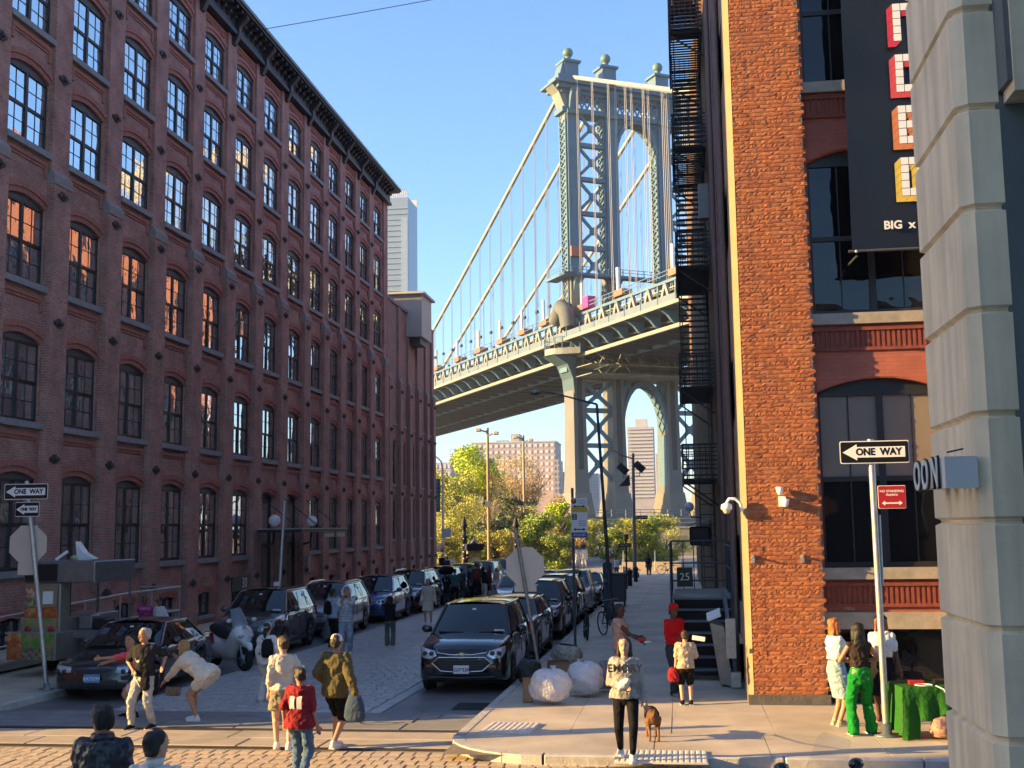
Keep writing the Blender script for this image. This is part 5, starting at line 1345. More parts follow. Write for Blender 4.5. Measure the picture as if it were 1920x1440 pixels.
q = [rel(px, py, YQ, o3) for px, py in ((1180, 888), (1182, 911), (1160, 912), (1172, 900))]; mb = MB(); mb.prism([(a[0], a[2]) for a in q], lambda p: (p[0], -.12, p[1]), lambda p: (p[0], .12, p[1])); mb.build('flag', M_BLACK, t, fix=True)
q = rel(1202, 970, YQ, o3); s = flat_sign('street_name_sign', rrect(.95, .26, .03), mat('name_sign', (.012, .014, .02), .4), t, (q[0], -.1, q[2])); link('lettering', text_mesh('Plymouth St', .17, 0, M_WHITE), s, (0, -.006, 0))

def wood_pole(label, px, top, Y, r):
    p = at_y(px, top, Y); t = thing('wooden_pole', label, 'pole', (p.x, Y, GP)); h = p.z-GP
    MB().tube([(0, 0, 0), (0, 0, h)], [r, r*.8], 10).build('shaft', mat('weathered_wood', (.34, .25, .15), .85, var=.3, scale=2, stretch=(4, 4, .3)), t)
    for k, s in enumerate((-1, 1)):
        MB().bar((0, -.1, h-.4-.3*k), (s*.6, -.2, h-.2-.3*k), .12).build('bracket', M_STEEL_D, t); MB().chbox(s*.75-.22, s*.75+.22, -.4, 0, h-.35-.3*k, h-.05-.3*k, .05).build('camera_box', mat('camera_beige', (.42, .38, .3), .6), t)
    MB().box(-.2, .2, -.35, -.15, h*.45, h*.45+.5).build('junction_box', M_STEEL_D, t)
wood_pole('tall wooden pole with cameras left of the bare tan tree', 914, 802, 98, .14); wood_pole('second wooden pole with cameras rising from the tan tree', 981, 816, 112, .14)
t = thing('street_lamp', 'slim white lamp post with curved arm beside the green banner', 'street lamp', (at_y(831, 1060, 86).x, 86, gz(86)))
h = at_y(831, 878, 86).z-gz(86); MB().tube([(0, 0, 0), (0, 0, h), (-.1, 0, h+.5), (-.45, 0, h+.85), (-.7, 0, h+.8)], [.12, .08, .06, .05, .05], 8).build('post', mat('post_cream', (.62, .58, .5), .5), t)
p = at_y(820, 929, 86); b_ = t.location
o = plate_xz(MB(), rrect(.46, 2.45, .03), 0, .02).build('banner', mat('banner_green', (.035, .13, .13), .7, var=.25, scale=1.2), t, (p.x-b_.x, -.1, p.z-b_.z), fix=True)
for k in range(7): MB().box(-.09, .09, -.012, -.004, .9-k*.3, 1.05-k*.3).build('banner_letter', mat('banner_mark', (.12, .28, .33), .7), o)
p = at_y(836, 1000, 86); MB().box(p.x-b_.x-.3, p.x-b_.x+.4, -.16, -.1, p.z-b_.z-.3, p.z-b_.z+.35).build('notice', mat('notice_blue', (.4, .45, .6), .6), t)
p = at_y(828, 1027, 86); MB().lathe([(.32, -.14), (.32, -.1)], 14, (p.x-b_.x, 0, p.z-b_.z), 'y').build('round_sign', mat('sign_pink', (.6, .38, .32), .6), t)

def ornate_post(label, px, Y):
    p = at_y(px, 966, Y); t = thing('ornate_post', label, 'post', (p.x, Y, gz(Y)), 0, 'ornate black posts'); h = p.z-gz(Y)
    MB().lathe([(.32, 0), (.32, .4), (.24, .5), (.2, h*.62), (.3, h*.64), (.3, h*.67), (.16, h*.69), (.17, h*.8), (.3, h*.83), (.22, h*.86), (.13, h*.93), (.05, h*.97), (0, h)], 10).build('shaft', M_IRON, t)
    for k in range(5): MB().ball((0, -.22, 1.0+k*.5), .07).build('boss', M_STEEL, t)
ornate_post('ornate black iron post with lantern top beside the yellow kiosk', 870, 88); ornate_post('ornate black iron post with lantern top behind the octagonal sign', 967, 90)
p = at_y(889, 1050, 87); t = thing('ticket_kiosk', 'small kiosk with black canopy and yellow poster panel', 'kiosk', (p.x, 87, gz(87)), .35)
MB().box(-.5, .5, -.4, .4, 0, 2.1).build('booth', mat('kiosk_yellow', (.42, .30, .06), .6, var=.4, scale=3), t); MB().box(-.62, .62, -.55, .55, 2.1, 2.6).build('canopy', M_BLACK, t); MB().box(-.35, .35, -.42, -.4, .7, 1.6).build('poster', mat('poster_cream', (.62, .58, .35), .6), t)
MB().lathe([(.35, 2.6), (.08, 2.9), (0, 3.2)], 6).build('finial', M_STEEL_D, t)
t = thing('direction_sign', 'thin dark pole with small black direction signs near the far corner', 'sign', (at_y(1175, 1080, 72).x, 72, gz(72)+KH))
MB().tube([(0, 0, 0), (0, 0, 3.0)], .05, 8).build('pole', M_BLACK, t)
s = flat_sign('name_plate', rrect(.8, .22, .02), M_SIGNBLACK, t, (-.05, -.07, 2.35)); link('lettering', text_mesh('ONE WAY', .13, 0, M_WHITE), s, (0, -.006, 0)); flat_sign('red_plate', rrect(.26, .34, .02), mat('plate_maroon', (.14, .03, .04), .5), t, (.05, -.07, 2.85))
for k, (px, Y) in enumerate(((1163, 62), (1172, 66), (1181, 70), (1192, 76))):
    t = thing('bollard', ('short dark bollard nearest the waste box', 'second short dark bollard along the kerb', 'third short dark bollard along the kerb', 'farthest short dark bollard before the steps')[k], 'bollard', (at_y(px, 1080, Y).x, Y, gz(Y)+KH), 0, 'kerb bollards')
    MB().lathe([(.13, 0), (.13, .7), (.17, .74), (.17, .86), (.1, .95), (0, 1.0)], 10).build('post', M_BLACK, t)
YM = 45.9; g = ground(1133, 1157, KH)
t = thing('parking_meter', 'dark blue parking meter pillar with white P by the kerb', 'parking meter', (g.x, YM, g.z))
MB().chbox(-.17, .17, -.15, .15, 0, 1.62, .03).build('pillar', mat('meter_blue', (.022, .045, .085), .45), t); mb = MB(); mb.prism([(-.17, 1.6), (.17, 1.6), (.17, 1.85), (0, 1.95), (-.17, 1.85)], lambda p: (p[0], -.15, p[1]), lambda p: (p[0], .15, p[1])); mb.build('head', MATS['meter_blue'], t, fix=True)
link('lettering', text_mesh('P', .26, 0, M_WHITE, bold=.004), t, (.02, -.156, 1.62)); MB().box(-.09, .09, -.157, -.15, 1.05, 1.3).build('screen', M_GLASS, t)
YW = 50; g = ground(1155, 1143, KH)
t = thing('waste_box', 'dark grey relay box on legs beyond the parking meter', 'box', (g.x, YW, g.z))
MB().chbox(-.32, .32, -.3, .3, .18, 1.3, .05).build('body', M_IRON2, t); MB().chbox(-.35, .35, -.33, .33, 1.3, 1.38, .03).build('lid', mat('lid_grey', (.16, .18, .19), .5), t)
for x in (-.25, .25): MB().box(x-.04, x+.04, -.2, .2, 0, .18).build('leg', M_IRON2, t)

# steel pole leaning by the doorway, ramp railing
p0, p1 = at_x(520, 1112, -12.9), at_x(534, 938, -12.9)
t = thing('leaning_pole', 'bare galvanised pole leaning in front of the warehouse doorway', 'pole', (p0.x, p0.y, gz(p0.y)+KH)); f = (p0.z-gz(p0.y)-KH)
MB().tube([(0, 0, 0), (p1.x-p0.x, p1.y-p0.y, p1.z-p0.z+f)], .06, 10).build('shaft', M_STEEL, t); MB().lathe([(.14, 0), (.14, .05), (.07, .1)], 10).build('foot', M_STEEL_D, t); MB().box(-.09, .09, -.1, -.05, 1.3, 1.6).build('tag', M_WHITE, t)
t = thing('ramp_railing', 'galvanised double rail handrail along the warehouse ramp', 'railing', (-15.2, 21.0, KH))
mb = MB(); 
for h0, h1 in ((1.1, 1.42), (.45, .72)): mb.tube([(0, 0, h0), (0, 10.2, h1), (0, 13.6, h1)], .03, 8)
mb.tube([(0, 13.6, 1.42), (-1.3, 13.6, 1.42)], .03, 8); mb.tube([(0, 13.6, .72), (-1.3, 13.6, .72)], .03, 8); mb.build('rail', M_STEEL, t)
for k in range(8): y = k*1.94; MB().tube([(0, y, -.05), (0, y, 1.1+.32*min(y/10.2, 1))], .028, 8).build('post', M_STEEL, t)
t2 = thing('ramp', 'low concrete ramp behind the handrail at the warehouse foot', 'ramp', (-16.1, 21.0, KH)); mb = MB(); mb.add([(-.6,0,0),(.8,0,0),(.8,13.8,0),(-.6,13.8,0),(-.6,0,.02),(.8,0,.02),(.8,10,.35),(.8,13.8,.35),(-.6,10,.35),(-.6,13.8,.35)], [(4,5,6,8),(8,6,7,9),(0,1,5,4),(1,2,7,6,5),(2,3,9,7),(3,0,4,8,9)]); mb.build('slab', M_CONCRETE, t2)
s = flat_sign('notice', rrect(.2, .32, .01), mat('notice_red', (.45, .09, .07), .6), LB, (.38, 33.2-LY0, 1.75), (0, 0, PI/2))

# food cart
c0 = at_y(84, 1285, 25.2)
FC = thing('food_cart', 'stainless steel street food cart covered in food photographs on the left pavement', 'food cart', (-14.2, 24.9, gz(25)+KH), math.radians(-6))
M_CART = mat('cart_steel', (.33, .31, .27), .45, .55, var=.2, scale=3); M_CARTD = mat('cart_dark', (.05, .05, .055), .5)
MB().chbox(-.52, .50, -.02, 2.3, .50, 1.28, .02).build('counter_body', M_CART, FC)
MB().chbox(-.60, .64, -.35, 2.35, .38, .98, .02).build('lower_box', M_CART, FC)
MB().chbox(-.42, .48, .0, .38, .98, 2.05, .02).build('end_cabinet', M_CART, FC)
MB().box(-.36, .44, .38, .46, 1.28, 2.05).build('inner_panel', M_CARTD, FC)
MB().chbox(-.46, 1.35, -.04, 1.6, 2.05, 2.52, .02).build('roof_box', M_STEEL_D, FC)
MB().box(-.40, .42, -.06, -.042, 2.08, 2.46).build('menu_board', M_BLACK, FC)
for x in (-.40, .44, 1.28):
    MB().bar((x, 1.5, .98), (x, 1.5, 2.05), .04).build('post', M_STEEL_D, FC)
MB().chbox(.55, 1.3, .3, 1.4, .8, .98, .02).build('side_shelf', M_STEEL_D, FC); MB().chbox(.62, .95, .5, .9, .98, 1.3, .03).build('grill_box', M_STEEL_D, FC); MB().chbox(1.0, 1.28, .5, .95, .98, 1.22, .03).build('cooler', M_BLACK, FC)
def food(name, x0, x1, z0, z1, y, c1, c2, sc=9):
    mt = mat('food_' + name, c1, .5)
    if not mt.get('done'):
        nt = mt.node_tree; r = [n for n in nt.nodes if n.type == 'VALTORGB'][0]; r.color_ramp.elements[0].color = rgb(c1); r.color_ramp.elements[1].color = rgb(c2); r.color_ramp.elements[0].position = .42; r.color_ramp.elements[1].position = .56
        [n for n in nt.nodes if n.type == 'TEX_NOISE'][0].inputs['Scale'].default_value = sc; mt['done'] = 1
    return MB().box(x0+.006, x1-.006, y-.008, y, z0+.006, z1-.006).build('food_picture', mt, FC)
food('bun', -.40, -.06, 1.72, 1.98, -.02, (.55, .48, .36), (.45, .10, .03), 6); food('wrap', -.40, -.06, 1.50, 1.72, -.02, (.40, .36, .22), (.14, .10, .04), 8)
MB().box(-.02, .42, -.03, -.02, 1.52, 1.98).build('notice_board', mat('board_tan', (.28, .20, .13), .7), FC); MB().box(.06, .32, -.04, -.031, 1.58, 1.86).build('paper', M_WHITE, FC)
food('hotdog', -.41, .02, 1.28, 1.50, -.02, (.50, .32, .10), (.42, .06, .02), 7); food('wings', .02, .44, 1.28, 1.50, -.02, (.36, .05, .02), (.45, .16, .04), 10)
food('green', -.41, .44, 1.05, 1.28, -.03, (.06, .24, .02), (.34, .22, .12), 5)
food('hotdog', -.58, -.2, .66, .96, -.355, 0, 0); food('green', -.2, .62, .66, .96, -.355, 0, 0); food('wings', -.58, -.2, .40, .66, -.355, 0, 0); food('fries', -.2, .62, .40, .66, -.355, (.30, .26, .15), (.08, .07, .04), 11)
for x in (-.30, .30): MB().lathe([(.075, -.02), (.075, .0), (.05, -.03)], 14, (x, -.03, 1.16 if False else 1.02), 'y').build('tail_lamp', M_RED, FC)
for x in (-.42, .45): MB().lathe([(.2, -.07), (.27, -.06), (.27, .06), (.2, .07)], 18, (x, 1.0, .27), 'x').build('wheel', M_RUBBER, FC)
t = thing('cart_clutter', 'open box and white umbrella fabric piled on the food cart roof', 'clutter', (-14.0, 25.3, gz(25)+KH+2.53))
MB().bar((-.1, 0, .02), (.12, .1, .2), .3, .06).build('box', M_WHITE, t); mb = MB(); mb.prism([(.35, .0), (.62, .0), (.75, .02), (.5, .16), (.3, .42)], lambda p: (p[0], .1, p[1]), lambda p: (p[0], .35, p[1])); mb.build('folded_sheet', M_WHITE, t, fix=True); MB().ball((.3, .2, .05), .16, .12, .07).build('bundle', mat('bundle_cream', (.5, .48, .3), .8), t)

# rubbish by the kerb
def lumpy(name, label, c, rx, ry, rz, m, seed, cat='bag', neck=True, group=None):
    rr = random.Random(seed); t = thing(name, label, cat, c, rr.uniform(0, 3), group)
    ph = [rr.uniform(0, 6) for _ in range(8)]
    mb = MB(); n, k = 32, 22
    def P(u, v):
        a, th = 2*PI*u, PI*v; r = 1 + .10*math.sin(2*a+ph[5]) + .07*math.sin(3*a+2*th+ph[0]) + .05*math.sin(5*a+7*th+ph[1]) + .035*math.sin(9*a+5*th+ph[2]) + .03*math.sin(13*th+4*a+ph[3]) + .02*math.sin(17*a-9*th+ph[6])
        z = -math.cos(th); s = math.sin(th)**.55
        return (rx*s*math.cos(a)*r, ry*s*math.sin(a)*r, rz*(1+max(z, -.82)/1.0*(1 if z > 0 else .92))*(1+.02*math.sin(7*a+ph[4])))
    mb.grid(P, n, k); o = mb.build('sack', m, t)
    if neck:
        mb = MB(); mb.lathe([(.09, -.03), (.03, .02), (.05, .055), (.065, .07)], 12, (rx*.2, ry*.1, rz*1.93)); mb.build('knot', m, t)
    return t
def bag_mat(nm, c, c2, sc=26):
    mt = mat(nm, c, .4, var=.0 if False else .12, scale=sc, bump=1.0, bscale=24, spec=.5, dist=.05)
    nt = mt.node_tree; r = [n for n in nt.nodes if n.type == 'VALTORGB'][0]; r.color_ramp.elements[0].color = rgb(c2); r.color_ramp.elements[1].color = rgb(c); return mt
M_BAGW = bag_mat('bag_white', (.76, .75, .78), (.64, .60, .63)); M_BAGP = bag_mat('bag_clear', (.40, .32, .31), (.20, .16, .16))
g = ground(1030, 1322, KH); lumpy('rubbish_bag', 'bulging white see-through plastic bag nearest the corner', (g.x, g.y+.15, g.z), .37, .34, 0.30, M_BAGW, 1, neck=True, group='white rubbish bags')
g = ground(1095, 1308, KH); lumpy('rubbish_bag', 'bulging white see-through plastic bag behind and right of the first', (g.x, g.y+.2, g.z), .38, .33, 0.31, M_BAGW, 2, neck=True, group='white rubbish bags')
g = ground(1133, 1300, KH); lumpy('rubbish_bag', 'smaller pinkish clear bag tucked behind the white bags', (g.x+.02, g.y+.25, g.z), .24, .24, .28, M_BAGP, 3, neck=False)
g = ground(990, 1290, KH); lumpy('rubbish_bag', 'dark green rubbish bag behind the stop sign pole', (g.x, g.y+.3, g.z), .26, .26, .26, bag_mat('bag_dark', (.03, .04, .04), (.01, .014, .014)), 4)
def carton(label, px, py, w, d, h, rz, c, contents=False):
    g = ground(px, py, KH); t = thing('cardboard_box', label, 'box', (g.x, g.y+d/2, g.z), rz); m_ = mat('cardboard', (.33, .215, .125), .85, var=.12, scale=4)
    mb = MB(); e = .012
    mb.box(-w/2, w/2, -d/2, d/2, 0, .02); mb.box(-w/2, -w/2+e, -d/2, d/2, 0, h); mb.box(w/2-e, w/2, -d/2, d/2, 0, h); mb.box(-w/2, w/2, -d/2, -d/2+e, 0, h); mb.box(-w/2, w/2, d/2-e, d/2, 0, h); mb.build('carton', m_, t)
    mb = MB(); mb.add([(-w/2, -d/2, h), (w/2, -d/2, h), (w/2, -d/2-.07, h+.05), (-w/2, -d/2-.07, h+.05)], [(0,1,2,3)]); mb.add([(w/2, -d/2, h), (w/2, d/2, h), (w/2+.08, d/2, h+.04), (w/2+.08, -d/2, h+.04)], [(0,1,2,3)]); mb.build('flap', m_, t)
    return t
carton('open brown cardboard box stacked behind the white bags', 1045, 1275, .42, .4, .36, .2, 0); carton('tall narrow cardboard box at the kerb by the stop sign', 988, 1318, .17, .25, .40, .1, 0)
t = lumpy('paper_heap', 'heap of crumpled packing paper and dark scraps on the boxes', ground(1060, 1262, KH)+Vector((0, .35, .12)), .45, .25, .22, mat('packing_paper', (.42, .36, .28), .85, var=.4, scale=12, bump=.8, bscale=12), 6, 'rubbish', False)
for k in range(5): MB().bar((-.25+k*.1, -.1, .43), (-.15+k*.08, .08, .47), .06, .02).build('scrap', M_BLACK, t)

# green table
g0 = ground(1690, 1392, KH); TB = thing('folding_table', 'folding table under a vivid green cloth beside the right sign pole', 'table', (g0.x+.08, g0.y+.15, g0.z), .12)
TW, TD, TH = 1.7, .7, .73
def tcl(u, v):
    """cloth: top sheet then a drop with folds"""
    x = u*TW
    if v < .5: return (x, TD*(1-v*2), TH+.005)
    f = (v-.5)*2; drop = (.72 if x < .28 else .30+.16*math.sin(x*4)**2)
    return (x - .05*f, -.03*math.sin(x*22)*f - .04*f, TH - f*drop)
mb = MB(); mb.grid(tcl, 60, 16); mb.grid(lambda u, v: (-.04*v-.03*math.sin(u*20)*v, TD*u, TH-v*.66), 24, 6); mb.build('cloth', cloth('table_green', (.022, .115, .016)), TB, fix=False)
MB().box(.02, TW, .02, TD, TH-.04, TH).build('table_top', M_STEEL_D, TB)
for x, y in ((.12, .1), (.12, .6), (1.55, .1), (1.55, .6)): MB().tube([(x, y, 0), (x, y, TH-.03)], .015, 6).build('leg', M_STEEL_D, TB)
t = thing('table_goods', 'string necklaces and small red and dark items laid on the green table', 'goods', (g0.x+.25, g0.y+.3, g0.z+TH+.012))
MB().box(-.02, .18, .1, .25, 0, .05).build('red_case', M_RED, t); MB().box(.35, .7, .2, .4, 0, .05).build('dark_case', M_BLACK, t); MB().tube([(.15+.12*math.cos(a), -.02+.1*math.sin(a), .012) for a in [k*.5 for k in range(13)]], .008, 5).build('necklace', M_WHITE, t); MB().tube([(.3, -.1, .012), (.38, -.22, -.02), (.44, -.25, -.16), (.4, -.26, -.1), (.5, -.12, .012)], .008, 5).build('necklace', M_WHITE, t)
lumpy('cloth_bundle', 'pinkish cloth bundle lying under the green table', (g0.x+.75, g0.y+.35, g0.z), .4, .22, .17, cloth('bundle_pink', (.34, .21, .17)), 8, 'bundle', False)

# bicycles
def bicycle(label, loc, rz, lean=0.0, c=M_BLACK):
    t = thing('bicycle', label, 'bicycle', loc, rz, 'parked bicycles'); t.rotation_euler = (lean, 0, rz) if False else (0, lean, rz)
    R_ = .34
    for y in (0, 1.05):
        w = MB().tube([(0, y+R_*math.cos(a), R_+R_*math.sin(a)) for a in [2*PI*k/20 for k in range(21)]], .022, 6, cap=False).build('wheel', M_RUBBER, t)
        mb = MB()
        for k in range(8): a = PI*k/8*2; mb.bar((0, y, R_), (0, y+R_*.97*math.cos(a), R_+R_*.97*math.sin(a)), .006)
        mb.lathe([(.03, -.03), (.03, .03)], 8, (0, y, R_), 'x'); mb.build('spokes', M_STEEL_D, w)
    J = dict(bb=(0, .45, .3), seat=(0, .3, .78), head=(0, .86, .82), hlow=(0, .9, .68))
    mb = MB()
    for a, b in ((J['bb'], J['seat']), (J['seat'], J['head']), (J['bb'], J['hlow']), (J['bb'], (0, 0, R_)), (J['seat'], (0, 0, R_)), ((0, .84, .9), (0, 1.05, R_))): mb.tube([a, b], .02, 6)
    mb.build('frame', c, t); MB().tube([(-.28, .78, .98), (-.1, .86, 1.0), (.1, .86, 1.0), (.28, .78, .98)], .014, 6).tube([(0, .86, .85), (0, .86, 1.0)], .016, 6).build('handlebar', M_STEEL_D, t)
    MB().chbox(-.07, .07, .14, .40, .80, .86, .03).build('saddle', M_BLACK, t); MB().tube([(-.12, .45, .2), (.12, .45, .4)], .015, 6).lathe([(.09, .02), (.09, .03)], 12, (0, .45, .3), 'x').build('crank', M_STEEL_D, t)
    return t
g = ground(1108, 1200, KH); bicycle('black bicycle parked upright at the kerb next to the parking meter', (g.x-.1, g.y-.1, g.z), .15, .05)
g = ground(1122, 1192, KH); bicycle('second dark bicycle leaning behind the first at the kerb', (g.x+.15, g.y+.3, g.z), -.35, -.12, M_IRON2)
bicycle('dark bicycle parked sideways at the far end of the right pavement', (at_y(1240, 1070, 90).x, 90, GP+KH), -PI/2+.1)
t = thing('globe_lamp', 'white globe lamp on a black bracket along the right facade', 'wall lamp', (1.1, 62, 3.9)); MB().tube([(0, 0, -.3), (-.5, 0, -.3), (-.6, 0, .0)], .04, 6).build('bracket', M_IRON, t); MB().ball((-.6, 0, .25), .25).build('globe', MATS['opal_globe'], t)
t = thing('ac_unit', 'black boxed awning light hanging on the right facade behind the stair', 'wall box', (1.09, 44, 2.95)); MB().chbox(-.75, 0, 0, .9, -.5, .2, .06).build('box', M_BLACK, t); mb = MB(); mb.prism([(0, .5), (-.85, .25), (-.85, .2), (0, .42)], lambda p: (p[0], -.1, p[1]), lambda p: (p[0], 1.0, p[1])); mb.build('awning', mat('awning_grey', (.25, .29, .31), .6), t, fix=True)
# ------------------------------------------------------------------ vehicles (local -y is the nose)
M_UNDER = mat('underbody', (.008, .008, .009), .9, var=.0)
M_LAMP = mat('headlight_lens', (.50, .52, .54), .08, .4, var=.25, scale=16, coat=1.0); M_LAMP_IN = mat('headlight_inner', (.05, .055, .06), .2, .5)
M_TRIM = mat('black_trim', (.016, .016, .017), .55, var=.1); M_RIM = mat('alloy_rim', (.42, .42, .43), .3, .9, var=.05); M_RIMD = mat('alloy_rim_dark', (.05, .05, .055), .35, .8, var=.05)
M_TAIL = mat('tail_light', (.30, .01, .012), .2, coat=1.0)
SUV = dict(L=4.7, W=1.84, H=1.68, clr=.25, rw=.345, wf=.195, wr=.785, belt=1.08, st=[(0,.76,.66),(.008,.86,.80),(.022,.925,.90),(.05,.965,.965),(.10,.985,1.01),(.20,1,1.06),(.27,1,1.09),(.5,1,1.09),(.85,.99,1.11),(.95,.965,1.10),(.985,.92,1.03),(1,.84,.92)],
           bf=.255, br=.965, tf=.415, tr=.885, wb=.90, wt=.70, win=((.07,.40),(.43,.70),(.73,.94)), nose_zb=.27)
SEDAN = dict(L=4.75, W=1.78, H=1.40, clr=.20, rw=.31, wf=.195, wr=.785, belt=.93, st=[(0,.74,.52),(.008,.85,.62),(.022,.92,.69),(.06,.965,.74),(.14,.985,.80),(.25,1,.87),(.32,1,.92),(.5,1,.93),(.78,.99,.95),(.86,.97,.97),(.97,.93,.96),(.99,.88,.88),(1,.8,.78)],
             bf=.285, br=.845, tf=.435, tr=.71, wb=.90, wt=.70, win=((.06,.46),(.49,.90)), nose_zb=.2)
def lerp_st(st, t):
    for a, b in zip(st, st[1:]):
        if t <= b[0]:
            f = (t-a[0])/(b[0]-a[0]); return a[1]+(b[1]-a[1])*f, a[2]+(b[2]-a[2])*f
    return st[-1][1], st[-1][2]

def car(name, label, loc, rz, K, pm, cat='car', group=None, plate=None, grille='bar', rim=None, detail=2, rails=False, scale_h=1.0, stickers=True, **kw):
    K = dict(K); K.update(kw); rim = rim or M_RIM
    L_, W2, H_ = K['L'], K['W']/2, K['H']; st = K['st']; bow = .10
    t0 = thing(name, label, cat, loc, rz, group)
    yw = [-L_/2+K['wf']*L_, -L_/2+K['wr']*L_]; Ra = K['rw']+.065
    def zb(y):
        z = K['clr'] + (.05*max(0, 1-(y+L_/2)/.3)) + (.08*max(0, 1-(L_/2-y)/.4))
        for w in yw:
            d = abs(y-w)
            if d < Ra: z = max(z, K['rw']+math.sqrt(Ra*Ra-d*d))
        return z
    def bowf(y): return bow*max(0, 1-(y+L_/2)/.9) - bow*.7*max(0, 1-(L_/2-y)/.7)
    ts = sorted(set([0,.004,.008,.014,.022,.035,.05,.075,.1] + [.1+.05*k for k in range(18)] + [.965,.98,.985,.992,1] + [(w+Ra*math.sin(a)+L_/2)/L_ for w in yw for a in [PI/2*k/6 for k in range(-6, 7)]] + [(w+s*(Ra+.002)+L_/2)/L_ for w in yw for s in (-1, 1)]))
    mb = MB(); rings = []
    for t in ts:
        y = -L_/2+t*L_; w, zt = lerp_st(st, t); w *= W2; zl = min(zb(y), zt-.13)
        pr_ = [(.955, zl), (.995, zl+.05*(zt-zl)/.8), (1.0, zl+.40*(zt-zl)), (.985, zl+.70*(zt-zl)), (.965, zt-.10), (.935, zt-.03), (.86, zt), (.5, zt+.028), (0, zt+.04)]
        pr_ = [(x*w, z) for x, z in pr_]; ring = pr_ + [(-x, z) for x, z in reversed(pr_[:-1])]
        rings.append([(x, y - bowf(y)*(1-(x/W2)**2) + 0.0, z) for x, z in ring])
    n = len(rings[0])
    fs = [(i*n+j, i*n+j+1, (i+1)*n+j+1, (i+1)*n+j) for i in range(len(rings)-1) for j in range(n-1)]
    mb.add([p for r in rings for p in r], fs, True); mb.add(rings[0], [tuple(range(n))], True); mb.add(rings[-1], [tuple(range(n-1, -1, -1))], True)
    me = mb.mesh('body', pm); bm = bmesh.new(); bm.from_mesh(me); bmesh.ops.remove_doubles(bm, verts=bm.verts[:], dist=.0005); bmesh.ops.recalc_face_normals(bm, faces=bm.faces[:]); bm.to_mesh(me); bm.free()
    body = link('body', me, t0)
    MB().box(-W2*.80, W2*.80, -L_/2+.28, L_/2-.25, .2, .62).build('underbody', M_UNDER, t0)
    # cabin
    zbelt, zr = K['belt']-.02, H_
    yb0, yb1, yt0, yt1 = [-L_/2+K[k]*L_ for k in ('bf', 'br', 'tf', 'tr')]; wb, wt = W2*K['wb'], W2*K['wt']
    B = {'fl': Vector((-wb, yb0, zbelt)), 'fr': Vector((wb, yb0, zbelt)), 'rl': Vector((-wb, yb1, zbelt)), 'rr': Vector((wb, yb1, zbelt))}
    T = {'fl': Vector((-wt, yt0, zr-.06)), 'fr': Vector((wt, yt0, zr-.06)), 'rl': Vector((-wt, yt1, zr-.07)), 'rr': Vector((wt, yt1, zr-.07))}
    def patch(a, b, c, d, bul, axis):       # a,b bottom; c,d top (above a,b)
        axis = Vector(axis)
        return lambda u, v: (a.lerp(b, u)).lerp(c.lerp(d, u), v) + axis*(bul*(4*u*(1-u)*.7 + .3*math.sin(PI*v)*(4*u*(1-u))**.5))
    Pf = patch(B['fl'], B['fr'], T['fl'], T['fr'], .10, (0, -1, .25)); Pr = patch(B['rr'], B['rl'], T['rr'], T['rl'], .07, (0, 1, .1))
    PRt = patch(B['fr'], B['rr'], T['fr'], T['rr'], .035, (1, 0, .1)); PLf = patch(B['rl'], B['fl'], T['rl'], T['fl'], .035, (-1, 0, .1))
    def roof(u, v):
        p = T['fl'].lerp(T['fr'], u).lerp(T['rl'].lerp(T['rr'], u), v); p.z += .06*(4*u*(1-u))**.7 + .03*math.sin(PI*v); p += Vector((0, -1, .25))*.07*(4*u*(1-u)*.7)*(1-v) if v < .5 else Vector((0, 0, 0)); return p
    mb = MB(); nu = 10
    for P_ in (Pf, Pr, PRt, PLf, roof): mb.grid(P_, nu, 6)
    for a, b in (('fl', 'fl'), ('fr', 'fr'), ('rl', 'rl'), ('rr', 'rr')): mb.tube([B[a], B[a].lerp(T[b], .5), T[b]], .035, 8)
    mb.tube([PRt(k/8, 1) for k in range(9)], .032, 8); mb.tube([PLf(k/8, 1) for k in range(9)], .032, 8)
    mb.build('cabin', pm, t0, fix=False)
    def pane(nm, P_, u0, u1, v0, v1, o, m_=M_CAR_GLASS, par=t0):
        o = Vector(o); mb = MB(); mb.grid(lambda u, v: P_(u0+(u1-u0)*u, v0+(v1-v0)*v)+o, 8, 5); return mb.build(nm, m_, par)
    wsn = pane('windscreen', Pf, .035, .965, .02, .96, (0, -.008, .012)); pane('rear_window', Pr, .08, .92, .12, .88, (0, .01, .004))
    for (u0, u1) in K['win']:
        pane('side_window', PRt, u0, u1, .10, .90, (.010, 0, 0)); pane('side_window', PLf, 1-u1, 1-u0, .10, .90, (-.010, 0, 0))
    if detail >= 1:
        for s in (-1, 1):
            mb = MB(); mb.tube([Pf(.5+s*.1, .03)+Vector((0, -.02, .02)), Pf(.5+s*.42, .07)+Vector((0, -.022, .02))], .010, 5); mb.build('wiper', M_TRIM, wsn)
        if stickers: pane('inspection_sticker', Pf, .80, .93, .06, .13, (0, -.014, .016), mat('sticker_white', (.6, .62, .58), .6), wsn); pane('mirror_base', Pf, .47, .53, .78, .84, (0, -.013, .015), M_WHITE, wsn)
    # surface of the nose
    def yn(x, z):
        for k in range(0, 400):
            t = k*.001; w, zt = lerp_st(st, t)
            if w*W2*.985 >= abs(x) and zt+.03*(1-(x/W2)**2) >= z:
                y = -L_/2+t*L_; return y - bowf(y)*(1-(x/W2)**2)
        return -L_/2+.4*L_
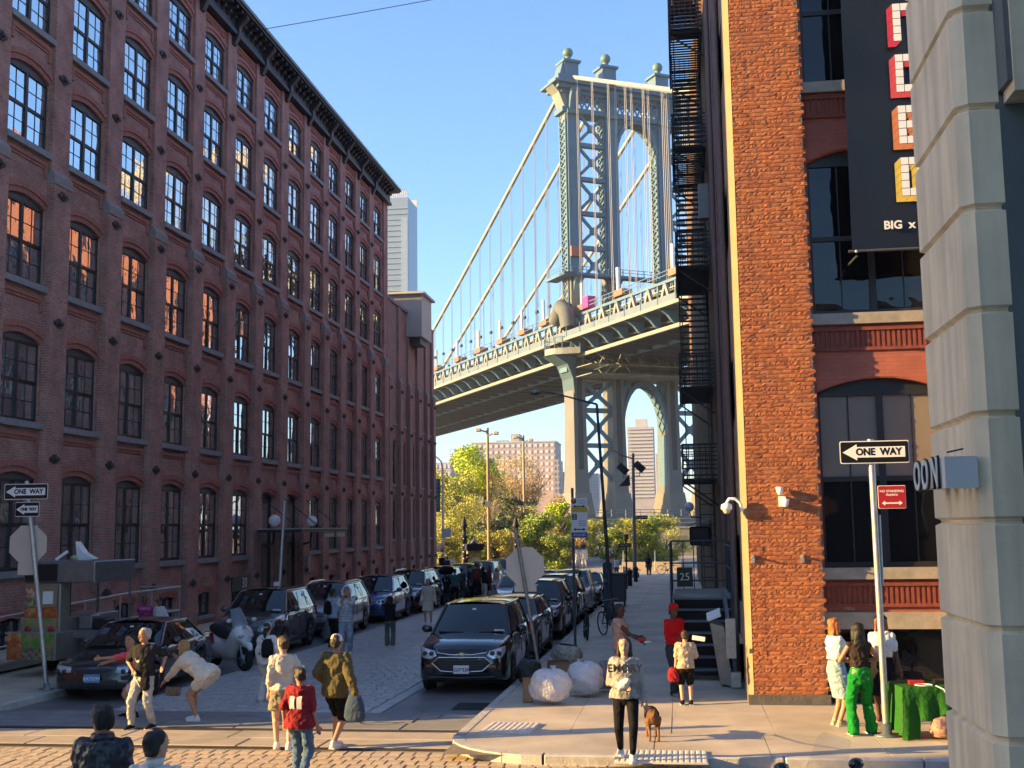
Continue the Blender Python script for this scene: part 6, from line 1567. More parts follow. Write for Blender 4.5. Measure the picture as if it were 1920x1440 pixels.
    def decal(nm, poly, m_, off=.012, par=t0, th=None):
        cx, cz = sum(p[0] for p in poly)/len(poly), sum(p[1] for p in poly)/len(poly); pts = []
        for a, b in zip(poly, poly[1:]+poly[:1]):
            for f in (0, .33, .66): pts.append((a[0]+(b[0]-a[0])*f, a[1]+(b[1]-a[1])*f))
        mid = [((p[0]+cx)/2, (p[1]+cz)/2) for p in pts]; nn = len(pts)
        V = [(x, yn(x, z)-off*.3, z) for x, z in pts] + [(x, yn(x, z)-off, z) for x, z in mid] + [(cx, yn(cx, cz)-off, cz)]
        F = [(i, (i+1) % nn, nn+(i+1) % nn, nn+i) for i in range(nn)] + [(nn+i, nn+(i+1) % nn, 2*nn) for i in range(nn)]
        return MB().add(V, F, True).build(nm, m_, par)
    def line(nm, pts, r, m_, par=t0, off=.008): return MB().tube([(x, yn(x, z)-off, z) for x, z in pts], r, 6).build(nm, m_, par)
    hz = lerp_st(st, .03)[1]                # hood edge height
    for s in (-1, 1):
        a = W2
        hl = [(s*a*.55, hz-.16), (s*a*.60, hz-.07), (s*a*.80, hz-.02), (s*a*.925, hz+.02), (s*a*.93, hz-.09), (s*a*.86, hz-.20), (s*a*.68, hz-.22)]
        if K is not None and H_ < 1.5: hl = [(s*a*.50, hz-.13), (s*a*.52, hz-.03), (s*a*.75, hz-.01), (s*a*.91, hz+.0), (s*a*.92, hz-.10), (s*a*.8, hz-.15)]
        o = decal('headlight', hl, M_LAMP, .016)
        if detail >= 2:
            for q in (.66, .80): MB().ball((s*a*q, yn(s*a*q, hz-.12)-.004, hz-.12), .055, .03, .05, 10, 6).build('projector', M_LAMP_IN, o)
        decal('fog_lamp', [(s*a*.62, .42), (s*a*.62, .50), (s*a*.84, .52), (s*a*.86, .42)], M_TRIM, .008)
    if grille == 'hex':
        dk = decal('grille', [(-W2*.50, hz-.17), (W2*.50, hz-.17), (W2*.66, hz-.30), (W2*.44, hz-.46), (-W2*.44, hz-.46), (-W2*.66, hz-.30)], M_TRIM, .010)
        hx = [(-W2*.50, hz-.19), (W2*.50, hz-.19), (W2*.645, hz-.30), (W2*.45, hz-.45), (0, hz-.47), (-W2*.45, hz-.45), (-W2*.645, hz-.30), (-W2*.50, hz-.19)]
        line('grille_frame', hx, .016, M_CHROME, t0, .02); up = decal('upper_grille', [(-W2*.52, hz-.03), (W2*.52, hz-.03), (W2*.5, hz-.13), (-W2*.5, hz-.13)], M_TRIM, .012)
        line('chrome_bar', [(-W2*.54, hz-.10), (-W2*.25, hz-.135), (0, hz-.14), (W2*.25, hz-.135), (W2*.54, hz-.10)], .013, M_CHROME, t0, .018)
        bt = mat('badge_gold', (.62, .50, .24), .25, .8); o = decal('badge', [(-.115, hz-.15), (-.105, hz-.115), (-.045, hz-.115), (-.045, hz-.095), (.045, hz-.095), (.045, hz-.115), (.115, hz-.115), (.105, hz-.15), (.045, hz-.15), (.045, hz-.17), (-.045, hz-.17), (-.045, hz-.15)], bt, .034)
        for k in range(4): line('grille_slat', [(-W2*.55+.03*k, hz-.24-.05*k), (0, hz-.245-.05*k), (W2*.55-.03*k, hz-.24-.05*k)], .006, M_IRON2, dk, .016)
        line('lower_trim', [(-W2*.7, .36), (0, .34), (W2*.7, .36)], .012, M_IRON2)
    elif grille == 'slim':
        dk = decal('grille', [(-W2*.46, hz-.05), (W2*.46, hz-.05), (W2*.42, hz-.15), (-W2*.42, hz-.15)], M_TRIM, .010); line('chrome_bar', [(-W2*.44, hz-.09), (0, hz-.09), (W2*.44, hz-.09)], .008, M_IRON2, dk, .016)
        decal('lower_grille', [(-W2*.55, .42), (W2*.55, .42), (W2*.5, .30), (-W2*.5, .30)], M_TRIM, .008)
    else:
        dk = decal('grille', [(-W2*.52, hz-.06), (W2*.52, hz-.06), (W2*.46, hz-.24), (-W2*.46, hz-.24)], M_TRIM, .010)
        for k in range(3): line('grille_slat', [(-W2*.49, hz-.09-.05*k), (0, hz-.095-.05*k), (W2*.49, hz-.09-.05*k)], .009, M_CHROME if k != 1 else M_STEEL_D, dk, .014)
        MB().lathe([(.06, -.012), (.06, 0)], 12, (0, yn(0, hz-.15)-.012, hz-.15), 'y').build('badge', M_CHROME, dk)
        decal('lower_grille', [(-W2*.55, .50), (W2*.55, .50), (W2*.5, .34), (-W2*.5, .34)], M_TRIM, .008)
    if detail >= 1:
        zp_ = .50 if grille != 'slim' else .46; y = yn(0, zp_)-.035
        o = MB().chbox(-.155, .155, y, y+.02, zp_-.08, zp_+.08, .004).build('number_plate', M_WHITE if not (plate and plate[1]) else mat('plate_blue', (.10, .27, .50), .5), t0)
        if plate: link('lettering', text_mesh(plate[0], .095, 0, mat('plate_ink', (.02, .03, .12), .6) if not plate[1] else M_WHITE, 'CENTER', .002, .95), o, (0, y-.003, zp_-.005))
    # sides
    for s in (-1, 1):
        for k, tt in enumerate((.30, .53, .755)):
            y = -L_/2+tt*L_; z1 = K['belt']-.02
            MB().tube([(s*(W2*.985-.0), y, .36), (s*(W2*1.002), y, .62), (s*W2*.992, y, .85), (s*W2*.955, y+.02, z1)], .005, 4).build('door_seam', M_UNDER, body)
            if k and detail: MB().chbox(s*W2*.995-.02, s*W2*.995+.02, y-.24, y-.08, K['belt']-.19, K['belt']-.155, .008).build('door_handle', pm, body)
        my = yb0+.42
        o = MB().ball((s*(W2+.09), my, K['belt']+.07), .115, .07, .085, 12, 8).build('wing_mirror', pm, t0); MB().bar((s*W2*.90, my+.03, K['belt']+.0), (s*(W2+.06), my+.03, K['belt']+.04), .05).build('mirror_arm', M_TRIM, o)
        MB().bar((s*W2*.86, L_/2-.1, K['belt']-.28), (s*W2*.84, L_/2-.14, K['belt']-.02), .16, .12).build('tail_light', M_TAIL, t0)
        MB().box(s*W2*.995-.012, s*W2*.995+.012, yw[0]+Ra+.02, yw[1]-Ra-.02, K['clr']+.01, K['clr']+.10).build('sill_trim', M_TRIM, body)
        if rails: MB().tube([PRt(.06, 1)+Vector((-.02, 0, .05))] + [PRt(.06+.86*k/6, 1)+Vector((-.02, 0, .075)) for k in range(1, 6)] + [PRt(.94, 1)+Vector((-.02, 0, .05))] if s > 0 else [PLf(.06, 1)+Vector((.02, 0, .05))] + [PLf(.06+.86*k/6, 1)+Vector((.02, 0, .075)) for k in range(1, 6)] + [PLf(.94, 1)+Vector((.02, 0, .05))], .02, 6).build('roof_rail', M_TRIM if rails is True else M_CHROME, t0)
        for yy in yw:
            R_ = K['rw']; xo = s*(W2-.105)
            w = MB().lathe([(R_*.66, -.10), (R_*.97, -.105), (R_, -.07), (R_, .07), (R_*.97, .105), (R_*.66, .10)], 24, (xo, yy, R_), 'x').build('wheel', M_RUBBER, t0)
            mb = MB(); mb.lathe([(R_*.66, s*.095), (R_*.64, s*.105), (R_*.60, s*.095), (R_*.58, s*.03), (0, s*.03)], 20, (xo, yy, R_), 'x')
            for k in range(5):
                a = 2*PI*k/5+.3; mb.bar((xo+s*.085, yy, R_), (xo+s*.085, yy+R_*.63*math.cos(a), R_+R_*.63*math.sin(a)), .03, R_*.17, (1, 0, 0)) if False else mb.bar((xo+s*.08, yy, R_), (xo+s*.088, yy+R_*.63*math.cos(a), R_+R_*.63*math.sin(a)), R_*.2, .03, (1, 0, 0))
            mb.lathe([(R_*.17, s*.03), (R_*.16, s*.105), (0, s*.108)], 10, (xo, yy, R_), 'x'); mb.build('rim', rim, w)
    return t0

P_BLACK = paint('black', (.006, .0065, .008), .12); P_NAVY = paint('dark_navy', (.007, .009, .014), .25); P_GUN = paint('gunmetal', (.062, .072, .078), .25, .4); P_WHITE = paint('white', (.62, .63, .64), .2)
P_SILVER = paint('silver', (.36, .375, .39), .25, .5); P_BLUE = paint('blue', (.008, .042, .20), .2, .2); P_TEAL = paint('grey_green', (.075, .10, .105), .22, .3); P_PEARL = paint('pearl', (.52, .51, .48), .22, .2); P_DGREY = paint('dark_grey', (.025, .027, .03), .2, .2)
def gy(y): return gz(y)
RXC, LXC = -4.55, -11.5
car('parked_car', 'black sport utility car with hexagonal chrome grille nearest on the right kerb', (-4.42, 25.75, gy(25.7)), math.radians(1.5), SUV, P_BLACK, plate=('KGX*5305', False), grille='hex', rim=M_RIMD, group='cars along the right kerb', L=4.77)
car('parked_car', 'grey green hatchback parked directly behind the nearest black car', (-4.5, 31.3, gy(31.3)), 0, SUV, P_TEAL, group='cars along the right kerb', H=1.50, L=4.5, detail=1, belt=1.02, rails=True)
car('parked_car', 'black sport utility car behind the grey green hatchback with dark grille', (-4.5, 37.6, gy(37.6)), 0, SUV, P_BLACK, group='cars along the right kerb', H=1.70, L=4.6, detail=2, rim=M_RIMD, grille='slim')
car('parked_car', 'dark grey sport utility car fourth along the right kerb', (-4.55, 43.3, gy(43.3)), 0, SUV, P_DGREY, group='cars along the right kerb', H=1.68, L=4.6, detail=1)
car('parked_car', 'pearl white sport utility car fifth along the right kerb', (-4.5, 49.2, gy(49.2)), math.radians(2), SUV, P_PEARL, group='cars along the right kerb', H=1.68, L=4.7, detail=1)
car('parked_car', 'dark saloon just beyond the pearl white car', (-4.4, 55.2, gy(55.2)), 0, SEDAN, P_DGREY, group='cars along the right kerb', detail=1)
car('parked_car', 'black car with sunlit roof beyond the octagonal sign', (-6.6, 58.6, gy(58.6)), math.radians(-4), SEDAN, P_BLACK, group='cars standing in the lane', detail=1)
car('parked_car', 'white saloon nose poking out left of the octagonal sign', (-7.2, 52.0, gy(52)), math.radians(4), SEDAN, P_WHITE, group='cars standing in the lane', detail=1)
car('parked_car', 'old dark navy saloon with blue number plate in the left foreground', (-11.55, 24.35, gy(24.3)), math.radians(4), SEDAN, P_NAVY, plate=('BA75299', True), grille='slim', group='cars along the left kerb', L=4.7)
car('parked_car', 'gunmetal estate car with silver headlights behind the white scooter', (-11.7, 32.6, gy(32.6)), math.radians(3), SUV, P_GUN, group='cars along the left kerb', H=1.70, L=4.55, rails=True, belt=1.10)
car('parked_car', 'white and silver sport utility car behind the gunmetal estate', (-11.65, 38.5, gy(38.5)), math.radians(2), SUV, P_SILVER, group='cars along the left kerb', H=1.66, L=4.6, rails='chrome')
car('parked_car', 'bright blue sport utility car third along the left kerb', (-11.6, 44.6, gy(44.6)), math.radians(1), SUV, P_BLUE, group='cars along the left kerb', H=1.66, L=4.55, detail=2)
car('parked_car', 'black sport utility car with chrome rails behind the blue one', (-11.6, 50.4, gy(50.4)), 0, SUV, P_BLACK, group='cars along the left kerb', H=1.70, detail=1, rails='chrome')
car('parked_car', 'dark grey sport utility car behind the woman in white', (-11.6, 56.4, gy(56.4)), 0, SUV, P_DGREY, group='cars along the left kerb', detail=1)
for k, (y, pmx, lab) in enumerate(((62.4, P_TEAL, 'grey green car half hidden behind the standing group'), (68.6, P_SILVER, 'silver car beyond the standing group'), (74.6, P_WHITE, 'white car second from the far end of the left row'), (80.6, P_SILVER, 'silver car at the far end of the left row'))):
    car('parked_car', lab, (-11.5, y, gy(y)), 0, SUV, pmx, group='cars along the left kerb', detail=0)

# scooters
def scooter(label, loc, rz, pm, clear=False):
    t = thing('motor_scooter', label, 'scooter', loc, rz)
    for y, nm in ((-.72, 'front_wheel'), (.68, 'rear_wheel')):
        w = MB().lathe([(.16, -.06), (.27, -.065), (.29, 0), (.27, .065), (.16, .06)], 22, (0, y, .29), 'x').build(nm, M_RUBBER, t)
        mb = MB().lathe([(.165, -.05), (.165, .05), (.15, .055), (.03, .02)], 18, (0, y, .29), 'x')
        for k in range(5): a = 2*PI*k/5; mb.bar((-.06, y, .29), (-.06, y+.16*math.cos(a), .29+.16*math.sin(a)), .03)
        mb.lathe([(.11, -.075), (.11, -.07)], 14, (0, y, .29), 'x'); mb.build('rim', M_STEEL, w)
    mb = MB(); mb.tube([(0, -.98, .50), (0, -.90, .60), (0, -.72, .63), (0, -.5, .58)], [.05, .085, .09, .05], 10); mb.build('mudguard', pm, t)
    mb = MB(); secs = [(-.80, .62, .03, .03), (-.76, .74, .15, .13), (-.66, .86, .25, .20), (-.50, .82, .27, .30), (-.34, .66, .25, .36), (-.1, .45, .24, .24), (.25, .48, .25, .26), (.6, .62, .22, .22), (.95, .76, .13, .10), (1.03, .78, .03, .03)]
    n = 14; vs = [(rx*math.cos(2*PI*j/n), y, z+rz_*math.sin(2*PI*j/n)) for y, z, rx, rz_ in secs for j in range(n)]
    mb.add(vs, [(i*n+j, i*n+(j+1) % n, (i+1)*n+(j+1) % n, (i+1)*n+j) for i in range(len(secs)-1) for j in range(n)], True); mb.build('fairing', pm, t, fix=True)
    mb = MB(); mb.tube([(0, -.08, .78), (0, .2, .84), (0, .5, .90), (0, .78, .95)], [.10, .16, .15, .10], 10); mb.build('seat', M_RUBBER, t)
    for s in (-1, 1):
        MB().ball((s*.14, -.76, .82), .075, .05, .055, 10, 6).build('headlight', M_LAMP, t); MB().tube([(0, -.45, 1.05), (s*.2, -.40, 1.08), (s*.36, -.30, 1.06)], .018, 6).build('handlebar', M_TRIM, t)
        o = MB().ball((s*.34, -.55, 1.18), .075, .04, .05, 10, 6).build('mirror', pm, t); MB().tube([(s*.34, -.55, 1.15), (s*.22, -.5, 1.02)], .012, 5).build('mirror_stem', M_TRIM, o)
        MB().tube([(s*.07, -.72, .29), (s*.07, -.55, .8)], .03, 8).build('fork', M_STEEL_D, t)
    ws_ = mat('scooter_screen_clear', (.75, .78, .8), .04, alpha=.22, var=0) if clear else mat('scooter_screen', (.30, .36, .42), .05, alpha=.55, var=0)
    mb = MB(); mb.grid(lambda u, v: ((u-.5)*(.46-.14*v), -.72+.30*v+.30*(u-.5)**2*2, .98+.50*v-.1*abs(u-.5)), 8, 6); mb.build('windscreen', ws_, t)
    MB().ball((0, .95, .68), .12, .05, .04).build('tail_lamp', M_TAIL, t); MB().tube([(.12, 0, .25), (.24, -.02, .02)], .012, 5).build('stand', M_STEEL_D, t); MB().tube([(-.2, .1, .3), (-.22, .85, .36)], [.05, .07], 8).build('exhaust', M_STEEL_D, t)
    return t
P_SCW = paint('scooter_white', (.66, .65, .62), .25)
scooter('white motor scooter with tall windscreen parked between the dark saloon and the estate', (-10.85, 27.6, gz(27.6)), math.radians(52), P_SCW)
s_ = scooter('motor scooter with clear windscreen peeking in at the lower right corner', (1.28, 9.9, 0.0), math.radians(200), P_DGREY, True)
t = thing('covered_moped', 'moped under a wrinkled grey tarpaulin beside the gunmetal estate', 'moped', (-10.45, 35.3, gz(35.3)), math.radians(15))
def tarp(u, v):
    a = 2*PI*u; w = 1-v; r = .42*(w**.75)+.03; top = .12*math.sin(3*a)*w
    return (r*math.cos(a)*(1+.14*math.sin(7*a+3*v)*w), r*1.9*math.sin(a)*(1+.10*math.sin(5*a+2*v)*w) - .35*v, .16+1.22*v - .12*math.sin(a)*v*(1-v)*4 + .04*math.sin(9*a)*w)
mb = MB(); mb.grid(tarp, 44, 14); mb.build('tarpaulin', mat('tarp_grey', (.17, .175, .185), .5, var=.25, scale=5, bump=.9, bscale=8), t)
for y in (-.6, .6): MB().lathe([(.15, -.05), (.25, -.05), (.25, .05), (.15, .05)], 18, (0, y, .25), 'x').build('wheel', M_RUBBER, t)
# ------------------------------------------------------------------ people
FOLD_TEX = bpy.data.textures.new('cloth_folds', 'CLOUDS'); FOLD_TEX.noise_scale = .085; FOLD_TEX.noise_depth = 2
FOLDS = ('top', 'trousers', 'skirt', 'shorts', 'hair', 'tied_jacket')
def capsule(mb, p, q, r0, r1, n=10):
    p, q = Vector(p), Vector(q); d = q-p; l = d.length
    if l < 1e-5: return mb.ball(p, r0, n=n, k=8)
    d.normalize(); pts, rs = [], []
    for k in range(4): a = PI/2*k/4; pts.append(p - d*(r0*math.cos(a))); rs.append(max(r0*math.sin(a), .0008))
    for k in range(5): pts.append(p+d*(l*k/4)); rs.append(r0+(r1-r0)*k/4)
    for k in range(1, 5): a = PI/2*k/4; pts.append(q + d*(r1*math.sin(a))); rs.append(max(r1*math.cos(a), .0008))
    return mb.tube(pts, rs, n)
def loft(mb, secs, n=18):
    """closed elliptical loft: (centre, rx, ry, xdir, ydir)"""
    vs = [c + X*(rx*math.cos(2*PI*j/n)) + Y*(ry*math.sin(2*PI*j/n)) for c, rx, ry, X, Y in secs for j in range(n)]
    k = len(secs); fs = [(i*n+j, i*n+(j+1) % n, (i+1)*n+(j+1) % n, (i+1)*n+j) for i in range(k-1) for j in range(n)]
    fs += [tuple(range(n-1, -1, -1)), tuple(range((k-1)*n, k*n))]
    return mb.add(vs, fs, True)
def blob(name, mb, m_, parent, vox, it=3):
    o = mb.build(name, m_, parent)
    r = o.modifiers.new('remesh', 'REMESH'); r.mode = 'VOXEL'; r.voxel_size = vox; r.use_smooth_shade = True
    if it: s = o.modifiers.new('smooth', 'SMOOTH'); s.factor = .5; s.iterations = it
    if name in FOLDS: d = o.modifiers.new('folds', 'DISPLACE'); d.texture = FOLD_TEX; d.strength = .05 if name != 'hair' else .03; d.mid_level = .5; d.texture_coords = 'LOCAL'
    return o
def ik(a, b, l1, l2, pole):
    """middle joint of a two-bone chain"""
    d = b-a; l = d.length
    if l > (l1+l2)*.998: b = a + d*((l1+l2)*.998/l); d = b-a; l = d.length
    x = (l1*l1-l2*l2+l*l)/(2*l); h = math.sqrt(max(l1*l1-x*x, 0)); d.normalize()
    p = pole - d*pole.dot(d)
    if p.length < 1e-4: p = Vector((0, 1, 0))
    return a + d*x + p.normalized()*h, b
SKIN = {k: mat('skin_' + k, c, .55, var=.06, scale=8, spec=.35) for k, c in dict(light=(.52, .31, .22), tan=(.40, .215, .135), brown=(.20, .10, .06), dark=(.085, .042, .028)).items()}
HAIR = {k: mat('hair_' + k, c, .6, var=.35, scale=30, bump=.6, bscale=60, stretch=(1, 1, .15)) for k, c in dict(black=(.008, .007, .007), brown=(.035, .018, .010), grey=(.42, .39, .36), blond=(.30, .18, .07), ginger=(.36, .11, .025)).items()}
DENIM = cloth('denim', (.085, .14, .22)); DENIM_L = cloth('denim_light', (.30, .36, .42)); C_BLK = cloth('black', (.010, .010, .012)); C_WHT = cloth('white', (.66, .65, .63), .06); C_CREAM = cloth('cream', (.56, .49, .40), .08)
EYE = mat('eye_dark', (.012, .010, .010), .2, var=0); LIP = mat('lips', (.28, .09, .075), .5, var=.05); M_SOLE = mat('sole', (.55, .53, .5), .7)

def person(label, pos, rz, h, sex='f', skin='light', hair='brown', hs='short', top=C_WHT, sleeve=.55, hem=.50, loose=.010, bottom=DENIM, bt='trousers', blen=1.0, shoe=C_BLK, pose=None, vox=.016, face=True, hat=None, hair_len=.2, group=None, neckline=.832, flare=0.0, back=False):
    P = dict(lean=0.0, side=0.0, hip=(0, 0, .518), hand={1: (.122, -.03, .475), -1: (-.122, -.03, .475)}, foot={1: (.058, 0, 0), -1: (-.058, 0, 0)}, turn=0.0, nod=0.0, elbow={1: (.22, 1, -.2), -1: (-.22, 1, -.2)}, fcurl=.5)
    P.update(pose or {})
    t = thing('person', label, 'person', pos, rz, group)
    S = lambda v: Vector(v)*h
    hip = S(P['hip']); R_ = Matrix.Rotation(P['side'], 3, 'Y') @ Matrix.Rotation(P['lean'], 3, 'X')     # +lean bends towards -y
    X, Y, Z = R_ @ Vector((1, 0, 0)), R_ @ Vector((0, 1, 0)), R_ @ Vector((0, 0, 1))
    def T(x, y, z): return hip + (X*x + Y*y + Z*(z-.518))*h         # torso space (fractions of height)
    m = sex == 'm'; sw = .101 if m else .089; hw = .050 if m else .054
    prof = [(.455, .072, .056, 0), (.49, .094 if m else .102, .066, .004), (.535, .090 if m else .100, .066, .006), (.60, .083 if m else .074, .055, 0), (.66, .090 if m else .078, .060, -.004), (.72, .100 if m else .088, .066, -.006), (.77, .106 if m else .092, .060, -.002), (.805, .098 if m else .084, .047, .004), (.828, .055, .040, .006)]
    def secs(z0, z1, inf, zflare=0):
        out = []
        zs = sorted(set([z0, z1] + [p[0] for p in prof if z0 < p[0] < z1]))
        for z in zs:
            for a, b in zip(prof, prof[1:]):
                if z <= b[0] or b is prof[-1]:
                    f = min(max((z-a[0])/(b[0]-a[0]), 0), 1); rx, ry, oy = [a[i]+(b[i]-a[i])*f for i in (1, 2, 3)]; break
            e = inf + zflare*max(0, (.62-z)/.15)
            out.append((T(0, oy, z), (rx+e)*h, (ry+e)*h, X, Y))
        return out
    sh = {s: T(s*sw, .004, .795) for s in (1, -1)}
    arm = {}
    for s in (1, -1):
        hd = S(P['hand'][s]); e, w = ik(sh[s], hd, .165*h, .150*h, Vector(P['elbow'][s])); arm[s] = (sh[s], e, w)
    leg = {}
    for s in (1, -1):
        hj = hip + X*(s*hw*h) + Vector((0, 0, -.012*h)); f = S(P['foot'][s]); an = f + Vector((0, .012*h, .045*h)); k, an2 = ik(hj, an, .245*h, .24*h, Vector((s*.1, -1, 0))); leg[s] = (hj, k, an2, f)
    # head frame
    Rh = Matrix.Rotation(P['turn'], 3, 'Z') @ Matrix.Rotation(P['lean']*.35+P['nod'], 3, 'X') @ Matrix.Rotation(P['side']*.5, 3, 'Y')
    nk = T(0, .006, .835); hc = nk + Rh @ Vector((0, -.010*h, .088*h))
    def Hd(x, y, z): return hc + Rh @ (Vector((x, y, z))*h)
    fx = [Rh @ Vector(v) for v in ((1, 0, 0), (0, 1, 0))]
    mb = MB()
    loft(mb, secs(.455, .828, 0)); capsule(mb, T(0, .006, .815), hc - Rh @ Vector((0, 0, .03*h)), .033*h, .030*h)
    loft(mb, [(Hd(0, .000, z), rx*h, ry*h, fx[0], fx[1]) for z, rx, ry in ((-.071, .018, .020), (-.060, .032, .036), (-.035, .040, .048), (0, .045, .054), (.03, .046, .056), (.052, .038, .047), (.066, .022, .028))])
    capsule(mb, Hd(0, -.046, .004), Hd(0, -.060, -.016), .007*h, .009*h); capsule(mb, Hd(0, -.034, -.058), Hd(0, -.040, -.052), .014*h, .012*h)
    for s in (1, -1): mb.ball(Hd(s*.045, .006, -.006), .007*h, .012*h, .018*h, 8, 6)
    for s in (1, -1):
        a, e, w = arm[s]; capsule(mb, a, e, .030*h if m else .026*h, .023*h if m else .020*h); capsule(mb, e, w, .023*h if m else .020*h, .015*h)
        hj, k, an, f = leg[s]; capsule(mb, hj, k, .052*h, .034*h); capsule(mb, k, an, .034*h, .020*h); capsule(mb, k.lerp(an, .2)+Vector((0, .010*h, 0)), k.lerp(an, .5), .030*h, .022*h)
        capsule(mb, an-Vector((0, 0, .02*h)), f+Vector((0, -.075*h, .018*h)), .020*h, .015*h)
        d = (w-e).normalized(); pc = w + d*.03*h; capsule(mb, w, pc, .016*h, .020*h)
        side = d.cross(Vector((0, 1, 0)));  side = side.normalized() if side.length > .05 else Vector((1, 0, 0)); nrm = side.cross(d).normalized()
        for q, fl in enumerate((.040, .046, .043, .034)):
            b0 = w + d*.046*h + side*((q-1.5)*.0105*h); b1 = b0 + (d + nrm*.25*P['fcurl']).normalized()*fl*.5*h; b2 = b1 + (d + nrm*1.1*P['fcurl']).normalized()*fl*.5*h
            mb.tube([b0-d*.012*h, b0, b1, b2], [.006*h, .0062*h, .0056*h, .0044*h], 6)
        b0 = w + d*.018*h - side*.016*h; mb.tube([b0, b0+(d*.6-side*.7).normalized()*.022*h, b0+(d*.9-side*.45).normalized()*.042*h], [.0075*h, .0068*h, .005*h], 6)
    blob('body', mb, SKIN[skin], t, vox*.62, 2)
    # clothing
    if top is not None:
        mb = MB(); sc_ = secs(hem, neckline, .007+loose, flare); loft(mb, sc_)
        for s in (1, -1):
            a, e, w = arm[s]; r = (.031 if m else .027)*h + loose*h*.5+.004*h
            capsule(mb, T(s*sw*.75, .004, .79), a, r, r)
            if sleeve > 0:
                f = min(sleeve, .5)*2; capsule(mb, a, a.lerp(e, f), r, r*.92)
                if sleeve > .5: capsule(mb, e, e.lerp(w, (sleeve-.5)*2), r*.9, r*.72)
        blob('top', mb, top, t, vox)
    if bottom is not None:
        mb = MB(); lo = .012 if bt != 'leggings' else .003
        loft(mb, secs(.455, .60, .006 if bt != 'leggings' else .003))
        if bt == 'skirt':
            hj = (leg[1][0]+leg[-1][0])/2; kz = .50 - .26*blen; kc = (leg[1][1]+leg[-1][1])/2
            sc_ = [(T(0, 0, .60), .083*h, .065*h, X, Y), (T(0, .004, .52), .110*h, .085*h, X, Y)] + [(T(0, .004, .52).lerp(Vector((kc.x, kc.y, kz*h)), f), (.112+.020*f)*h, (.088+.016*f)*h, Vector((1, 0, 0)), Vector((0, 1, 0))) for f in (.4, .8, 1.0)]
            loft(mb, sc_)
        else:
            for s in (1, -1):
                hj, k, an, f = leg[s]; f1 = min(blen, .5)*2; capsule(mb, hj, hj.lerp(k, f1), (.054+lo*.6)*h, (.054+lo*.6+(.036+lo-.054-lo*.6)*f1)*h)
                if blen > .5:
                    f2 = (blen-.5)*2; capsule(mb, k, k.lerp(an, f2), (.036+lo)*h, (.036+lo-(.014 if bt != 'wide' else -.004)*f2)*h)
        blob('trousers' if bt in ('trousers', 'wide') and blen > .6 else 'skirt' if bt == 'skirt' else 'leggings' if bt == 'leggings' else 'shorts', mb, bottom, t, vox)
    for s in (1, -1):
        f = leg[s][3]; mb = MB(); yaw_ = 0
        loft(mb, [(f+Vector((0, y*h, .022*h+dz*h)), rx*h, rz_*h, Vector((1, 0, 0)), Vector((0, 0, 1))) for y, rx, rz_, dz in ((.044, .012, .012, 0), (.036, .024, .022, .002), (.0, .026, .027, .005), (-.04, .028, .022, 0), (-.075, .030, .018, -.003), (-.098, .022, .012, -.007), (-.106, .008, .005, -.009))], 12)
        capsule(mb, f+Vector((0, .012*h, .03*h)), f+Vector((0, .012*h, .05*h)), .027*h, .025*h)
        o = mb.build('shoe', shoe, t); MB().chbox(f.x-.03*h, f.x+.03*h, f.y-.10*h, f.y+.045*h, f.z, f.z+.011*h, .004).build('sole', M_SOLE, o)
    # hair, face, hat
    if hair:
        mb = MB()
        if hs == 'afro': mb.ball(Hd(0, .02, .03), .085*h, .085*h, .08*h, 16, 10)
        else:
            loft(mb, [(Hd(0, .008+oy, z), rx*h, ry*h, fx[0], fx[1]) for z, rx, ry, oy in ((-.045, .034, .022, .032), (-.02, .046, .036, .022), (.01, .0495, .050, .011), (.035, .050, .059, .004), (.055, .044, .052, .003), (.070, .026, .032, .003))])
            if hs in ('long', 'pony'):
                Ln = hair_len; 
                if hs == 'pony': mb.tube([Hd(0, .05, .03), Hd(0, .075, .0), Hd(0, .07, -Ln*.5), Hd(0, .06, -Ln)], [.018*h, .024*h, .022*h, .008*h], 8)
                else:
                    dn = Vector((0, 0, -1)) if abs(P['lean']) < .9 else (Vector((0, -.3, -1)))
                    c0 = Hd(0, .028, -.01); b = T(0, .055, .80) if abs(P['lean']) < .9 else c0
                    loft(mb, [(c0, .052*h, .030*h, fx[0], fx[1]), (c0+dn*.06*h+Y*.008*h, .058*h, .026*h, fx[0], fx[1]), (c0+dn*.12*h+Y*.018*h, .060*h, .020*h, X, Y), (c0+dn*(Ln*.75)*h+Y*.022*h, .055*h, .018*h, X, Y), (c0+dn*Ln*h+Y*.018*h, .036*h, .010*h, X, Y)])
                    for s in (1, -1): capsule(mb, Hd(s*.046, -.004, .03), Hd(s*.05, -.0, -.03)+dn*.05*h, .014*h, .014*h)
            if hs == 'bun': mb.ball(Hd(0, .062, .03), .026*h, .024*h, .024*h, 10, 8)
        blob('hair', mb, HAIR[hair], t, .013 if vox < .02 else .02, 2)
    if face:
        for s in (1, -1):
            MB().ball(Hd(s*.019, -.0505, .006), .0068*h, .004*h, .0040*h, 8, 6).build('eye', EYE, t); MB().bar(Hd(s*.011, -.053, .019), Hd(s*.028, -.050, .018), .004*h).build('eyebrow', HAIR[hair or 'black'], t)
        MB().ball(Hd(0, -.0505, -.034), .014*h, .004*h, .0042*h, 8, 6).build('mouth', LIP, t)
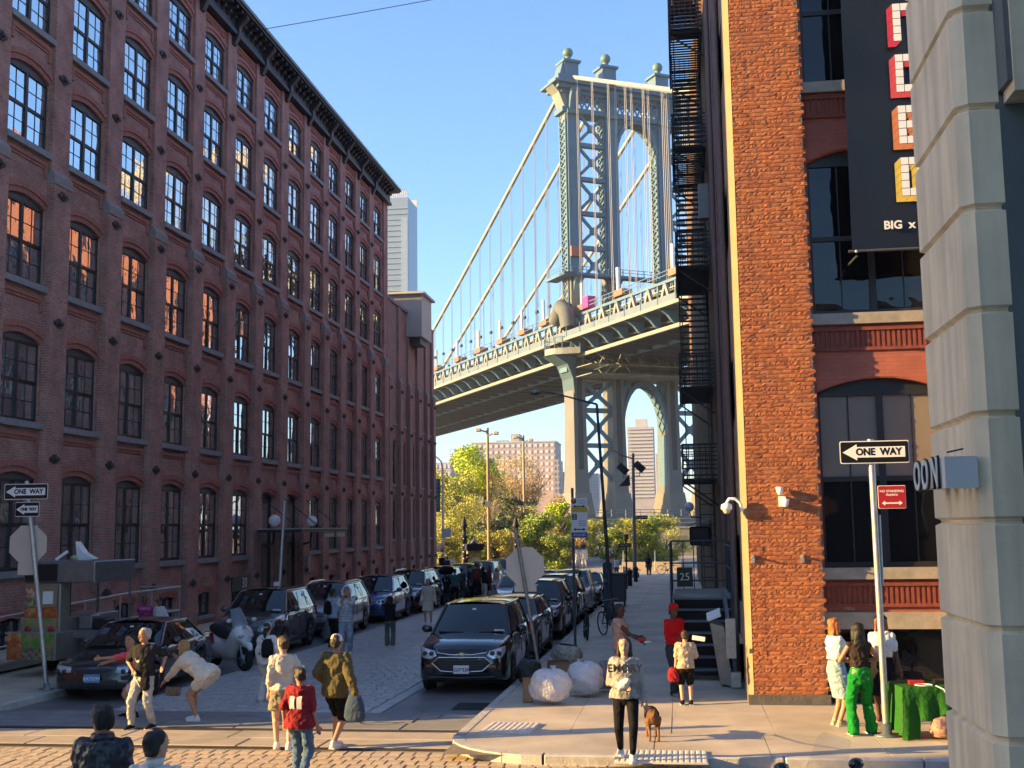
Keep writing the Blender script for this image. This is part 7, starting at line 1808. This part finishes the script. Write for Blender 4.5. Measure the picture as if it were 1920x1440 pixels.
    if hat:
        mb = MB(); loft(mb, [(Hd(0, .004, z), rx*h, ry*h, fx[0], fx[1]) for z, rx, ry in ((.015, .052, .062), (.04, .052, .060), (.062, .043, .050), (.077, .022, .026))])
        hb = Hd(0, -.085, .018); sgn = -1 if not back else 1
        loft(mb, [(Hd(0, sgn*.05, .020), .045*h, .006*h, fx[0], Rh @ Vector((0, 0, 1))), (Hd(0, sgn*.085, .016), .038*h, .005*h, fx[0], Rh @ Vector((0, 0, 1))), (Hd(0, sgn*.105, .012), .018*h, .003*h, fx[0], Rh @ Vector((0, 0, 1)))])
        mb.build('cap', hat, t)
    t['_h'] = h
    pts = dict(T=T, Hd=Hd, arm=arm, leg=leg, X=X, Y=Y, Z=Z, hip=hip)
    del t['_h']
    return t, pts
def fpos(px, py, head, off=0.0):
    g = ground(px, py, off); return (g.x, g.y, g.z), at_y(px, head, g.y).z - g.z
def child(p, name, mb, m_): return mb.build(name, m_, p[0])
def worn(p, name, label, cat, mb, m_, vox=None, group=None):
    """something carried: its own thing, standing in the wearer's frame"""
    o = mb.build(name, m_, None, p[0].location, p[0].rotation_euler); tag(o, label, cat, group)
    if vox: r = o.modifiers.new('remesh', 'REMESH'); r.mode = 'VOXEL'; r.voxel_size = vox; r.use_smooth_shade = True; s = o.modifiers.new('smooth', 'SMOOTH'); s.iterations = 3
    return o
def backpack(p, h, label, m_, dx=0.0):
    T = p[1]['T']; X, Y, Z = p[1]['X'], p[1]['Y'], p[1]['Z']; mb = MB()
    loft(mb, [(T(dx, .105, z), rx*h, ry*h, X, Y) for z, rx, ry in ((.565, .06, .03), (.585, .078, .046), (.66, .082, .05), (.74, .076, .044), (.785, .055, .03), (.80, .02, .01))], 14)
    loft(mb, [(T(dx, .15, z), .055*h, .022*h, X, Y) for z in (.595, .63, .67)], 12)
    for s in (1, -1): mb.tube([T(s*.055+dx*.5, .075, .785), T(s*.062, .0, .825), T(s*.068, -.068, .76), T(s*.075, -.05, .66), T(s*.08, .06, .60)], .011*h, 6)
    return worn(p, 'backpack', label, 'backpack', mb, m_)
def walkpose(st, hands=None, **k):
    d = dict(foot={1: (.05, -st, .0), -1: (-.05, st*.9, .02)}, hip=(0, -.01, .505), lean=.06, hand=hands or {1: (.125, st*.6, .48), -1: (-.125, -st*.8-.03, .49)}); d.update(k); return d

# two onlookers close to the camera
p = person('man in a shiny black quilted jacket seen from behind in the lower left', (at_y(192, 1440, 9.5).x, 9.5, 0), PI, 1.80, 'm', 'tan', 'black', top=mat('black_nylon', (.012, .016, .026), .38, var=.4, scale=5, bump=.5, bscale=12, spec=.5), sleeve=1.0, hem=.49, loose=.020, bottom=C_BLK, pose=dict(turn=.75), vox=.014)
T_, Hd_ = p[1]['T'], p[1]['Hd']; child(p, 'collar', MB().lathe([(.085, 1.45), (.10, 1.52), (.088, 1.55)], 16, (0, .01, 0)), MATS['black_nylon']); child(p, 'glasses', MB().tube([Hd_(-.047, -.0, .008), Hd_(-.03, -.054, .008), Hd_(.0, -.062, .008), Hd_(.03, -.054, .008), Hd_(.047, 0, .008)], .005, 5), M_TRIM)
p = person('dark haired person in a white collared shirt at the bottom edge', (at_y(291, 1440, 9.05).x, 9.05, 0), PI, 1.66, 'm', 'light', 'black', top=C_WHT, sleeve=.5, bottom=DENIM, pose=dict(turn=-.5), vox=.014)
child(p, 'collar', MB().lathe([(.062, 1.375), (.075, 1.42), (.066, 1.44)], 16, (0, .01, 0)), C_WHT)

# posing trio by the dark saloon
pos, h = fpos(268, 1366, 1176)
p = person('grey haired man in a black shirt and pale jeans posing with hand on hip', pos, -.15, h, 'm', 'tan', 'grey', top=cloth('charcoal', (.022, .023, .026)), sleeve=.42, hem=.52, loose=.016, bottom=cloth('pale_jeans', (.36, .37, .36)), pose=dict(hand={-1: (-.085, -.075, .585), 1: (.20, .02, .62)}, elbow={-1: (-1, .5, 0), 1: (.6, .5, -1)}, foot={1: (.085, .03, 0), -1: (-.10, -.06, 0)}, turn=-.55), vox=.013)
T_, h_ = p[1]['T'], h
mb = MB(); loft(mb, [(T_(-.02, -.073, z), rx*h, .010*h, p[1]['X'], p[1]['Y']) for z, rx in ((.655, .012), (.67, .035), (.70, .046), (.735, .042), (.76, .02))], 14); child(p, 'shirt_print', mb, M_WHITE)
mb = MB(); loft(mb, [(T_(0, 0, z), .108*h, .085*h, p[1]['X'], p[1]['Y']) for z in (.53, .55, .575)]); loft(mb, [(T_(.055, -.06, z), .05*h, .03*h, p[1]['X'], p[1]['Y']) for z in (.38, .46, .55)]); loft(mb, [(T_(.06, .07, z), .06*h, .03*h, p[1]['X'], p[1]['Y']) for z in (.36, .46, .55)]); blob('tied_jacket', mb, C_BLK, p[0], .016)
child(p, 'belt', MB().tube([T_(-.05, -.09, .40), T_(-.03, -.1, .5), T_(.02, -.1, .42)], .008, 5), M_WHITE)
g = ground(228, 1352)
p = person('woman in a pink shirt and pale shorts crouching with one arm stretched left', (g.x+.05, g.y+.35, g.z), -PI/2+.25, 1.66, 'f', 'tan', 'black', 'pony', top=cloth('pink', (.62, .10, .14)), sleeve=.45, hem=.50, bottom=cloth('pale_pink', (.60, .44, .40)), bt='shorts', blen=.36, pose=dict(lean=.55, hip=(0, .10, .43), hand={1: (-.02, -.52, .60), -1: (-.12, -.46, .52)}, foot={1: (.06, .02, 0), -1: (-.06, -.07, 0)}, nod=-.3, turn=1.2), vox=.013)
g = ground(356, 1352)
p = person('long haired woman in a loose white jacket bending towards the grey haired man', (g.x+.12, g.y, g.z), -PI/2-.12, 1.66, 'f', 'tan', 'blond', 'long', top=cloth('ivory', (.62, .56, .47)), sleeve=.85, hem=.44, loose=.030, flare=.03, bottom=cloth('ivory', (.62, .56, .47)), bt='shorts', blen=.28, shoe=C_WHT, pose=dict(lean=.95, hip=(0, .10, .47), hand={1: (.06, -.36, .38), -1: (-.10, -.28, .62)}, foot={1: (.05, .02, 0), -1: (-.05, -.05, 0)}, nod=-.3), vox=.013, hair_len=.25, face=False)
mb = MB(); c = Vector((.10, -.10, .50)); mb.chbox(-.03, .03, -.14, .14, -.09, .06, .02); o = worn(p, 'handbag', 'small dark metallic handbag hanging from the bending woman', 'handbag', mb, mat('bag_metal', (.12, .12, .12), .3, .6, var=.5, scale=20)); o.location = p[0].location + Vector((-.32, -.26, .55))

# walkers crossing towards the street
pos, h = fpos(500, 1317, 1166)
p = person('woman in white with beige cap and ponytail seen from behind', pos, PI-.1, h, 'f', 'light', 'black', 'pony', top=C_WHT, sleeve=.9, hem=.47, loose=.022, bottom=cloth('cream_trousers', (.55, .50, .44)), bt='wide', shoe=C_WHT, pose=dict(foot={1: (.07, .03, 0), -1: (-.06, -.04, 0)}, hand={1: (.13, -.05, .5), -1: (-.13, -.10, .56)}), hat=cloth('cap_beige', (.55, .46, .36)), back=True, face=False, hair_len=.2, vox=.015)
backpack(p, h, 'black backpack slung on the woman in white', C_BLK, -.05)
pos, h = fpos(530, 1408, 1188)
p = person('woman in a cream ribbed top and olive shorts holding up a phone', pos, PI+.35, h, 'f', 'light', 'brown', 'bun', top=C_CREAM, sleeve=.8, hem=.53, loose=.008, bottom=cloth('olive_beige', (.23, .20, .14)), bt='skirt', blen=.62, shoe=C_WHT, pose=walkpose(.09, {1: (.12, -.06, .50), -1: (-.16, -.13, .63)}, turn=.5), face=False, vox=.013)
o = worn(p, 'phone', 'white phone in the hand of the woman in cream', 'phone', MB().chbox(-.036, .036, -.005, .005, -.07, .07, .004), M_WHITE); w = p[1]['arm'][-1][2]; o.location = p[0].location + (Matrix.Rotation(p[0].rotation_euler.z, 3, 'Z') @ (w + Vector((-.01, -.06, .05))))
Y0 = 15.0; xx = at_y(560, 1440, Y0).x; h = at_y(562, 1247, Y0).z
p = person('person in a maroon shirt with white back print and blue jeans walking away', (xx, Y0, 0), PI-.12, h, 'f', 'tan', 'black', top=cloth('maroon', (.235, .022, .026)), sleeve=.45, hem=.47, loose=.030, bottom=DENIM, shoe=C_BLK, pose=walkpose(.05, {1: (.15, -.02, .50), -1: (-.15, -.05, .48)}, turn=.75), face=False, vox=.012, hs='bun')
T_ = p[1]['T']
for k, (x0, x1) in enumerate(((-.058, -.012), (.010, .058))): child(p, 'back_print', MB().grid(lambda u, v, a=x0, b=x1: T_(a+(b-a)*u, .093+.013*math.sin(v*PI)-.02*abs(u*(b-a)+a)*4, .64+.11*v), 4, 4), mat('print_white', (.58, .56, .54), .8))
child(p, 'glasses', MB().tube([p[1]['Hd'](*q) for q in ((-.05, .0, .008), (-.032, -.056, .008), (0, -.064, .008), (.032, -.056, .008), (.05, 0, .008))], .007, 5), M_TRIM); child(p, 'bag_strap', MB().tube([T_(-.06, .075, .81), T_(0, .098, .70), T_(.09, .075, .55)], .007, 5), C_BLK)
pos, h = fpos(627, 1404, 1186)
p = person('man in an olive jumper, black shorts and black and white cap walking away', pos, PI-.25, h, 'm', 'tan', 'black', top=cloth('olive', (.105, .088, .038)), sleeve=1.0, hem=.455, loose=.028, bottom=C_BLK, bt='shorts', blen=.46, shoe=C_WHT, pose=walkpose(.10, {1: (.13, -.05, .57), -1: (-.22, .03, .50)}, turn=.15), hat=cloth('cap_white', (.60, .58, .55)), face=False, vox=.013)
mb = MB(); loft(mb, [(Vector((0, 0, z)), rx, ry, Vector((1, .2, 0)).normalized(), Vector((-.2, 1, 0)).normalized()) for z, rx, ry in ((-.42, .13, .05), (-.36, .17, .07), (-.2, .15, .06), (-.05, .10, .04), (.0, .03, .02))], 14); o = worn(p, 'carried_jacket', 'denim jacket dangling from the hand of the man in olive', 'jacket', mb, cloth('denim_dark', (.05, .075, .12)), .014); w = p[1]['arm'][-1][2]; o.location = p[0].location + (Matrix.Rotation(p[0].rotation_euler.z, 3, 'Z') @ w)

# along the carriageway
pos, h = fpos(649, 1227, 1100)
p = person('bearded man in a white striped shirt and blue jeans lifting hands to his mouth', pos, .2, h, 'm', 'tan', 'brown', top=cloth('stripe_white', (.58, .58, .60)), sleeve=.5, hem=.49, loose=.014, bottom=DENIM_L, bt='trousers', shoe=C_WHT, pose=dict(hand={1: (.03, -.09, .88), -1: (-.03, -.09, .86)}, elbow={1: (.6, -.2, -1), -1: (-.6, -.2, -1)}), vox=.016)
T_ = p[1]['T']
for k in range(7): child(p, 'stripe', MB().tube([T_(.118*math.cos(a), .083*math.sin(a)-.003, .53+k*.035) for a in [2*PI*q/16 for q in range(17)]], .006, 4, cap=False), cloth('stripe_grey', (.16, .17, .2)))
child(p, 'draped_hood', MB().tube([p[1]['Hd'](*q) for q in ((-.058, .0, -.05), (-.058, .0, .03), (-.02, .02, .078), (.02, .02, .078), (.058, 0, .03), (.058, 0, -.05))], .035, 8), C_WHT)
pos, h = fpos(624, 1215, 1103)
p = person('person in a pale blue shirt and black trousers beside the striped shirt man', pos, PI-.5, h, 'm', 'tan', 'black', top=cloth('pale_blue', (.36, .43, .52)), sleeve=.5, loose=.02, bottom=C_BLK, face=False, vox=.02); backpack(p, h, 'large black backpack on the person in pale blue', C_BLK, .02)
pos, h = fpos(731, 1211, 1116)
p = person('woman with long black hair, black top and grey trousers photographing the bridge', pos, PI+.1, h, 'f', 'light', 'black', 'long', top=C_BLK, sleeve=.9, loose=.018, bottom=cloth('grey_green', (.105, .12, .11)), bt='wide', shoe=C_WHT, pose=dict(hand={1: (.04, -.17, .80), -1: (-.04, -.17, .80)}), face=False, vox=.018, hair_len=.24)
pos, h = fpos(803, 1172, 1084)
p = person('woman in a cream jacket and short cream skirt facing the camera in the street', pos, .1, h, 'f', 'light', 'brown', 'long', top=C_CREAM, sleeve=.95, hem=.52, loose=.020, bottom=C_CREAM, bt='skirt', blen=.75, shoe=C_WHT, pose=dict(hand={1: (.17, -.02, .50), -1: (-.15, -.02, .5)}), vox=.02, hair_len=.28)
grp = 'people standing in the street behind the cream jacket woman'
def crowd(label, px, py, head, rz, **k):
    pos, h = fpos(px, py, head); k.setdefault('vox', .024); return person(label, pos, rz, h, group=k.pop('group', None), **k), h
p, h = crowd('person all in black carrying a big black bundle above the head', 838, 1143, 1080, PI, sex='m', skin='dark', hair='black', top=C_BLK, bottom=cloth('dark_jeans', (.03, .04, .05)), face=False, pose=dict(hand={1: (.06, -.02, 1.0), -1: (-.06, -.02, 1.0)}))
lumpy('black_bundle', 'big round black bundle held over a person in black', tuple(p[0].location + Vector((0, 0, h+.02))), .34, .3, .2, C_BLK, 21, 'bundle', False)
p, h = crowd('person in olive clothes with grey cap in the standing group', 866, 1128, 1064, PI-.3, sex='m', skin='tan', hair='black', top=cloth('army', (.06, .07, .05)), bottom=cloth('army_d', (.045, .06, .055)), hat=cloth('cap_grey', (.25, .25, .24)), face=False); backpack(p, h, 'olive backpack on the person with the grey cap', cloth('army', (.06, .07, .05)))
crowd('person in navy with a dark cap in the standing group', 881, 1126, 1060, PI/2, sex='m', skin='tan', hair='black', top=cloth('navy', (.018, .026, .06)), bottom=C_BLK, hat=C_BLK)
p, h = crowd('person in brown with a yellow cap in the standing group', 894, 1128, 1054, PI, sex='f', skin='tan', hair='brown', top=cloth('brown', (.075, .05, .04)), bottom=C_BLK, bt='skirt', blen=1.3, hat=cloth('cap_yellow', (.42, .33, .10)), face=False); backpack(p, h, 'dark red backpack in the middle of the standing group', cloth('dark_red', (.16, .03, .03)))
crowd('long haired woman in dark red leaning in at the right of the standing group', 917, 1122, 1060, -.9, sex='f', skin='tan', hair='brown', hs='long', top=cloth('wine', (.11, .025, .03)), sleeve=1, bottom=C_BLK)
crowd('long haired woman in black at the right of the standing group', 906, 1126, 1062, PI-.2, sex='f', skin='tan', hair='black', hs='long', top=C_BLK, sleeve=1, bottom=C_WHT, face=False)
p, h = crowd('woman with sunglasses looking over the roof of the grey green hatchback', 925, 1168, 1094, .1, sex='f', skin='light', hair='brown', hs='long', top=cloth('grey_top', (.2, .2, .21)), bottom=C_BLK); child(p, 'sunglasses', MB().bar(p[1]['Hd'](-.035, -.056, .008), p[1]['Hd'](.035, -.056, .008), .03, .03), M_BLACK)
for px, head, lab, tp, sk in ((270, 1118, 'woman in a magenta shirt leaning on the ramp railing', cloth('magenta', (.45, .03, .22)), 'brown'), (298, 1119, 'woman in a white shirt and sunglasses by the ramp railing', C_WHT, 'brown')):
    Yp = 30.0 if px < 280 else 29.6; q = at_y(px, 1200, Yp); zz = gz(Yp)+KH
    p = person(lab, (q.x, Yp, zz), .5 if px < 280 else -.5, at_y(px, head, Yp).z-zz, 'f', sk, 'black', 'bun', top=tp, sleeve=.45, loose=.022, bottom=C_BLK, pose=dict(hand={1: (.14, -.10, .62), -1: (-.04, -.18, .70)}), vox=.018)
    if px > 280: child(p, 'sunglasses', MB().bar(p[1]['Hd'](-.035, -.056, .008), p[1]['Hd'](.035, -.056, .008), .03, .03), M_BLACK)
    else: link('lettering', text_mesh('OBSESS', .085, 0, C_WHT), p[0], (0, -.155, 1.17))
crowd('person in a teal shirt left of the standing group', 853, 1134, 1066, PI+.3, sex='m', skin='tan', hair='black', top=cloth('teal', (.05, .12, .13)), bottom=C_BLK, face=False)
crowd('woman in cream with a white bag behind the standing group', 873, 1118, 1062, .2, sex='f', skin='light', hair='brown', hs='long', top=C_CREAM, bottom=DENIM)
crowd('man in a red jacket behind the standing group', 899, 1116, 1056, .4, sex='m', skin='tan', hair='black', top=cloth('brick_red', (.25, .045, .035)), sleeve=1, bottom=C_BLK)
crowd('woman in a pale pink top right of the standing group', 931, 1114, 1064, -.3, sex='f', skin='light', hair='black', hs='long', top=cloth('blush', (.5, .36, .34)), bottom=cloth('white_skirt', (.5, .5, .48)), bt='skirt')
crowd('man in a white shirt, black shorts and tan cap stepping between the right hand cars', 1088, 1150, 1068, PI+.4, sex='m', skin='tan', hair='black', top=C_WHT, loose=.02, bottom=C_BLK, bt='shorts', blen=.5, shoe=C_WHT, hat=cloth('cap_tan', (.30, .20, .10)), face=False, pose=walkpose(.07))
crowd('dark clothed person bending by the kerb side of the parked cars', 1064, 1146, 1086, PI, sex='m', skin='brown', hair='black', top=cloth('drab', (.06, .055, .05)), sleeve=1, bottom=C_BLK, face=False)

# right pavement
pos, h = fpos(1176, 1424, 1190, KH)
p = person('woman in a grey university hoodie and black leggings walking a dog towards us', pos, .05, h, 'f', 'light', 'brown', 'long', top=cloth('hoodie_grey', (.30, .285, .265)), sleeve=1.0, hem=.505, loose=.026, bottom=C_BLK, bt='leggings', blen=.93, shoe=C_WHT, pose=dict(hand={-1: (-.02, -.14, .60), 1: (.155, -.05, .47)}, elbow={-1: (-.8, .6, -.6), 1: (.5, 1, -.2)}, foot={1: (.045, -.13, 0), -1: (-.05, .08, .015)}, hip=(0, -.01, .505), turn=-.1), vox=.012, hair_len=.2)
T_ = p[1]['T']; lt = text_mesh('EMORY', .085*h*1.02, .002, mat('hoodie_print', (.02, .024, .045), .8), 'CENTER', .004, .98); o = link('lettering', lt, p[0], T_(0, -.1035, .752)); o.rotation_euler = (.06, 0, 0)
mb = MB(); mb.tube([T_(-.06, .03, .82), T_(-.045, -.05, .81), T_(0, -.075, .79), T_(.045, -.05, .81), T_(.06, .03, .82), T_(0, .085, .80), T_(-.06, .03, .82)], .022*h, 8); blob('hood', mb, MATS['cloth_hoodie_grey'], p[0], .013)
for s in (1, -1): child(p, 'drawstring', MB().tube([T_(s*.02, -.088, .79), T_(s*.022, -.106, .72)], .004, 5), M_WHITE)
o = worn(p, 'scrunched_cloth', 'white cloth with black strap in the dog walker\'s hand', 'cloth', MB().ball((0, 0, 0), .075, .05, .07, 10, 7).ball((.05, -.02, .05), .05, .04, .045, 10, 7).ball((-.05, .0, -.03), .045, .04, .05, 10, 7), C_WHT, .014); w = p[1]['arm'][-1][2]; o.location = p[0].location + (Matrix.Rotation(p[0].rotation_euler.z, 3, 'Z') @ (w+Vector((.01, -.05, .03))))
hand_w = p[0].matrix_basis @ p[1]['arm'][1][2]
hand_w = Vector(p[0].location) + Matrix.Rotation(p[0].rotation_euler.z, 3, 'Z') @ p[1]['arm'][1][2]
# the dog
g = ground(1224, 1386, KH); DG = thing('dog', 'small brown and black dog in a harness on a lead', 'dog', g, PI+.12)
mb = MB(); Vx = Vector((1, 0, 0)); Vz = Vector((0, 0, 1))
loft(mb, [(Vector((0, y, z)), rx, rz_, Vx, Vz) for y, z, rx, rz_ in ((.26, .33, .03, .04), (.23, .33, .075, .085), (.12, .33, .082, .09), (0, .325, .085, .10), (-.12, .325, .092, .115), (-.22, .335, .085, .105), (-.28, .36, .05, .06))], 14)
capsule(mb, (0, -.24, .36), (0, -.36, .36), .065, .052); mb.ball((0, -.40, .36), .06, .068, .058, 12, 8); capsule(mb, (0, -.43, .345), (0, -.505, .32), .034, .024)
for s in (1, -1):
    capsule(mb, (s*.03, -.385, .40), (s*.062, -.37, .37), .02, .016)
    capsule(mb, (s*.065, -.17, .30), (s*.062, -.155, .17), .042, .026); capsule(mb, (s*.062, -.155, .17), (s*.062, -.17, .035), .022, .018); capsule(mb, (s*.062, -.17, .022), (s*.062, -.205, .02), .022, .018)
    capsule(mb, (s*.062, .19, .31), (s*.065, .14, .20), .058, .034); capsule(mb, (s*.065, .14, .20), (s*.064, .24, .125), .028, .02); capsule(mb, (s*.064, .24, .125), (s*.064, .225, .03), .019, .017); capsule(mb, (s*.064, .225, .022), (s*.064, .185, .02), .021, .017)
mb.tube([(0, .25, .38), (0, .33, .42), (0, .37, .50)], [.024, .018, .008], 8)
blob('body', mb, mat('dog_coat', (.16, .075, .03), .85, var=.85, scale=4.5, bump=.5, bscale=60), DG, .011, 2)
for yy in (-.14, .02): MB().tube([(.098*math.cos(a), yy, .328+.118*math.sin(a)) for a in [2*PI*k/14 for k in range(15)]], .010, 5, cap=False).build('harness', C_BLK, DG)
for s in (1, -1): MB().ball((s*.03, -.452, .375), .009).build('eye', EYE, DG)
MB().ball((0, -.528, .328), .014).build('nose', EYE, DG)
dpt = DG.location + Vector((0, .05, .46)); mid = hand_w.lerp(dpt, .5)+Vector((0, 0, -.05))
tag(MB().tube([hand_w, mid, dpt], .008, 5).build('dog_lead', C_BLK), 'thin black lead from the hoodie woman to the dog', 'lead')
pos, h = fpos(1165, 1300, 1131, KH)
p = person('bearded man in a pinkish vest holding out a red and white item', pos, PI/2-.2, h, 'm', 'dark', 'black', top=cloth('dusty_pink', (.42, .27, .23)), sleeve=.12, hem=.48, loose=.018, bottom=cloth('dusty_pink2', (.33, .22, .19)), bt='shorts', blen=.48, shoe=C_WHT, pose=dict(hand={1: (.10, -.20, .62), -1: (-.08, -.24, .60)}, elbow={1: (.4, .6, -1), -1: (-.4, .6, -1)}), vox=.014)
w = Vector(p[0].location) + Matrix.Rotation(p[0].rotation_euler.z, 3, 'Z') @ p[1]['arm'][-1][2]; t = thing('folded_cap', 'red and white folded item held out by the man in the pinkish vest', 'cap', w+Vector((.06, -.02, -.02)), .3); MB().chbox(-.10, .06, -.06, .06, .0, .06, .02).build('crown', M_RED, t); MB().chbox(.02, .16, -.06, .06, -.02, .0, .006).build('brim', M_WHITE, t)
pos, h = fpos(1268, 1306, 1131, KH)
p = person('woman in a red top and red headscarf with dark jeans beside the stair', pos, .55, h, 'f', 'dark', 'black', top=cloth('red', (.44, .008, .014)), sleeve=1.0, hem=.56, loose=.010, bottom=cloth('dark_jeans', (.03, .04, .05)), shoe=cloth('grey_shoe', (.2, .21, .23)), pose=dict(hand={1: (.05, -.14, .64), -1: (-.06, -.15, .63)}, foot={1: (.05, .04, 0), -1: (-.06, -.05, 0)}), vox=.014)
mb = MB(); Hd_ = p[1]['Hd']; loft(mb, [(Hd_(0, .006, z), rx*h, ry*h, Vx, Vector((0, 1, 0))) for z, rx, ry in ((.0, .050, .055), (.03, .054, .062), (.055, .050, .058), (.078, .030, .036))]); mb.ball(Hd_(0, .045, .03), .035*h); blob('headscarf', mb, MATS['cloth_red'], p[0], .014)
pos, h = fpos(1288, 1322, 1181, KH)
p = person('boy in a beige shirt and black shorts with a red jacket in one hand', pos, PI+.1, h, 'm', 'light', 'brown', top=cloth('beige', (.40, .34, .26)), sleeve=.42, hem=.49, loose=.020, bottom=C_BLK, bt='shorts', blen=.47, shoe=C_BLK, face=False, vox=.013, pose=dict(hand={1: (.145, -.02, .46), -1: (-.12, -.14, .62)}))
w = Vector(p[0].location) + Matrix.Rotation(p[0].rotation_euler.z, 3, 'Z') @ p[1]['arm'][1][2]; lumpy('red_jacket', 'crumpled dark red jacket hanging from the boy\'s hand', w+Vector((-.03, -.02, -.26)), .09, .07, .14, cloth('jacket_red', (.30, .02, .025)), 31, 'jacket', False)
t = thing('price_card', 'white card held up between the red dressed woman and the boy', 'card', at_y(1310, 1197, pos[1]-.1)); MB().chbox(-.11, .11, -.004, .004, -.04, .04, .003).build('sheet', M_WHITE, t, (0, 0, 0), (0, .15, 0))
pos, h = fpos(1573, 1360, 1157, KH)
p = person('ginger haired woman in a white crop top and light denim skirt by the brick pier', pos, PI/2+.3, h, 'f', 'tan', 'ginger', 'long', top=C_WHT, sleeve=.30, hem=.61, loose=.016, bottom=cloth('sky_denim', (.25, .35, .42)), bt='skirt', blen=.95, shoe=cloth('sandal', (.45, .32, .2)), pose=dict(hand={1: (.06, -.12, .60), -1: (-.06, -.14, .61)}), vox=.013, hair_len=.16)
pos, h = fpos(1618, 1378, 1166, KH)
p = person('woman in a dark brown sleeveless top and vivid green trousers seen from behind', pos, PI+.2, h, 'f', 'tan', 'black', 'long', top=cloth('dark_brown', (.035, .026, .022)), sleeve=0, hem=.60, loose=.003, bottom=cloth('vivid_green', (.010, .21, .03)), bt='wide', shoe=C_BLK, pose=dict(hand={-1: (-.09, -.13, .64), 1: (.07, -.13, .64)}, elbow={1: (1, .5, -.6), -1: (-1, .5, -.6)}, foot={1: (.09, .02, 0), -1: (-.09, -.02, 0)}), face=False, vox=.013, hair_len=.27)
pos, h = fpos(1661, 1352, 1151, KH)
p = person('woman in a white blouse and black skirt with patterned headband behind the pole', pos, -.25, h, 'f', 'dark', 'ginger', 'long', top=C_WHT, sleeve=.38, hem=.60, loose=.014, bottom=C_BLK, bt='skirt', blen=.95, shoe=cloth('strap_shoe', (.16, .06, .08)), pose=dict(hand={1: (.16, -.04, .45), -1: (-.06, -.14, .64)}), vox=.013, hair_len=.14)
child(p, 'headband', MB().tube([p[1]['Hd'](*q) for q in ((-.054, .0, .03), (-.035, -.03, .062), (0, -.036, .072), (.035, -.03, .062), (.054, 0, .03))], .016, 6), C_BLK)
# far figures
p, h = crowd('far walker in dark clothes with a backpack at the end of the right pavement', 1217, 1082, 1038, PI, sex='m', skin='dark', hair='black', top=cloth('dusk', (.05, .055, .06)), bottom=cloth('dusk2', (.10, .085, .07)), face=False, pose=walkpose(.06)); backpack(p, h, 'black backpack on the far walker', C_BLK)
crowd('far man in a white shirt beside the lamp post foot', 1156, 1084, 1043, PI, sex='m', skin='tan', hair='black', top=C_WHT, bottom=DENIM, face=False); crowd('far ginger haired woman in cream left of the lamp post foot', 1146, 1086, 1040, PI, sex='f', skin='light', hair='ginger', hs='long', top=C_CREAM, bottom=C_CREAM, face=False)
crowd('far person in white robes on the sloping path, left of a pair', 1084, 1072, 1022, .2, sex='f', skin='brown', hair='black', top=C_WHT, sleeve=1, bottom=C_WHT, bt='wide', loose=.02, face=False); crowd('far person in white robes with dark hat on the sloping path, right of a pair', 1095, 1072, 1022, .2, sex='m', skin='brown', hair='black', hs='afro', top=C_WHT, sleeve=1, bottom=C_WHT, bt='wide', loose=.02, face=False)
for k, (px, Yp, head, tp, lab) in enumerate(((829, 84, 1038, C_BLK, 'dark dressed person at the annexe corner'), (838, 82, 1043, cloth('navy', (.018, .026, .06)), 'navy dressed person near the white lamp post'), (848, 85, 1042, C_WHT, 'person in a white cap behind the navy dressed one'), (877, 84, 1038, cloth('wine', (.11, .025, .03)), 'person in dark red by the small kiosk'), (884, 83, 1040, cloth('lime', (.45, .50, .12)), 'person in a lime top by the small kiosk'), (926, 90, 1036, C_BLK, 'dark haired person beyond the far parked cars'), (764, 64, 1062, C_BLK, 'person in black walking along the warehouse foot'), (776, 63.4, 1060, C_WHT, 'person in white walking along the warehouse foot'), (797, 55, 1076, C_WHT, 'person in white squeezed between two dark parked cars'))):
    q = at_y(px, head, Yp); zz = gz(Yp)+(KH if q.x < KX_L else 0); person(lab, (q.x, Yp, zz), PI if k % 2 else .3, min(max(q.z-zz, 1.5), 1.85), 'm' if k % 2 else 'f', 'tan', 'black', top=tp, loose=.018, bottom=C_BLK, face=False, vox=.03)
